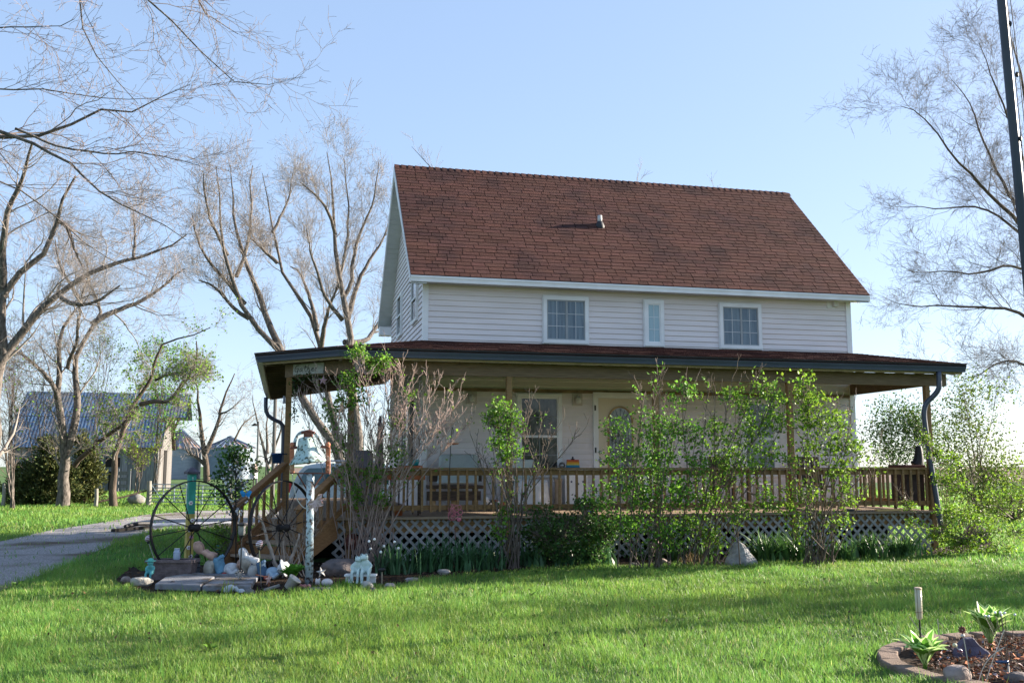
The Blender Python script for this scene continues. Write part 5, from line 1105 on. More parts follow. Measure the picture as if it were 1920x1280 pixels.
for k in range(3): b.lathe([(.053 - .003 * k, .05 + .06 * k), (.053 - .003 * k, .062 + .06 * k)], g_, 12, cap=False)
b.build('bands', M_blk, t)
b = MB(); g_ = gnd(333, 1077); b.lathe([(.05, 0), (.075, .05), (.08, .12), (.06, .17), (.065, .18)], g_, 14); tag(b.build('black_pot', M_blk, None, True), 'glossy black pot between the mauve planter and painted post', 'pot')
b = MB(); g_ = gnd(463, 1079); b.lathe([(.06, 0), (.085, .06), (.085, .12), (.06, .17), (.065, .185)], g_, 16); tag(b.build('blue_pot', mat('cobalt glaze', (.01, .04, .32), .2, .1, spec=.6), None, True), 'cobalt blue glazed pot between the two lying statues', 'pot')
g_ = gnd(407, 1056); b = MB(); F = depth(g_); b.lathe([(.035, 0), (.04, .06), (.02, .16), (.03, .18), (.035, .25), (.012, .29)], g_ , 12); tag(b.build('teal_bottle', mat('teal bottle', (.05, .22, .22), .2, .2, spec=.6), None, True), 'teal glass bottle ornament behind the lying statue', 'bottle')
# lying statues
M_skin = C('faded flesh paint', (.42, .27, .21), .7, var=.25); M_cream = C('faded cream paint', (.45, .42, .35), .75, var=.2); M_blue = C('faded blue paint', (.14, .30, .42), .7, var=.25); M_whi = C('chalky white paint', (.52, .53, .54), .75, var=.15); M_redd = C('faded red paint', (.35, .06, .05), .7)
def lying(label, px, py, fl=1, cols=None, sc=1.0):
    g_ = gnd(px, py); F = depth(g_); s = mm(F) * sc; D = np.array([.23, .973, 0]); cols = cols or (M_skin, M_blue, M_cream, M_whi, M_cream)
    def L(x, z, y=0.): return g_ + RT * (x * s * fl) + D * (y * s) + np.array([0, 0, z * s])
    t = thing('lying_statue', label, 'statue', g_, 'painted statues lying with feet in the air')
    b = MB()
    for y in (-5, 5):
        b.tube(resample([L(-4, 34, y), L(-16, 38, y), L(-24, 44, y)], 8), [6.5 * s] * 4 + [5 * s] * 4, 9); b.ell(L(-33, 50, y), (8 * s, 5 * s, 12 * s), 10, 7, np.column_stack([unit(RT * fl + [0, 0, .5]), D, unit(-RT * fl * .5 + [0, 0, 1.])]))
        for k in range(4): b.ell(L(-36 - k * .8, 58 - k * 2.2, y - 3 + k * 2), 2.2 * s, 6, 5)
    b.build('legs', cols[0], t, True, remesh=.008)
    b = MB()
    for y in (-6, 6): b.tube(resample([L(5, 30, y), L(0, 36, y), L(4, 16, y), L(8, 8, y)], 10), 7.5 * s, 9)
    b.ell(L(6, 14), (9 * s, 13 * s, 14 * s), 12, 8); b.build('trousers', cols[1], t, True, remesh=.009)
    b = MB(); b.ell(L(-13, 15), (11 * s, 12 * s, 15 * s), 12, 8); b.ell(L(-6, 22), (8 * s, 11 * s, 10 * s), 12, 8); b.build('skirt', cols[2], t, True, remesh=.009)
    b = MB(); b.ell(L(24, 13), (15 * s, 12 * s, 12 * s), 12, 8); b.tube([L(20, 16, -11), L(30, 7, -15), L(38, 14, -12)], [5 * s, 4.5 * s, 3.5 * s], 8); b.tube([L(20, 16, 11), L(30, 7, 15), L(38, 14, 12)], [5 * s, 4.5 * s, 3.5 * s], 8); b.build('shirt', cols[3], t, True, remesh=.008)
    b = MB(); b.ell(L(42, 22), (9.5 * s, 9 * s, 10 * s), 12, 9); b.ell(L(36, 20, -9), (2 * s, 2 * s, 2.5 * s), 6, 5); hd = b.build('head', M_skin if cols[0] is M_skin else cols[0], t, True, remesh=.007)
    b = MB(); A = np.column_stack([unit(np.array([0, 0, 1.]) - RT * fl * .35), D, unit(RT * fl + [0, 0, .35])]); b.lathe([(17 * s, -2 * s), (17 * s, 0), (11 * s, 1 * s), (10 * s, 8 * s), (3 * s, 11 * s)], L(46, 23), 18, A); b.build('hat', cols[4], hd, True)
    b = MB(); b.ell(L(15, 5, -9), (6 * s, 5 * s, 5 * s), 8, 6); b.build('scarf', M_redd, t, True)
lying('statue of a child lying back with bare feet raised left, beside the blue pot', 407, 1082, 1, sc=1.1)
lying('paler statue lying with one white raised foot, half behind the second wheel', 487, 1087, 1, (M_whi, C('dull navy paint', (.06, .12, .2), .7), C('grey cream paint', (.34, .34, .33), .75, var=.2), C('pale blue paint', (.30, .42, .52), .7), M_whi), .98)
# teal frog, frog couple
M_frog = C('teal frog glaze', (.08, .32, .34), .5, var=.3, scale=14); M_mint = C('mint white cast stone', (.48, .60, .58), .7, var=.12, scale=16)
def frog(name, label, px, py, h, m, parent=None, mirror=1, hat=False, seat=.42, lean=0.):
    """seated frog; (px,py) seat position, h seated height in px"""
    g_ = (gnd(px, py) if parent is None else parent['p']); F = depth(g_); s = h * mm(F); D = np.array([.23, .973, 0]); rt = RT * mirror
    def L(x, y, z): return g_ + rt * (x * s) - D * (y * s) + np.array([0, 0, z * s])
    t = thing(name, label, 'frog figurine', g_); b = MB()
    b.ell(L(0, 0, .22), (.26 * s, .22 * s, .26 * s), 12, 9); b.ell(L(lean * .5, .02, .50), (.22 * s, .19 * s, .24 * s), 12, 9); b.ell(L(lean, .05, .80), (.22 * s, .20 * s, .15 * s), 12, 9); b.ell(L(lean, .17, .77), (.17 * s, .11 * s, .09 * s), 10, 7)
    for k in (-1, 1):
        b.ell(L(lean + .11 * k, .08, .93), .075 * s, 8, 7); b.tube(resample([L(.13 * k, .1, .12), L(.17 * k, .42, .16), L(.16 * k, .46, -.15), L(.15 * k, .46, -seat)], 10), [.12 * s] * 3 + [.085 * s] * 7, 8); b.ell(L(.15 * k, .55, -seat), (.08 * s, .14 * s, .04 * s), 8, 6)
        b.tube(resample([L(lean + .2 * k, .02, .58), L(.30 * k, .1, .38), L(.16 * k, .32, .24)], 8), [.08 * s] * 4 + [.055 * s] * 4, 7)
        for j in range(4): b.tube([L(.16 * k, .32, .24), L((.16 + .03 * (j - 1.5)) * k, .40, .2)], .018 * s, 5)
    b.build('body', m, t, True, remesh=max(.006, .03 * s))
    b = MB()
    for k in (-1, 1): b.ell(L(lean + .11 * k, .15, .95), .03 * s, 6, 5)
    b.build('eyes', M_blk, t)
    if hat: b = MB(); b.lathe([(.36 * s, 0), (.36 * s, .03 * s), (.2 * s, .05 * s), (.18 * s, .16 * s), (.05 * s, .2 * s)], L(lean, .02, .93), 16); b.build('hat', C('teal straw hat', (.10, .42, .36), .6), t, True)
    return t
pf = gnd(281, 1094) + [0, 0, .115]; frog('frog_figurine', 'teal frog in a hat sitting against the mauve planter', 0, 0, 27, M_frog, {'p': pf}, hat=True, seat=.34)
pbn = gnd(677, 1093); t = thing('toy_bench', 'low white bench under the frog couple', 'bench', pbn); F = depth(pbn); s = mm(F); D = np.array([.23, .973, 0])
b = MB(); b.beam(pbn - RT * .21 + [0, 0, .105], pbn + RT * .2 + [0, 0, .105], .14, .025); b.build('seat', M_trim, t, bevel=.004)
for x in (-.15, .14): b = MB(); b.beam(pbn + RT * x, pbn + RT * x + [0, 0, .093], .035, .1, tuple(RT)); b.build('leg', M_trim, t)
frog('frog_figurine', 'mint white frog with crossed legs on the bench, left of the pair', 0, 0, 34, M_mint, {'p': pbn - RT * .068 + [0, 0, .118] - D * .0}, lean=.14, seat=.42)
frog('frog_figurine', 'mint white frog resting its arm on its partner, right of the pair', 0, 0, 38, M_mint, {'p': pbn + RT * .066 + [0, 0, .118]}, 1, lean=-.12, seat=.38)
# stars, shells, pots, stakes
def starmesh(b, c, r, th, u, v, tint=None, inner=.42):
    n = np.cross(u, v); P = [c + (u * math.sin(a) + v * math.cos(a)) * (r if i % 2 == 0 else r * inner) for i, a in enumerate(np.arange(10) * math.pi / 5)]
    V = P + [c + n * th, c - n * th]; b.add(V, [(i, (i + 1) % 10, 10) for i in range(10)] + [((i + 1) % 10, i, 11) for i in range(10)], tint)
ZV = np.array([0, 0, 1.])
g_ = gnd(602, 1088) + ZV * .11; b = MB(); starmesh(b, g_, .075, .03, unit(RT + ZV * .2), unit(ZV - RT * .2)); tag(b.build('star_ornament', C('silvered star', (.45, .44, .42), .6, var=.3, scale=40)), 'silver white wicker star leaning beside the bell post', 'star')
g_ = gnd(622, 1077) + ZV * .08; b = MB(); starmesh(b, g_, .04, .012, RT, ZV); tag(b.build('star_ornament', C('pink star', (.5, .38, .36), .6)), 'tiny pale pink star below the stair stringer', 'star')
g_ = gnd(504, 1100); e = g_ + ZV * .12; t = thing('rusty_star_stake', 'salmon pink star on a bent stake right of the pale statue', 'garden stake', g_); b = MB(); b.tube([g_, e], .006, 5); b.tube([e, e - RT * .17 + ZV * .03], .008, 5); b.build('stake', M_redp, t)
b = MB(); starmesh(b, e - ZV * .02 - FW * .02, .075, .015, unit(RT * .5 + FW), ZV); b.build('star', C('salmon paint', (.55, .36, .32), .6), t)
g_ = gnd(610, 1099); b = MB(); b.ell(g_ + ZV * .05 + RT * .02, (.075, .06, .05), 14, 9); b.lathe([(.05, 0), (.03, .03), (.05, .05)], g_ + ZV * .06 - RT * .07, 12, np.column_stack([D, ZV, -RT])); tag(b.build('conch_shell', C('shell white', (.60, .56, .54), .5), None, True, remesh=.006), 'rounded white conch shell between bell post and bench', 'shell')
g_ = gnd(572, 1104); b = MB(); 
for k in range(7): b.ell(g_ + RT * random.uniform(-.06, .06) + D * random.uniform(-.03, .03) + ZV * random.uniform(.01, .05), random.uniform(.018, .03), 7, 5)
tag(b.build('red_figurine', C('red and white glaze', (.5, .2, .18), .4, var=.6, scale=30), None, True), 'small red and white figurine in front of the bell post', 'figurine')
g_ = gnd(540, 1107); A = np.column_stack([unit(RT * .8 - ZV * .6), D, unit(RT * .6 + ZV * .8) * -1]); b = MB(); b.lathe([(.055, -.0), (.075, -.13), (.082, -.13), (.082, -.15), (.07, -.15), (.06, -.05)], g_ + ZV * .03, 18, A); tag(b.build('tipped_pot', C('whitewashed pot', (.46, .43, .41), .8, var=.2), None, True), 'whitewashed flower pot tipped over beside the hosta', 'pot')
g_ = gnd(440, 1110); b = MB()
for k in range(14): b.ell(g_ + RT * random.uniform(-.1, .1) + D * random.uniform(-.05, .05) + ZV * random.uniform(0, .06), random.uniform(.025, .05), 8, 6)
tag(b.build('quartz_chunk', C('white quartz', (.50, .54, .56), .5, var=.15), None, True, remesh=.009), 'lumpy white quartz chunk beside the lantern stake foot', 'rock')
g_ = gnd(322, 1104); b = MB()
for k in range(8): b.ell(g_ + RT * random.uniform(-.07, .07) + ZV * random.uniform(.0, .07), random.uniform(.03, .045), 8, 6)
tag(b.build('lava_rock', M_rockd, None, True, remesh=.01), 'black lumpy lava rock at the front of the slab', 'rock')
g_ = gnd(510, 1107); b = MB(); b.beam(g_ - RT * .1 + ZV * .01, g_ + RT * .08 + D * .05 + ZV * .06, .12, .02); tag(b.build('slate_piece', M_rock), 'thin tilted slate piece left of the tipped pot', 'slate')
# rusty flower, rusty pot bird
g_ = np.array([*atY(660, 1015, -2.42)]); b = MB(); t = thing('rusty_flower', 'rusty metal flower hung on the lattice behind the lilac', 'ornament', g_)
for k in range(9): a = 2 * math.pi * k / 9; d = RT * math.cos(a) + ZV * math.sin(a); b.ell(g_ + d * .085 - D * .02, (.045, .012, .035), 8, 6, np.column_stack([d, D, np.cross(d, D)]))
b.build('petals', M_rustd, t, True); b = MB(); b.ell(g_ - D * .03, (.05, .02, .05), 10, 6); b.build('centre', M_redp, t, True)
g_ = gnd(679, 1052); t = thing('rusty_bird', 'rust red pot with a bird on its rim by the lilac foot', 'ornament', g_); b = MB(); b.lathe([(.04, .06), (.065, .14), (.07, .15)], g_, 12); b.build('pot', M_rustd, t, True); b = MB(); b.ell(g_ + ZV * .20, (.09, .04, .035), 10, 7, np.column_stack([RT, D, ZV])); b.ell(g_ + ZV * .225 + RT * .08, .028, 8, 6); b.build('bird', M_rustd, t, True, remesh=.008); b = MB(); b.tube([g_, g_ + ZV * .07], .02, 6); b.build('stem', M_rustd, t)
# firefly lights
def firefly(label, px, py, pts, rp=2.6):
    g_ = gnd(px, py); F = depth(g_); t = thing('firefly_lights', label, 'solar light', g_)
    for x, y in pts:
        e = at(x, y, F + random.uniform(-.05, .05)); b = MB(); b.tube(resample([g_ + ZV * .05, g_ * .4 + e * .6 + ZV * .05, e], 10), .0028, 4); sm_ = b.build('wire', M_blk, t); r = rp * mm(F); b = MB(); b.ell(e + ZV * r, r, 8, 6); b.build('bulb', mat('white bulb', (.8, .8, .8), .3), sm_, True)
    b = MB(); b.tube([g_ - ZV * .02, g_ + ZV * .09], .009, 6); b.build('stake', M_blk, t); return t
firefly('white bulb firefly light with bulbs among the irises right of the frog couple', 712, 1088, [(692, 1017), (702, 1013), (720, 1026), (740, 1018), (747, 1030), (695, 1031), (714, 1037)])
g_ = gnd(716, 1096); t = thing('path_light', 'small black solar spotlight on a tan stake right of the bench', 'solar light', g_); b = MB(); b.tube([g_, g_ + ZV * .16], .01, 6); b.build('stake', C('tan stake', (.3, .24, .18), .8), t); b = MB(); b.ell(g_ + ZV * .19, (.05, .03, .025), 10, 7, np.column_stack([RT, D, ZV])); b.build('lamp_head', M_blk, t, True)
# silver blossom spinner, butterfly
g_ = at(442, 1078, 14.1); g_[2] = 0; F = 14.1; t = thing('blossom_tree', 'black stemmed ornament covered with white and silver beads beside the stair', 'ornament', g_)
b = MB(); tp = at(442, 878, F); b.tube([g_, tp], .010, 6); b.build('stem', M_blk, t); M_bead = mat('pearly beads', (.72, .72, .74), .3, .05, tint=True, spec=.5)
for k in range(90):
    y = random.uniform(868, 968); w_ = 22 * math.sin((y - 850) / 130 * 3.0) + 4; q = at(442 + random.uniform(-w_, w_), y, F + random.uniform(-.15, .15)); b = MB()
    for m_ in range(random.choice((1, 2, 2))): b.ell(q + rng.normal(size=3) * .012 * m_, random.uniform(.010, .017), 6, 4, tint=random.choice([(1, 1, 1), (.9, .95, 1), (.08, .08, .1), (.95, .8, .7)]))
    s0 = at(442, min(1000, y + 14), F); b.tube([s0, q], .003, 4, tint=(.04, .04, .04)); b.build('bead_twig', M_bead, t, True)
q = at(461, 925, 13.9); b = MB()
for s_ in (-1, 1): b.add([q, q + RT * .05 * s_ + ZV * .05, q + RT * .09 * s_ + ZV * .03, q + RT * .07 * s_ - ZV * .01, q + RT * .05 * s_ - ZV * .05, q + RT * .01 * s_ - ZV * .04, q - D * .01], [(0, 1, 2, 3, 6), (3, 4, 5, 6)])
t = tag(b.build('butterfly_ornament', mat('bright blue enamel', (.01, .25, .6), .3, .2)), 'bright blue butterfly ornament among the silver beads', 'ornament')
# pink wire ornament at the rail, metal rose, pink flower
g_ = atY(855, 1060, -2.75); g_[2] = 0; F = depth(g_); t = thing('pink_wire_flower', 'pink wire flower ornament on a thin stake in front of the deck edge', 'ornament', g_); b = MB(); b.tube([g_, at(853, 985, F)], .006, 5); b.build('stake', M_rustd, t); b = MB(); M_pink = C('pink paint', (.55, .17, .22), .6, var=.2)
for k in range(9): a = k * .7; c0 = at(852 + 7 * math.cos(a * 2), 960 + 8 * math.sin(a * 3), F); u, v = unit(RT * math.cos(a) + ZV * math.sin(a)), unit(-RT * math.sin(a) * .5 + ZV * math.cos(a) + D * .4); b.tube([c0 + (u * math.cos(q) * .07 + v * math.sin(q) * .05) for q in np.linspace(0, 2 * math.pi, 15)[:-1]], .005, 4, closed=True)
b.build('wire_petals', M_pink, t); b = MB(); b.ell(at(861, 974, F - .02), .035, 10, 7); b.build('pink_ball', M_pink, t, True)
g_ = gnd(1232, 1058); F = depth(g_); t = thing('pink_metal_flower', 'dusty pink metal flower on a stake at the foot of the broad lilac', 'ornament', g_); q = at(1230, 1024, F - .2); b = MB(); b.tube([g_, q], .007, 5); b.build('stake', M_rustd, t); b = MB()
for k in range(5): a = 2 * math.pi * k / 5 + .3; d = RT * math.cos(a) + ZV * math.sin(a); b.ell(q + d * .05, (.06, .018, .045), 9, 6, np.column_stack([d, D, np.cross(d, D)]))
b.build('petals', C('dusty pink', (.42, .27, .30), .6), t, True)
# hanging pot, sign, hanging star
q = at(519.5, 858, 15.3); t = thing('hanging_pot', 'blue plastic pot hanging on the left porch post', 'pot', q - ZV * .08); r = .085; b = MB(); b.lathe([(.065, -.09), (.082, .04), (.092, .045), (.092, .075), (.082, .075)], q, 20); b.build('pot', mat('navy plastic', (.012, .045, .13), .4), t, True); b = MB(); b.tube([q + RT * .09 + ZV * .06, q + RT * .16 + ZV * .06], .012, 6); b.build('bracket', M_blk, t)
sa, sb = np.array((-2.29, -1.58)), np.array((-1.52, -2.36)); u = unit(np.array([*(P2 - P1)[:2], 0])); nn = np.array([-.7071, -.7071, 0]); o_ = P1 + u * .145 + nn * .056
t = thing('porch_sign', 'weathered white board sign lettered Gather on the corner beam', 'sign', o_ + u * .3 + ZV * 3.05)
b = MB(); b.beam(o_ + ZV * 3.053, o_ + u * .66 + ZV * 3.053, .018, .168); b.build('board', mat('whitewashed board', (.40, .40, .38), .8, .2, 9, stretch=(1, 1, 6)), t)
ST = {'G': [[(.86, .95), (.55, 1.02), (.2, .75), (.12, .35), (.35, .05), (.7, .12), (.86, .48)], [(.45, .5), (.95, .55)], [(.86, .48), (.78, .0), (.62, -.35)]],
      'a': [[(.6, .5), (.35, .55), (.12, .28), (.2, .02), (.45, .12), (.62, .5), (.6, .1), (.75, .03), (.9, .12)]], 't': [[(.32, .95), (.25, .3), (.35, .03), (.6, .12)], [(.02, .64), (.65, .68)]],
      'h': [[(.3, 1.05), (.15, .4), (.08, 0)], [(.12, .25), (.35, .52), (.5, .4), (.48, .1), (.6, .02), (.75, .12)]], 'e': [[(.1, .25), (.45, .32), (.48, .5), (.3, .55), (.1, .35), (.15, .08), (.4, .02), (.7, .15)]], 'r': [[(.12, .5), (.18, .3), (.12, .02)], [(.16, .3), (.3, .5), (.5, .5)]]}
def cat2(P): 
    P = np.array(P, float)
    for _ in range(3):
        Q = [P[0]]
        for i in range(len(P) - 1): Q += [P[i] * .75 + P[i + 1] * .25, P[i] * .25 + P[i + 1] * .75]
        P = np.array(Q + [P[-1]])
    return P
b = MB(); x = .015; H = .112
for ch, adv in zip('Gather', (1.02, .86, .66, .84, .74, .6)):
    for st_ in ST[ch]: b.tube([o_ + u * (x + (px + py * .18) * H * .98) + nn * .0105 + ZV * (3.008 + py * H) for px, py in cat2(st_)], .0046, 5)
    x += adv * H * .98
b.build('lettering', mat('black lettering', (.01, .01, .01), .6), t)
q = at(605.5, 713, depth((P1 + P2) / 2)) ; b = MB(); starmesh(b, q, .075, .02, unit(RT - ZV * .1), unit(ZV + RT * .1)); t = thing('hanging_star', 'pink metal star hanging below the corner beam', 'star', q); b.build('star', C('dull pink star', (.42, .26, .30), .6), t); b = MB(); b.tube([q + ZV * .07, q + ZV * .16], .002, 4); b.build('cord', M_blk, t)
q = at(533, 748, 15.6); b = MB(); b.lathe([(.02, .05), (.022, -.06), (.03, -.07)], q, 8); tag(b.build('wind_bell', C('pewter', (.25, .25, .27), .5), None, True), 'grey wind chime tube beside the left porch post', 'wind chime')

# ------------------------------------------------------------------ irises, hostas, low plants
def iris(label, px, py, n, hp, spread, name='iris_clump', m=None, tint=(1, 1, 1), wd=.016, group='iris clumps in the garden bed'):
    g_ = gnd(px, py); F = depth(g_); s = mm(F); t = thing(name, label, 'plant', g_, group); V, T, cl = [], [], []; o = 0; K = 6
    for i in range(n):
        base = g_ + RT * random.gauss(0, .5) * spread * s + D * random.uniform(-.16, .2); h = hp * s * random.uniform(.45, 1.12); a = random.uniform(0, 2 * math.pi); ln = random.uniform(.05, 1.) ; d = np.array([math.cos(a), math.sin(a), 0]); w0 = wd * random.uniform(.7, 1.2); sd = unit(np.cross(d, ZV) + rng.normal(size=3) * .3)
        c = jit(1, .22, .1)
        for k in range(K):
            f = k / (K - 1); p = base + ZV * h * (f - .18 * ln * f * f) + d * h * ln * (f ** 1.8); wv = w0 * (1 - f ** 2.5) * (.75 + .5 * f * (1 - f)); V += [p - sd * wv, p + sd * wv]
        for k in range(K - 1): T.append((o + 2 * k, o + 2 * k + 1, o + 2 * k + 3, o + 2 * k + 2)); cl.append(np.array(c) * tint)
        o += 2 * K
    bulk('leaves', V, T, m or M_iris, t, np.array(cl), True, 4); return t
IR = [(735, 1076, 110, 62, 34, 'dark iris clump just right of the frog couple'), (790, 1072, 130, 66, 40, 'dense dark iris clump in front of the lattice'), (850, 1070, 150, 72, 44, 'tallest grassy iris clump under the railing'), (910, 1068, 110, 62, 36, 'iris clump left of the narrow lilac'),
      (1000, 1062, 60, 52, 26, 'blue green iris fan right of the narrow lilac'), (1050, 1061, 60, 52, 28, 'iris fan below the dark shrub'), (1112, 1061, 80, 56, 36, 'sparse wide iris fan left of the pink flower'), (1275, 1050, 44, 40, 24, 'low iris clump between lilac stems'), (1320, 1052, 44, 46, 24, 'iris clump left of the big grey boulder'),
      (1440, 1054, 110, 62, 26, 'tall iris clump right of the big grey boulder'), (1492, 1053, 110, 60, 26, 'iris clump left of the tall lilac'), (1575, 1051, 80, 48, 22, 'iris clump right of the tall lilac'), (1628, 1047, 100, 52, 26, 'bright iris clump below the right lattice'), (1692, 1045, 110, 50, 34, 'rightmost bright iris clump before the downspout')]
for x, y, n, h, sp, lab in IR: iris(lab, x, y, n, h, sp, tint=(1, 1, 1) if x < 1250 else (1.25, 1.12, .75), wd=.017 if x < 980 else .024)
iris('grassy tuft beside the white conch shell', 645, 1105, 40, 26, 16, 'grass_tuft', M_leaf, (.9, 1, .7), .006, None); iris('yellow weed sprouting over the front of the slab', 425, 1112, 24, 30, 10, 'weed', M_leaf, (1.6, 1.2, .5), .006, None)
iris('dead tan grass tuft below the broad lilac', 1300, 1062, 60, 34, 26, 'grass_tuft', mat('dead grass', (.28, .2, .11), .8, .2, tint=True, trans=.3), (1, 1, 1), .005, None)
def hosta(label, px, py, n, h, r, lw, cream=True, base=None, upright=.5, m=None):
    g_ = gnd(px, py) if base is None else base; t = thing('hosta', label, 'plant', g_); b = MB()
    for i in range(n):
        a = 2.4 * i + random.uniform(-.2, .2); fr = (i + .5) / n; d = np.array([math.cos(a), math.sin(a), 0]); sd = np.cross(d, ZV); L_ = h * random.uniform(.8, 1.15); tilt = upright + (1 - upright) * (1 - fr) if False else (.25 + .75 * fr) * (1.25 - upright)
        K = 7; P = []; 
        for k in range(K):
            f = k / (K - 1); ang = tilt * (f ** 1.3) * 1.5; P.append(g_ + d * (r * .15 + L_ * f * math.sin(ang) * .9) + ZV * (.01 + L_ * f * math.cos(ang * .8)))
        W = [.05, .1, .62, 1, .92, .6, .02]; Vv = []
        for k in range(K):
            w_ = lw * W[k] * .5; cup = ZV * w_ * .45; Vv += [P[k] - sd * w_ + cup, P[k] - sd * w_ * .62 + cup * .4, P[k], P[k] + sd * w_ * .62 + cup * .4, P[k] + sd * w_ + cup]
        c = jit(1, .15, .06)
        for k in range(K - 1):
            for j in range(4):
                edge = j in (0, 3); cc = tuple(np.array((5.2, 2.7, 10.) if (edge and cream and k > 0) else (1, 1, 1)) * c); b.add([Vv[k * 5 + j], Vv[k * 5 + j + 1], Vv[(k + 1) * 5 + j + 1], Vv[(k + 1) * 5 + j]], [(0, 1, 2, 3)], cc)
    b.build('leaves', m or M_hosta, t, True); return t
hosta('bright green hosta clump left of the bell post foot', 548, 1096, 34, .26, .1, .11, False, upright=.55)

# big triangular boulder in front of the lilacs
g_ = gnd(1389, 1059); F = depth(g_); s_ = mm(F); b = MB(); d_ = np.array([.23, .973, 0.])
def BL(x, y, z): return g_ + RT * x * s_ + d_ * y * s_ + ZV * z * s_
ring_ = [[(-35, -4, -4), (-24, -10, -4), (8, -12, -4), (32, -6, -4), (36, 12, -4), (10, 26, -4), (-20, 24, -4)], [(-33, -3, 6), (-22, -8, 8), (8, -10, 8), (30, -4, 7), (33, 12, 8), (9, 24, 8), (-19, 22, 8)],
         [(-22, 0, 24), (-13, -4, 27), (8, -4, 25), (21, 1, 20), (23, 12, 20), (7, 20, 24), (-13, 18, 26)], [(-11, 4, 38), (-6, 1, 41), (2, 2, 43), (9, 5, 38), (10, 12, 36), (3, 15, 39), (-7, 13, 40)]]
V = [BL(*p) for r_ in ring_ for p in r_] + [BL(-1, 8, 44)]; Fs = [(i * 7 + j, i * 7 + (j + 1) % 7, (i + 1) * 7 + (j + 1) % 7, (i + 1) * 7 + j) for i in range(3) for j in range(7)] + [(21 + j, 21 + (j + 1) % 7, 28) for j in range(7)]
b.add(V, Fs); o = b.build('garden_rock', M_rockg, None, False); md = o.modifiers.new('bevel', 'BEVEL'); md.width = .02; md.segments = 2; md = o.modifiers.new('sub', 'SUBSURF'); md.subdivision_type = 'SIMPLE'; md.levels = md.render_levels = 3
tx = bpy.data.textures.new('stone', 'CLOUDS'); tx.noise_scale = .09; md = o.modifiers.new('rough', 'DISPLACE'); md.texture = tx; md.strength = .025; md.texture_coords = 'LOCAL'
tag(o, 'big triangular pale grey boulder beside the arching lilac', 'rock', 'stones edging the garden bed')
for pts, lab in (([(484, 965), (495, 985), (500, 1010), (512, 1040), (522, 1080)], 'pale driftwood branch leaning in front of the steps'), ([(562, 1000), (555, 1025), (540, 1060), (530, 1078)], 'grey driftwood stick crossing the pale driftwood branch')):
    g_ = gnd(*pts[-1]); F = depth(g_); b = MB(); L = resample([at(x, y, F) for x, y in pts], 20) + rng.normal(size=(20, 3)) * .004; b.tube(L, np.linspace(.014, .032, 20), 8); tag(b.build('driftwood', C('grey driftwood', (.34, .29, .25), .9, var=.3, stretch=(3, 3, 1)), None, True), lab, 'driftwood')
# ------------------------------------------------------------------ things on the porch
def dk(px, Y): p = atY(px, 900, Y); p[2] = ZD; return p
def zat(px, py, Y): return float(atY(px, py, Y)[2])
M_cover = C('pale canvas cover', (.46, .52, .50), .9, var=.1, scale=4, bump=.4, bscale=9); M_bench = C('dark worn wood', (.07, .05, .035), .7, var=.4, scale=6, stretch=(1, 5, 8)); M_log = C('tan log', (.42, .28, .14), .7, stretch=(6, 6, 1))
Y = -.55; a, c_ = dk(802, Y), dk(902, Y); t = thing('porch_bench', 'dark wooden log bench against the porch wall, partly under a pale cover', 'bench', (a + c_) / 2)
b = MB(); b.beam(a + ZV * .42, c_ + ZV * .42, .42, .06, tint=(1, 1, 1)); b.build('seat', M_bench, t, bevel=.01); b = MB(); b.beam(a + ZV * .27 - D * .18, c_ + ZV * .27 - D * .18, .04, .16); b.build('apron', M_bench, t)
for q in (a + RT * .1, c_ - RT * .1, (a + c_) / 2): b = MB(); b.tube([q - D * .1, q - D * .1 + ZV * .39], .055, 10); b.build('leg', M_log, t)
b = MB(); b.beam(a + ZV * .62 + D * .30, c_ + ZV * .62 + D * .30, .04, .22); b.build('backrest', M_bench, t)
pa, pb = atY(824, 878, Y + .2), atY(896, 878, Y + .2); zt = zat(860, 851, Y); b = MB(); n = 12; V = []
for f, zz, yy in ((0, ZD + .50, -.30), (0, ZD + .53, -.06), (0, zt - .02, .02), (0, zt, .10), (0, zt - .04, .22), (0, ZD + .7, .26)):
    for i in range(n): u_ = i / (n - 1); ex = (.5 - abs(u_ - .5)) ; V.append(pa + (pb - pa) * (u_ + (.06 * (u_ - .5) if zz < zt - .1 else 0)) + D * (yy - .10 + .012 * math.sin(i * 2.1 + zz * 9)) + ZV * (zz - pa[2] - (.03 if ex < .05 and zz > ZD + .6 else 0)))
b.add(V, [(k * n + i, k * n + i + 1, (k + 1) * n + i + 1, (k + 1) * n + i) for k in range(5) for i in range(n - 1)]); o = b.build('bench_cover', M_cover, None, True); md = o.modifiers.new('t', 'SOLIDIFY'); md.thickness = .012; tag(o, 'pale grey green canvas draped over the back of the dark bench', 'cover')
# covered chair
Y = -.6; a, c_ = dk(962, Y), dk(1028, Y); t = thing('covered_chair', 'armchair hidden under a white sheet between the second post and the window', 'chair', (a + c_) / 2); wv = c_ - a; b = MB(); n = 28; V = []
M_sheet = C('white sheet', (.66, .67, .68), .9, var=.06, bump=.3, bscale=7)
prf = [(0, 1.12), (.06, 1.1), (.5, 1.02), (.8, .98), (1, .92)]
for f, sc in prf:
    for i in range(n): an = 2 * math.pi * i / n; rr = sc + .035 * math.sin(i * 2.4) * (1 - f); cx_, cy_ = math.copysign(abs(math.cos(an)) ** .5, math.cos(an)), math.copysign(abs(math.sin(an)) ** .5, math.sin(an)); V.append((a + c_) / 2 + wv * .5 * cx_ * rr + D * .27 * cy_ * rr + ZV * (.02 + f * .52))
Fs = [(k * n + i, k * n + (i + 1) % n, (k + 1) * n + (i + 1) % n, (k + 1) * n + i) for k in range(4) for i in range(n)] + [tuple(range(4 * n, 5 * n))]
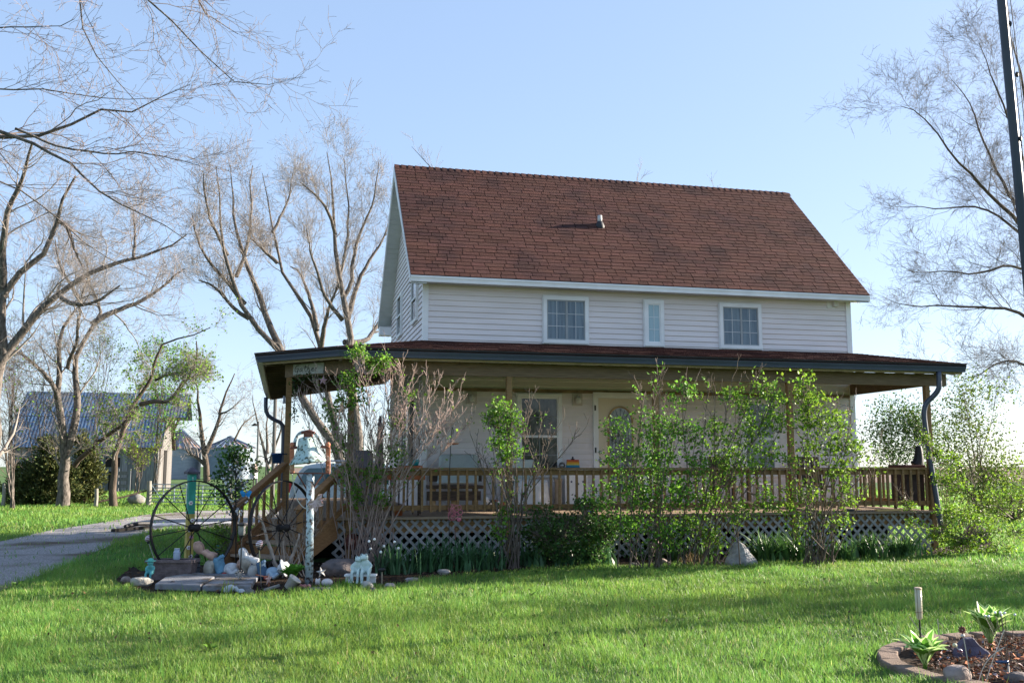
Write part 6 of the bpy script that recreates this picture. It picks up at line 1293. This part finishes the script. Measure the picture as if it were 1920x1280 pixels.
b.add(V, Fs); b.build('sheet', M_sheet, t, True); zt = zat(985, 861, Y); b = MB(); q = (a + c_) / 2; b.box((a[0] - .02, Y + .12, ZD + .45), (a[0] + wv[0] * .66, Y + .26, zt)); b.build('backrest', M_cover, t, bevel=.03)
b = MB()
for k in range(5): b.box((a[0] + .1 * k, Y - .33, ZD + .03), (a[0] + .1 * k + .06, Y - .31, ZD + .09))
b.build('red_fringe', C('red trim', (.35, .1, .1), .8), t)
# column, cabinet, box
p = dk(1046.5, -.45); b = MB(); b.lathe([(.085, 0), (.085, .05), (.07, .06), (.062, .5), (.075, .52), (.08, .56)], p, 20); tag(b.build('pedestal', C('tan plaster', (.40, .31, .22), .7), None, True), 'tan round pedestal column between white chair and starry cabinet', 'pedestal')
Y = -.42; a, c_ = dk(1059, Y), dk(1101, Y); zt = zat(1075, 878.5, Y); t = thing('cabinet', 'white cabinet painted with dark stars left of the entrance door', 'cabinet', (a + c_) / 2); b = MB(); b.box((a[0], Y - .02, ZD + .04), (c_[0], Y + .34, zt - .025)); b.build('carcass', M_trim, t, bevel=.006); b = MB(); b.box((a[0] - .02, Y - .04, zt - .024), (c_[0] + .02, Y + .36, zt)); b.build('top', M_trim, t)
b = MB()
for x, z in ((.28, .50), (.58, .46), (.8, .5), (.45, .25), (.75, .2)): starmesh(b, np.array([a[0] + (c_[0] - a[0]) * x, Y - .021, ZD + z]), .03, .004, np.array([1., 0, 0]), ZV)
b.build('painted_stars', C('navy paint', (.02, .03, .09), .6), t)
p = atY(1074, 877, Y + .1); p[2] = zt + .002; t = thing('rainbow_box', 'rainbow painted lidded box with a knob on the starry cabinet', 'box', p); cols = [(.03, .12, .25), (.02, .22, .35), (.55, .45, .08), (.6, .25, .03), (.45, .07, .03)]
b = MB(); w_ = .125
for k in range(5): z0, z1 = k * .033, (k + 1) * .033; ww = w_ * (1 - .03 * k); b.beam(p + ZV * z0, p + ZV * z1, 2 * ww, .16, tuple(D), cols[k])
b.build('box_body', mat('painted stripes', (1, 1, 1), .6, .1, 9, tint=True), t); b = MB(); b.lathe([(.02, .165), (.045, .175), (.012, .19), (.02, .21), (.004, .225)], p, 12); b.build('knob', M_blk, t, True)
p = p - RT * .2; b = MB(); b.lathe([(.04, 0), (.06, .05), (.05, .1), (.02, .12)], p, 14); tag(b.build('silver_jar', C('tarnished silver', (.3, .3, .3), .3, metal=.7), None, True), 'small silver jar left of the rainbow box', 'jar')
# cow, red things, planters
p = dk(926, -.9); t = thing('cow_figurine', 'white and black cow figurine on the deck beside the narrow lilac', 'figurine', p); b = MB(); b.ell(p + ZV * .14, (.12, .055, .06), 12, 8, np.column_stack([RT, D, ZV])); b.ell(p + ZV * .21 - RT * .13, (.05, .035, .045), 10, 7); b.tube([p + ZV * .15 - RT * .08, p + ZV * .2 - RT * .12], .04, 8)
for x in (-.08, .08):
    for y in (-.03, .03): b.tube([p + RT * x + D * y + ZV * .12, p + RT * x + D * y], .018, 7)
b.build('body', mat('cow hide', (.02, .02, .02), .6, .2, 7, col2=(.7, .7, .68), lo=.47, hi=.5), t, True, remesh=.008); b = MB(); b.ell(p + ZV * .18 + RT * .03, (.05, .06, .025), 8, 6); b.build('red_blanket', M_redd, t, True)
p = dk(940, -.8); b = MB(); b.lathe([(.05, 0), (.07, .1), (.06, .14), (.065, .15)], p, 14); tag(b.build('red_pot', C('red glaze', (.45, .03, .03), .35), None, True), 'bright red pot right of the cow figurine', 'pot')
p = dk(948, -.8); b = MB(); b.lathe([(.04, 0), (.055, .08), (.05, .16), (.02, .17)], p, 14); tag(b.build('yellow_jar', C('yellow glaze', (.5, .45, .1), .35), None, True), 'yellow green jar right of the red pot', 'jar')
M_terra = C('terracotta', (.42, .13, .05), .7, var=.2)
def railbox(label, xa, xb, y0, y1, Y):
    pa, pb = atY(xa, y1, Y), atY(xb, y1, Y); h = zat(xa, y0, Y) - pa[2]; t = thing('planter', label, 'planter', (pa + pb) / 2, 'orange planter boxes on the left side of the porch'); b = MB(); b.beam(pa + ZV * h / 2, pb + ZV * h / 2, .16, h); b.build('box', M_terra, t, bevel=.006); b = MB(); b.beam(pa + ZV * (h + .002), pb + ZV * (h + .002), .13, .012); b.build('soil', M_mulch, t)
    for z in (0,):
        b = MB(); 
        for q in (pa + (pb - pa) * .15, pa + (pb - pa) * .85): b.tube([np.array([q[0], q[1], ZD]), q], .018, 6)
        b.build('stand_legs', M_bench, t)
    return (pa + pb) / 2 + ZV * h
q = railbox('short orange planter box holding the teal pot', 772, 791, 873, 879, -1.5); b = MB(); b.lathe([(.04, 0), (.062, .07), (.055, .1), (.05, .105)], q - RT * .02, 14); tag(b.build('teal_pot', C('teal glaze', (.03, .30, .32), .3), None, True), 'teal glazed pot standing on the short orange planter', 'pot')
railbox('long low orange planter box behind the bare lilac', 722, 796, 891, 899, -1.9); railbox('orange planter box nearest the house corner', 745, 768, 873, 880, -.3)
p = dk(748, -1.95); b = MB(); b.lathe([(.06, 0), (.085, .15), (.09, .16), (.08, .16)], p, 14); tag(b.build('clay_pot', M_terra, None, True), 'plain clay pot on the deck behind the bare lilac', 'pot')
p = dk(690, -1.2); 
# covered grill, folded parasol on the left side of the porch
p = atY(679, 880, .6); p[2] = ZD; M_gc = C('grey grill cover', (.16, .145, .17), .8, var=.15, bump=.3, bscale=8); t = thing('covered_grill', 'grill under a grey purple cover on the left side of the porch', 'grill', p); b = MB(); zt = zat(679, 844, .6) - ZD
for_ = [(-.2, 0), (-.19, .5), (-.18, zt - .08), (-.14, zt)]
b.add([p + RT * sx * (1.0 + (zz < .3) * .04) * abs(xx) * 1.0 + D * sy * .22 + ZV * zz for xx, zz in for_ for sx, sy in ((-1, -1), (1, -1), (1, 1), (-1, 1))], [(k * 4 + j, k * 4 + (j + 1) % 4, (k + 1) * 4 + (j + 1) % 4, (k + 1) * 4 + j) for k in range(3) for j in range(4)] + [(12, 13, 14, 15)]); b.build('cover', M_gc, t, bevel=.02)
p = atY(711, 880, 1.4); p[2] = ZD; t = thing('folded_parasol', 'folded dark violet parasol standing on the left side of the porch', 'parasol', p); zt = zat(712, 782, 1.4) - ZD; b = MB(); b.tube([p, p + ZV * (zt + .03)], .02, 8); b.lathe([(.2, 0), (.2, .05), (.04, .08)], p, 14); b.build('pole', M_blk, t); b = MB(); b.lathe([(.075, .65), (.085, .8), (.07, zt * .7), (.03, zt - .02), (.015, zt)], p, 12); b.build('canopy', C('violet canvas', (.09, .075, .11), .9, var=.3, stretch=(9, 9, 1)), t, True)
# tall feeder stake with orange tray
g_ = atY(842, 1060, -2.72); g_[2] = 0; F = depth(g_); t = thing('feeder_stake', 'black crook stake carrying an orange bird tray in front of the railing', 'bird feeder', g_); b = MB(); e = at(848, 800, F); b.tube([g_, at(842, 900, F), at(846, 815, F), e, at(850, 806, F), at(849, 814, F)], .0065, 6); b.build('stake', M_blk, t); b = MB(); q = at(849, 831, F); b.lathe([(.02, -.02), (.09, -.012), (.1, .006), (.09, .006), (.02, -.005)], q, 16); b.build('tray', C('orange tray', (.50, .16, .06), .6), t, True)
# right side table, chairs, smoker
M_tbl = C('white painted wood', (.55, .55, .53), .6)
p = dk(1437, -.7); t = thing('side_table', 'small white side table behind the arching lilac', 'table', p); b = MB(); b.box((p[0] - .2, p[1] - .2, ZD + .42), (p[0] + .2, p[1] + .2, ZD + .45)); b.build('tabletop', M_tbl, t)
for x, y in ((-.17, -.17), (.17, -.17), (.17, .17), (-.17, .17)): b = MB(); b.beam((p[0] + x, p[1] + y, ZD), (p[0] + x, p[1] + y, ZD + .42), .04, .04); b.build('leg', M_tbl, t)
def chair(label, px, Y, m, rz=0.):
    p = dk(px, Y); t = thing('porch_chair', label, 'chair', p, 'chairs on the porch'); ca, sa = math.cos(rz), math.sin(rz)
    def L(x, y, z): return p + np.array([x * ca - y * sa, x * sa + y * ca, z])
    b = MB(); b.beam(L(-.25, 0, .4), L(.25, 0, .4), .46, .035, tint=(1, 1, 1)); b.build('seat', m, t, bevel=.006); b = MB()
    for k in range(5): b.beam(L(-.22 + .11 * k, .22, .42), L(-.22 + .11 * k, .32, .95), .08, .02, (0, 1, 0))
    b.beam(L(-.26, .32, .93), L(.26, .32, .93), .03, .07); b.build('backrest', m, t)
    for x in (-.24, .24):
        for y in (-.2, .2): b = MB(); b.beam(L(x, y, 0), L(x, y, .62 if y < 0 else .4), .045, .045, (1, 0, 0)); b.build('leg', m, t)
        b = MB(); b.beam(L(x, -.24, .635), L(x, .24, .635), .07, .025); b.build('armrest', m, t)
chair('brown slatted armchair behind the right porch post', 1530, -.8, M_bench); chair('dark slatted armchair half hidden left of the white side table', 1370, -.8, M_bench, .3)
p = np.array([8.6, -2.0, ZD]); t = thing('smoker', 'brown box smoker with a dark flared chimney at the right end of the porch', 'grill', p); M_sm = C('brown smoker steel', (.05, .03, .028), .5, var=.3)
zt = zat(1700, 871, -2.0); b = MB(); b.box((8.40, -2.26, ZD + .12), (8.76, -1.8, zt - .05)); b.build('box', M_sm, t, bevel=.01); b = MB(); b.box((8.37, -2.29, zt - .049), (8.785, -1.77, zt)); b.build('lid', C('red brown lid', (.09, .035, .03), .5), t, bevel=.01)
for x in (-.16, .12):
    for y in (-2.22, -1.84): b = MB(); b.beam((8.6 + x, y, ZD), (8.6 + x, y, ZD + .12), .04, .04); b.build('leg', M_sm, t)
q = atY(1724, 873, -1.98); b = MB(); b.tube(resample([q - RT * .07, q - RT * .02 + ZV * .06, q + ZV * .2, q + ZV * .36], 14), np.linspace(.11, .055, 14), 12); b.build('chimney', M_blk, t, True)
p = dk(1104, -2.3); b = MB(); b.lathe([(.05, 0), (.09, .05), (.095, .055), (.085, .05)], p + ZV * .0, 16); tag(b.build('blue_bowl', C('blue plastic', (.02, .08, .25), .4), None, True), 'flat blue bowl at the edge of the deck below the cabinet', 'bowl')
p = dk(1590, -2.2); b = MB(); b.lathe([(.06, 0), (.1, .03), (.105, .035)], p, 16); tag(b.build('grey_dish', C('grey dish', (.2, .24, .27), .4), None, True), 'grey dish on the deck edge right of the tall lilac', 'dish')
a, c_ = dk(1640, -2.42), dk(1690, -2.38); b = MB(); b.beam(a + ZV * .02, c_ + ZV * .025, .08, .035); tag(b.build('loose_board', C('fresh pine', (.55, .36, .15), .7)), 'loose yellow pine board lying on the deck at the right', 'board')
q = atY(1218.5, 861, -.05); b = MB(); b.beam(q - ZV * .17, q + ZV * .17, .06, .02, tuple(D)); tag(b.build('wall_hanging', C('teal cloth', (.05, .28, .28), .8)), 'narrow teal cloth hanging on the wall right of the door', 'wall hanging')
# garland by the corner beam
t = thing('leaf_garland', 'leafy garland with tiny lights hanging from the corner beam beside the left post', 'garland', atY(553, 715, -1.5)); pos = []; F = 15.4; b = MB(); 
for sg in ([(550, 712), (554, 735), (551, 765), (553, 790)], [(556, 708), (580, 710), (600, 706)]):
    L = resample([at(x, y, F) for x, y in sg], 30); b.tube(L, .004, 4); pos += [L + rng.normal(size=L.shape) * .03 for _ in range(4)]
b.build('string', M_blk, t); V, T, cl = leafquads(np.vstack(pos), .045, tint0=(.6, .7, .5)); bulk('leaves', V, T, M_leafd, t, cl)
# ------------------------------------------------------------------ flagpole and foreground flower bed
M_pole = C('grey flagpole', (.05, .06, .085), .4, var=.1, scale=2, metal=.3)
g_ = gnd(1984, 1128); F = depth(g_); t = thing('flagpole', 'tall blue grey steel flagpole at the right edge with clipped ropes', 'flagpole', g_); b = MB(); tp = at(1872, -60, F); tp2 = tp + (tp - g_) * .25
b.tube([g_, (g_ + tp) / 2, tp, tp2], [.056, .054, .046, .042], 18); b.build('pole', M_pole, t, True)
b = MB(); b.lathe([(.09, 0), (.085, .05), (.064, .07)], g_, 18); b.build('base_collar', M_pole, t, True); b = MB(); b.ell(tp2, .09, 14, 10); b.build('finial', M_brass, t, True)
for dx, cl in ((13, ((1889, 45),)), (22, ((1902, 140), (1908, 260)))):
    b = MB(); L = [at(1872 + dx * .7, -60, F - .05), at(1897 + dx, 200, F - .05), at(1921 + dx, 480, F - .05), at(1950 + dx * .6, 800, F - .05)]; b.tube(resample(L, 24), .005, 5); b.build('halyard', mat('rope grey', (.08, .08, .09), .8), t)
    for x, y in cl: b = MB(); b.ell(at(x + 5, y, F - .05), (.018, .018, .035), 8, 6); b.build('snap_clip', M_blk, t)
FB = np.array([3.62, -11.2]); FRX, FRY = 1.62, 1.2
M_block = mat('tan concrete block', (.22, .165, .13), .9, .2, 9, .6, 90, .15, col3=(.16, .13, .11), s3=5)
M_chip = mat('bark chips', (.26, .135, .075), .85, .2, 20, tint=True)
n = 32
sheet('flower_bed', [(FB[0] + (FRX - .05) * math.cos(a), FB[1] + (FRY - .05) * math.sin(a)) for a in np.linspace(0, 2 * math.pi, 49)[:-1]], .02, M_mulch)
first = None
for k in range(n):
    a = 2 * math.pi * k / n; c = FB + np.array([FRX * math.cos(a), FRY * math.sin(a)]); tgt = math.atan2(FRY * math.cos(a), -FRX * math.sin(a))
    x_, y_, _ = [*c, 0]; q = np.array([*c, .1]); d = q - CAM; sx = 960 + F_PX * (d @ RT) / (d @ FW); 
    if (d @ FW) < 5 or sx > 2150: continue
    if first is None:
        L2, W2 = .134, .075; b = MB(); P = [(-L2, W2, 0), (-L2 * .84, -W2, 0), (L2 * .84, -W2, 0), (L2, W2, 0)]; 
        b.prism(P, (0, 0, .105)); first = b.build('edging_block', M_block, None, bevel=.012); o = first
    else: o = first.copy(); COL.objects.link(o)
    o.location = (c[0], c[1], random.uniform(-.062, -.048)); o.rotation_euler = (random.uniform(-.03, .03), random.uniform(-.02, .02), tgt + math.pi + random.uniform(-.05, .05))
    tag(o, 'tan concrete edging block in the curved border of the foreground flower bed', 'edging block', 'edging blocks of the foreground flower bed')
m = 4200; aa = rng.uniform(0, 2 * math.pi, m); rr = np.sqrt(rng.random(m)) * .93; pos = np.stack([FB[0] + (FRX - .1) * rr * np.cos(aa), FB[1] + (FRY - .1) * rr * np.sin(aa), rng.uniform(.022, .055, m)], 1)
dirs = rng.normal(size=(m, 3)) * [1, 1, .25]; V, T, cl = leafquads(pos, .042, dirs=dirs, asp=.55, up=.0, fold=.12, var=.3)
hue = rng.random((m, 1)); pal = np.where(hue < .35, [[1.5, 1.1, .9]], np.where(hue < .6, [[.35, .4, .5]], np.where(hue < .8, [[1.3, 1.9, 3.2]], [[.8, .8, .9]]))); 
tag(bulk('bark_mulch', V, T, M_chip, None, cl * np.repeat(pal, 2, 0)), kind='stuff')
m = 5000; uu = rng.random((m, 2)); X = rng.uniform(-5.2, 10, m); Yy = rng.uniform(-6, -1.8, m); k_ = inpoly(X, Yy, BED); pos = np.stack([X, Yy, rng.uniform(.012, .03, m)], 1)[k_]
V, T, cl = leafquads(pos, .05, dirs=rng.normal(size=(len(pos), 3)) * [1, 1, .25], asp=.5, up=0, fold=.15, var=.3); tag(bulk('leaf_litter', V, T, mat('dead leaf litter', (.09, .055, .035), .9, .3, 12, tint=True), None, cl), kind='stuff')
hosta('variegated hosta at the left end of the foreground flower bed', 1735, 1259, 26, .27, .08, .11, True, upright=.55)
hosta('larger variegated hosta behind the slate in the foreground flower bed', 1858, 1217, 34, .33, .09, .12, True, upright=.75)
# slate, rocks
g_ = gnd(1832, 1238); F = depth(g_); t = bm_ = MB(); P = [at(x, y, F + dd) for x, y, dd in ((1790, 1232, 0), (1797, 1212, .02), (1812, 1197, .03), (1826, 1195, .04), (1838, 1210, .03), (1855, 1221, .02), (1862, 1232, 0), (1845, 1240, -.03), (1812, 1240, -.03))]
b = MB(); b.prism(P, tuple(D * .07)); tag(b.build('slate_rock', mat('purple slate', (.085, .075, .11), .7, .25, 8, .5, 40, .25), None, False, bevel=.01), 'leaning purple grey slate slab in the foreground flower bed', 'rock')
rockmesh('bed_rock', 'pinkish rock at the bottom edge of the foreground flower bed', [*gnd(1793, 1284)[:2], .06], (.1, .08, .085), M_rockp, 77)
rockmesh('bed_rock', 'dark rock at the bottom right of the foreground flower bed', [*gnd(1907, 1284)[:2], .03], (.1, .09, .07), M_rockd, 78)
# rain gauge
g_ = gnd(1727.5, 1226); F = depth(g_); s = mm(F); t = thing('rain_gauge', 'clear rain gauge tube with cream back on a thin dark stake', 'rain gauge', g_); b = MB(); b.tube([g_, g_ + ZV * (66 * s)], .007, 8); b.build('stake', M_blk, t)
c0 = g_ + ZV * (66 * s); H = 54 * s; b = MB(); b.lathe([(.012, -.012), (.023, 0), (.026, H * .3), (.027, H), (.025, H), (.021, .01)], c0, 20); b.build('tube', mat('cream plastic tube', (.72, .69, .54), .25, .06, 4, spec=.6, trans=.35), t, True); b = MB(); b.lathe([(.03, H * .985), (.031, H + .006), (.024, H + .012)], c0, 18); b.build('rim', C('tan rim', (.5, .38, .28), .5), t)
b = MB(); b.lathe([(.0305, H * .2), (.0305, H * .215)], c0, 18, cap=False); b.tube([c0 - RT * .019 - D * .0225 + ZV * .0, c0 - RT * .019 - D * .0225 + ZV * H], .0022, 4)
for k in range(12): b.beam(c0 + RT * .004 - D * .0295 + ZV * H * (.25 + .055 * k), c0 + RT * (.012 if k % 3 else .018) - D * .0285 + ZV * H * (.25 + .055 * k), .002, .0022)
b.build('scale_marks', mat('brown marks', (.16, .09, .06), .6), t)
firefly('white bulb firefly light on black stalks in the foreground flower bed', 1893, 1276, [(1847, 1156), (1854, 1157), (1866, 1150), (1875.5, 1150), (1878, 1155), (1884, 1151), (1903, 1154)], 2.4)
g_ = gnd(1893, 1280); F = depth(g_); t = thing('solar_panel_stake', 'round blue solar panel on a stake in the foreground flower bed', 'solar light', g_); b = MB(); q = at(1879, 1239, F + .1); b.tube([g_, at(1890, 1242, F + .08)], .007, 6); b.build('stake', C('grey stake', (.35, .32, .28), .6), t); b = MB(); b.lathe([(.04, -.012), (.045, 0), (.042, .006)], q, 18, np.column_stack([RT, unit(D - ZV * .2), unit(ZV + D * .2)])); b.build('panel', mat('blue cell', (.01, .06, .16), .15, .2, spec=.6), t, True)
g_ = gnd(1813, 1245); F = depth(g_); t = thing('twisted_ball_stake', 'twisted stake with a pale yellow ball and a striped ball beside the slate', 'garden stake', g_); e1, e2 = at(1800, 1220, F), at(1790, 1209, F); b = MB(); b.tube(resample([g_, at(1808, 1232, F), e1, e2], 20), .005, 5); b.build('stake', M_steel, t)
b = MB(); b.ell(e2, .018, 12, 8); b.build('yellow_ball', mat('cream glass', (.6, .58, .38), .25), t, True); b = MB(); b.ell(e1, (.02, .02, .018), 12, 8); b.build('striped_ball', mat('wine stripe glass', (.12, .03, .06), .2, 0, 20, col2=(.6, .55, .58), stretch=(1, 1, 5), lo=.48, hi=.52), t, True)
g_ = gnd(1818, 1262); F = depth(g_); t = thing('rust_flower_stake', 'small rusty metal flower on a thin tall stake above the slate', 'garden stake', g_); q = at(1804, 1180, F); b = MB(); b.tube(resample([g_, at(1810, 1210, F), q], 12), .0035, 5); b.build('stake', C('pale wire', (.4, .36, .33), .6), t); b = MB()
for k in range(8): a = 2 * math.pi * k / 8; d = RT * math.cos(a) + ZV * math.sin(a); b.ell(q + d * .016, (.014, .005, .008), 7, 5, np.column_stack([d, D, np.cross(d, D)]))
b.build('petals', M_rustd, t, True); b = MB(); b.ell(at(1805, 1191, F), (.02, .012, .012), 8, 6); b.build('leaf_tag', C('white tag', (.5, .48, .45), .6), t, True)
M_dry = C('dry pale stalk', (.50, .44, .38), .8)
for pts, base, lab in (([(1823, 1290), (1815, 1240), (1807, 1196)], (1823, 1290), 'upright dry pale stalk in front of the slate'), ([(1832, 1288), (1842, 1250), (1862, 1225), (1884, 1212)], (1832, 1288), 'dry pale stalk arching right over the mulch'), ([(1846, 1285), (1862, 1235), (1883, 1180)], (1846, 1285), 'long dry stalk slanting up to the larger hosta'),
                       ([(1763, 1222), (1761, 1190), (1758, 1160)], (1763, 1222), 'thin pale stalk standing right of the rain gauge'), ([(1752, 1222), (1730, 1190), (1705, 1155)], (1752, 1222), 'thin pale grass stalk crossing behind the rain gauge')):
    g_ = gnd(*base); F = depth(g_); b = MB(); b.tube(resample([at(x, y, F) for x, y in pts], 16), .0032, 5); tag(b.build('dry_stalk', M_dry), lab, 'stalk')
# ------------------------------------------------------------------ lawn grass
M_grass = mat('grass blades', (.165, .30, .055), .5, .15, 2, spec=.35, tint=True, trans=.5)
def noise2(x, y, f, sd):
    r_ = np.random.default_rng(sd); v = 0
    for i in range(5):
        a, p_ = r_.uniform(0, 6.28), r_.uniform(0, 6.28); k = f * r_.uniform(.6, 1.7); v = v + np.sin((x * math.cos(a) + y * math.sin(a)) * k + p_ + 1.3 * np.sin((x * math.sin(a) - y * math.cos(a)) * k * .7 + p_ * 2))
    return v / 5
FH = np.array([-_s, _c])  # horizontal forward
FBP = [(FB[0] + (FRX + .09) * math.cos(a), FB[1] + (FRY + .09) * math.sin(a)) for a in np.linspace(0, 2 * math.pi, 40)]
HS = [(-2.6, -2.5), (9, -2.5), (9, 7), (-2.6, 7)]
VV, TT, CC = [], [], []; o = 0
for F0, F1, dens, wd, h0 in ((5.6, 8.2, 4200, .0042, .062), (8.2, 11, 2900, .0050, .062), (11, 15.2, 1900, .0062, .06), (15.2, 22, 620, .011, .065), (22, 38, 190, .024, .085), (38, 60, 40, .05, .12)):
    area_w = lambda F: 2 * F * (.533 + .09) ; n = int((F1 - F0) * area_w((F0 + F1) / 2) * dens); Fd = np.sqrt(rng.uniform(F0 ** 2, F1 ** 2, n)); lat = rng.uniform(-1, 1, n) * Fd * (.533 + .09)
    X = CAM[0] + FH[0] * Fd * 1.0 + RT[0] * lat; Y = CAM[1] + FH[1] * Fd + RT[1] * lat
    ok = ~inpoly(X, Y, BED) & ~inpoly(X, Y, HS) & ~inpoly(X, Y, FBP)
    X, Y, Fd = X[ok], Y[ok], Fd[ok]; ind = inpoly(X + rng.normal(size=len(X)) * .12, Y + rng.normal(size=len(X)) * .12, DRIVE); keep = ~ind | (rng.random(len(X)) < .02); 
    X, Y, Fd = X[keep], Y[keep], Fd[keep]; n = len(X)
    cl1, cl2 = noise2(X, Y, 5., 1), noise2(X, Y, 1.1, 2); clump = noise2(X, Y, 14., 3)
    h = h0 * (1 + .5 * cl1 + .3 * cl2 + .4 * clump) * rng.uniform(.55, 1.35, n); h = np.maximum(h, .025)
    tall = rng.random(n) < .02; h[tall] *= 1.7
    az = rng.uniform(0, 6.283, n) ; ln = rng.uniform(.1, .9, n); wx = .35 * noise2(X, Y, 2.3, 5); wy = .35 * noise2(X, Y, 2.3, 6)
    dx, dy = np.cos(az) * ln + wx, np.sin(az) * ln + wy; sa = az + rng.uniform(.8, 2.4, n); sx, sy = np.cos(sa), np.sin(sa); w_ = wd * rng.uniform(.6, 1.3, n)
    def ring_(f, wf): z = h * f * (1 - .12 * ln * f); ox, oy = dx * h * f ** 1.8, dy * h * f ** 1.8; return np.stack([X + ox - sx * w_ * wf, Y + oy - sy * w_ * wf, z], 1), np.stack([X + ox + sx * w_ * wf, Y + oy + sy * w_ * wf, z], 1)
    a0, a1 = ring_(0., .5); b0, b1 = ring_(.55, .45); c0, _ = ring_(1., 0.)
    V = np.stack([a0, a1, b0, b1, c0], 1).reshape(-1, 3); q = (np.arange(n) * 5)[:, None] + o
    T = np.stack([q + [0, 1, 3], q + [0, 3, 2], q + [2, 3, 4]], 1).reshape(-1, 3)
    g_ = (1 + .16 * rng.normal(size=n) + .2 * cl2 + .2 * cl1)[:, None]; yl = np.clip(rng.normal(size=n) * .13 + .16 * noise2(X, Y, .7, 9), -.35, .5)[:, None]
    c = np.clip(np.hstack([g_ * (1 + yl), g_, g_ * (1 - yl * .6)]), .15, 2.5)
    dead = rng.random(n) < (.03 + .05 * (noise2(X, Y, 3.1, 12) > .45)); c[dead] = np.array([2.6, 1.35, 3.2]) * g_[dead]
    VV.append(V); TT.append(T); CC.append(np.repeat(c, 3, 0)); o += n * 5
grass = bulk('grass', np.vstack(VV), np.vstack(TT), M_grass, None, np.vstack(CC)); tag(grass, kind='stuff')
m = 260; Fd = rng.uniform(6, 15, m); lat = rng.uniform(-1, 1, m) * Fd * .6; X = CAM[0] + FH[0] * Fd + RT[0] * lat; Y = CAM[1] + FH[1] * Fd + RT[1] * lat; ok = ~inpoly(X, Y, BED) & ~inpoly(X, Y, FBP) & ~inpoly(X, Y, DRIVE)
pos = np.stack([X, Y, rng.uniform(.02, .06, m)], 1)[ok]; V, T, cl = leafquads(pos, .035, asp=.7, up=.1, tint0=(.8, .85, .9)); tag(bulk('lawn_litter', V, T, mat('dry lawn leaves', (.16, .09, .045), .9, .3, 9, tint=True), None, cl), kind='stuff')
m = 40; Fd = rng.uniform(6, 16, m); lat = rng.uniform(-1, 1, m) * Fd * .6; X = CAM[0] + FH[0] * Fd + RT[0] * lat; Y = CAM[1] + FH[1] * Fd + RT[1] * lat; ok = ~inpoly(X, Y, BED) & ~inpoly(X, Y, FBP) & ~inpoly(X, Y, DRIVE) & (noise2(X, Y, 1.3, 33) > .0)
pos = np.repeat(np.stack([X, Y, np.full(m, .02)], 1)[ok], 9, 0); a = rng.uniform(0, 6.283, len(pos)); V, T, cl = leafquads(pos, .085, dirs=np.stack([np.cos(a) * 2, np.sin(a) * 2, np.full(len(a), .9)], 1), asp=.28, up=.3, tint0=(.62, .66, .8)); tag(bulk('lawn_weeds', V, T, M_leaf, None, cl), kind='stuff')
xs = rng.uniform(880, 1740, 900); pos = np.array([gnd(x, np.interp(x, [880, 1100, 1400, 1740], [1066, 1052, 1046, 1032]) - rng.uniform(-4, 14)) for x in xs]); d_ = noise2(pos[:, 0], pos[:, 1], 3., 41); pos = pos[d_ > -.15]
pos = np.repeat(pos, 7, 0) + rng.normal(size=(len(pos) * 7, 3)) * [.06, .06, 0]; pos[:, 2] = np.abs(rng.normal(size=len(pos))) * .09 + .02; V, T, cl = leafquads(pos, .05, asp=.6, up=.3, tint0=(1.1, 1.15, .9)); tag(bulk('ground_cover', V, T, M_leafd, None, cl), kind='stuff')
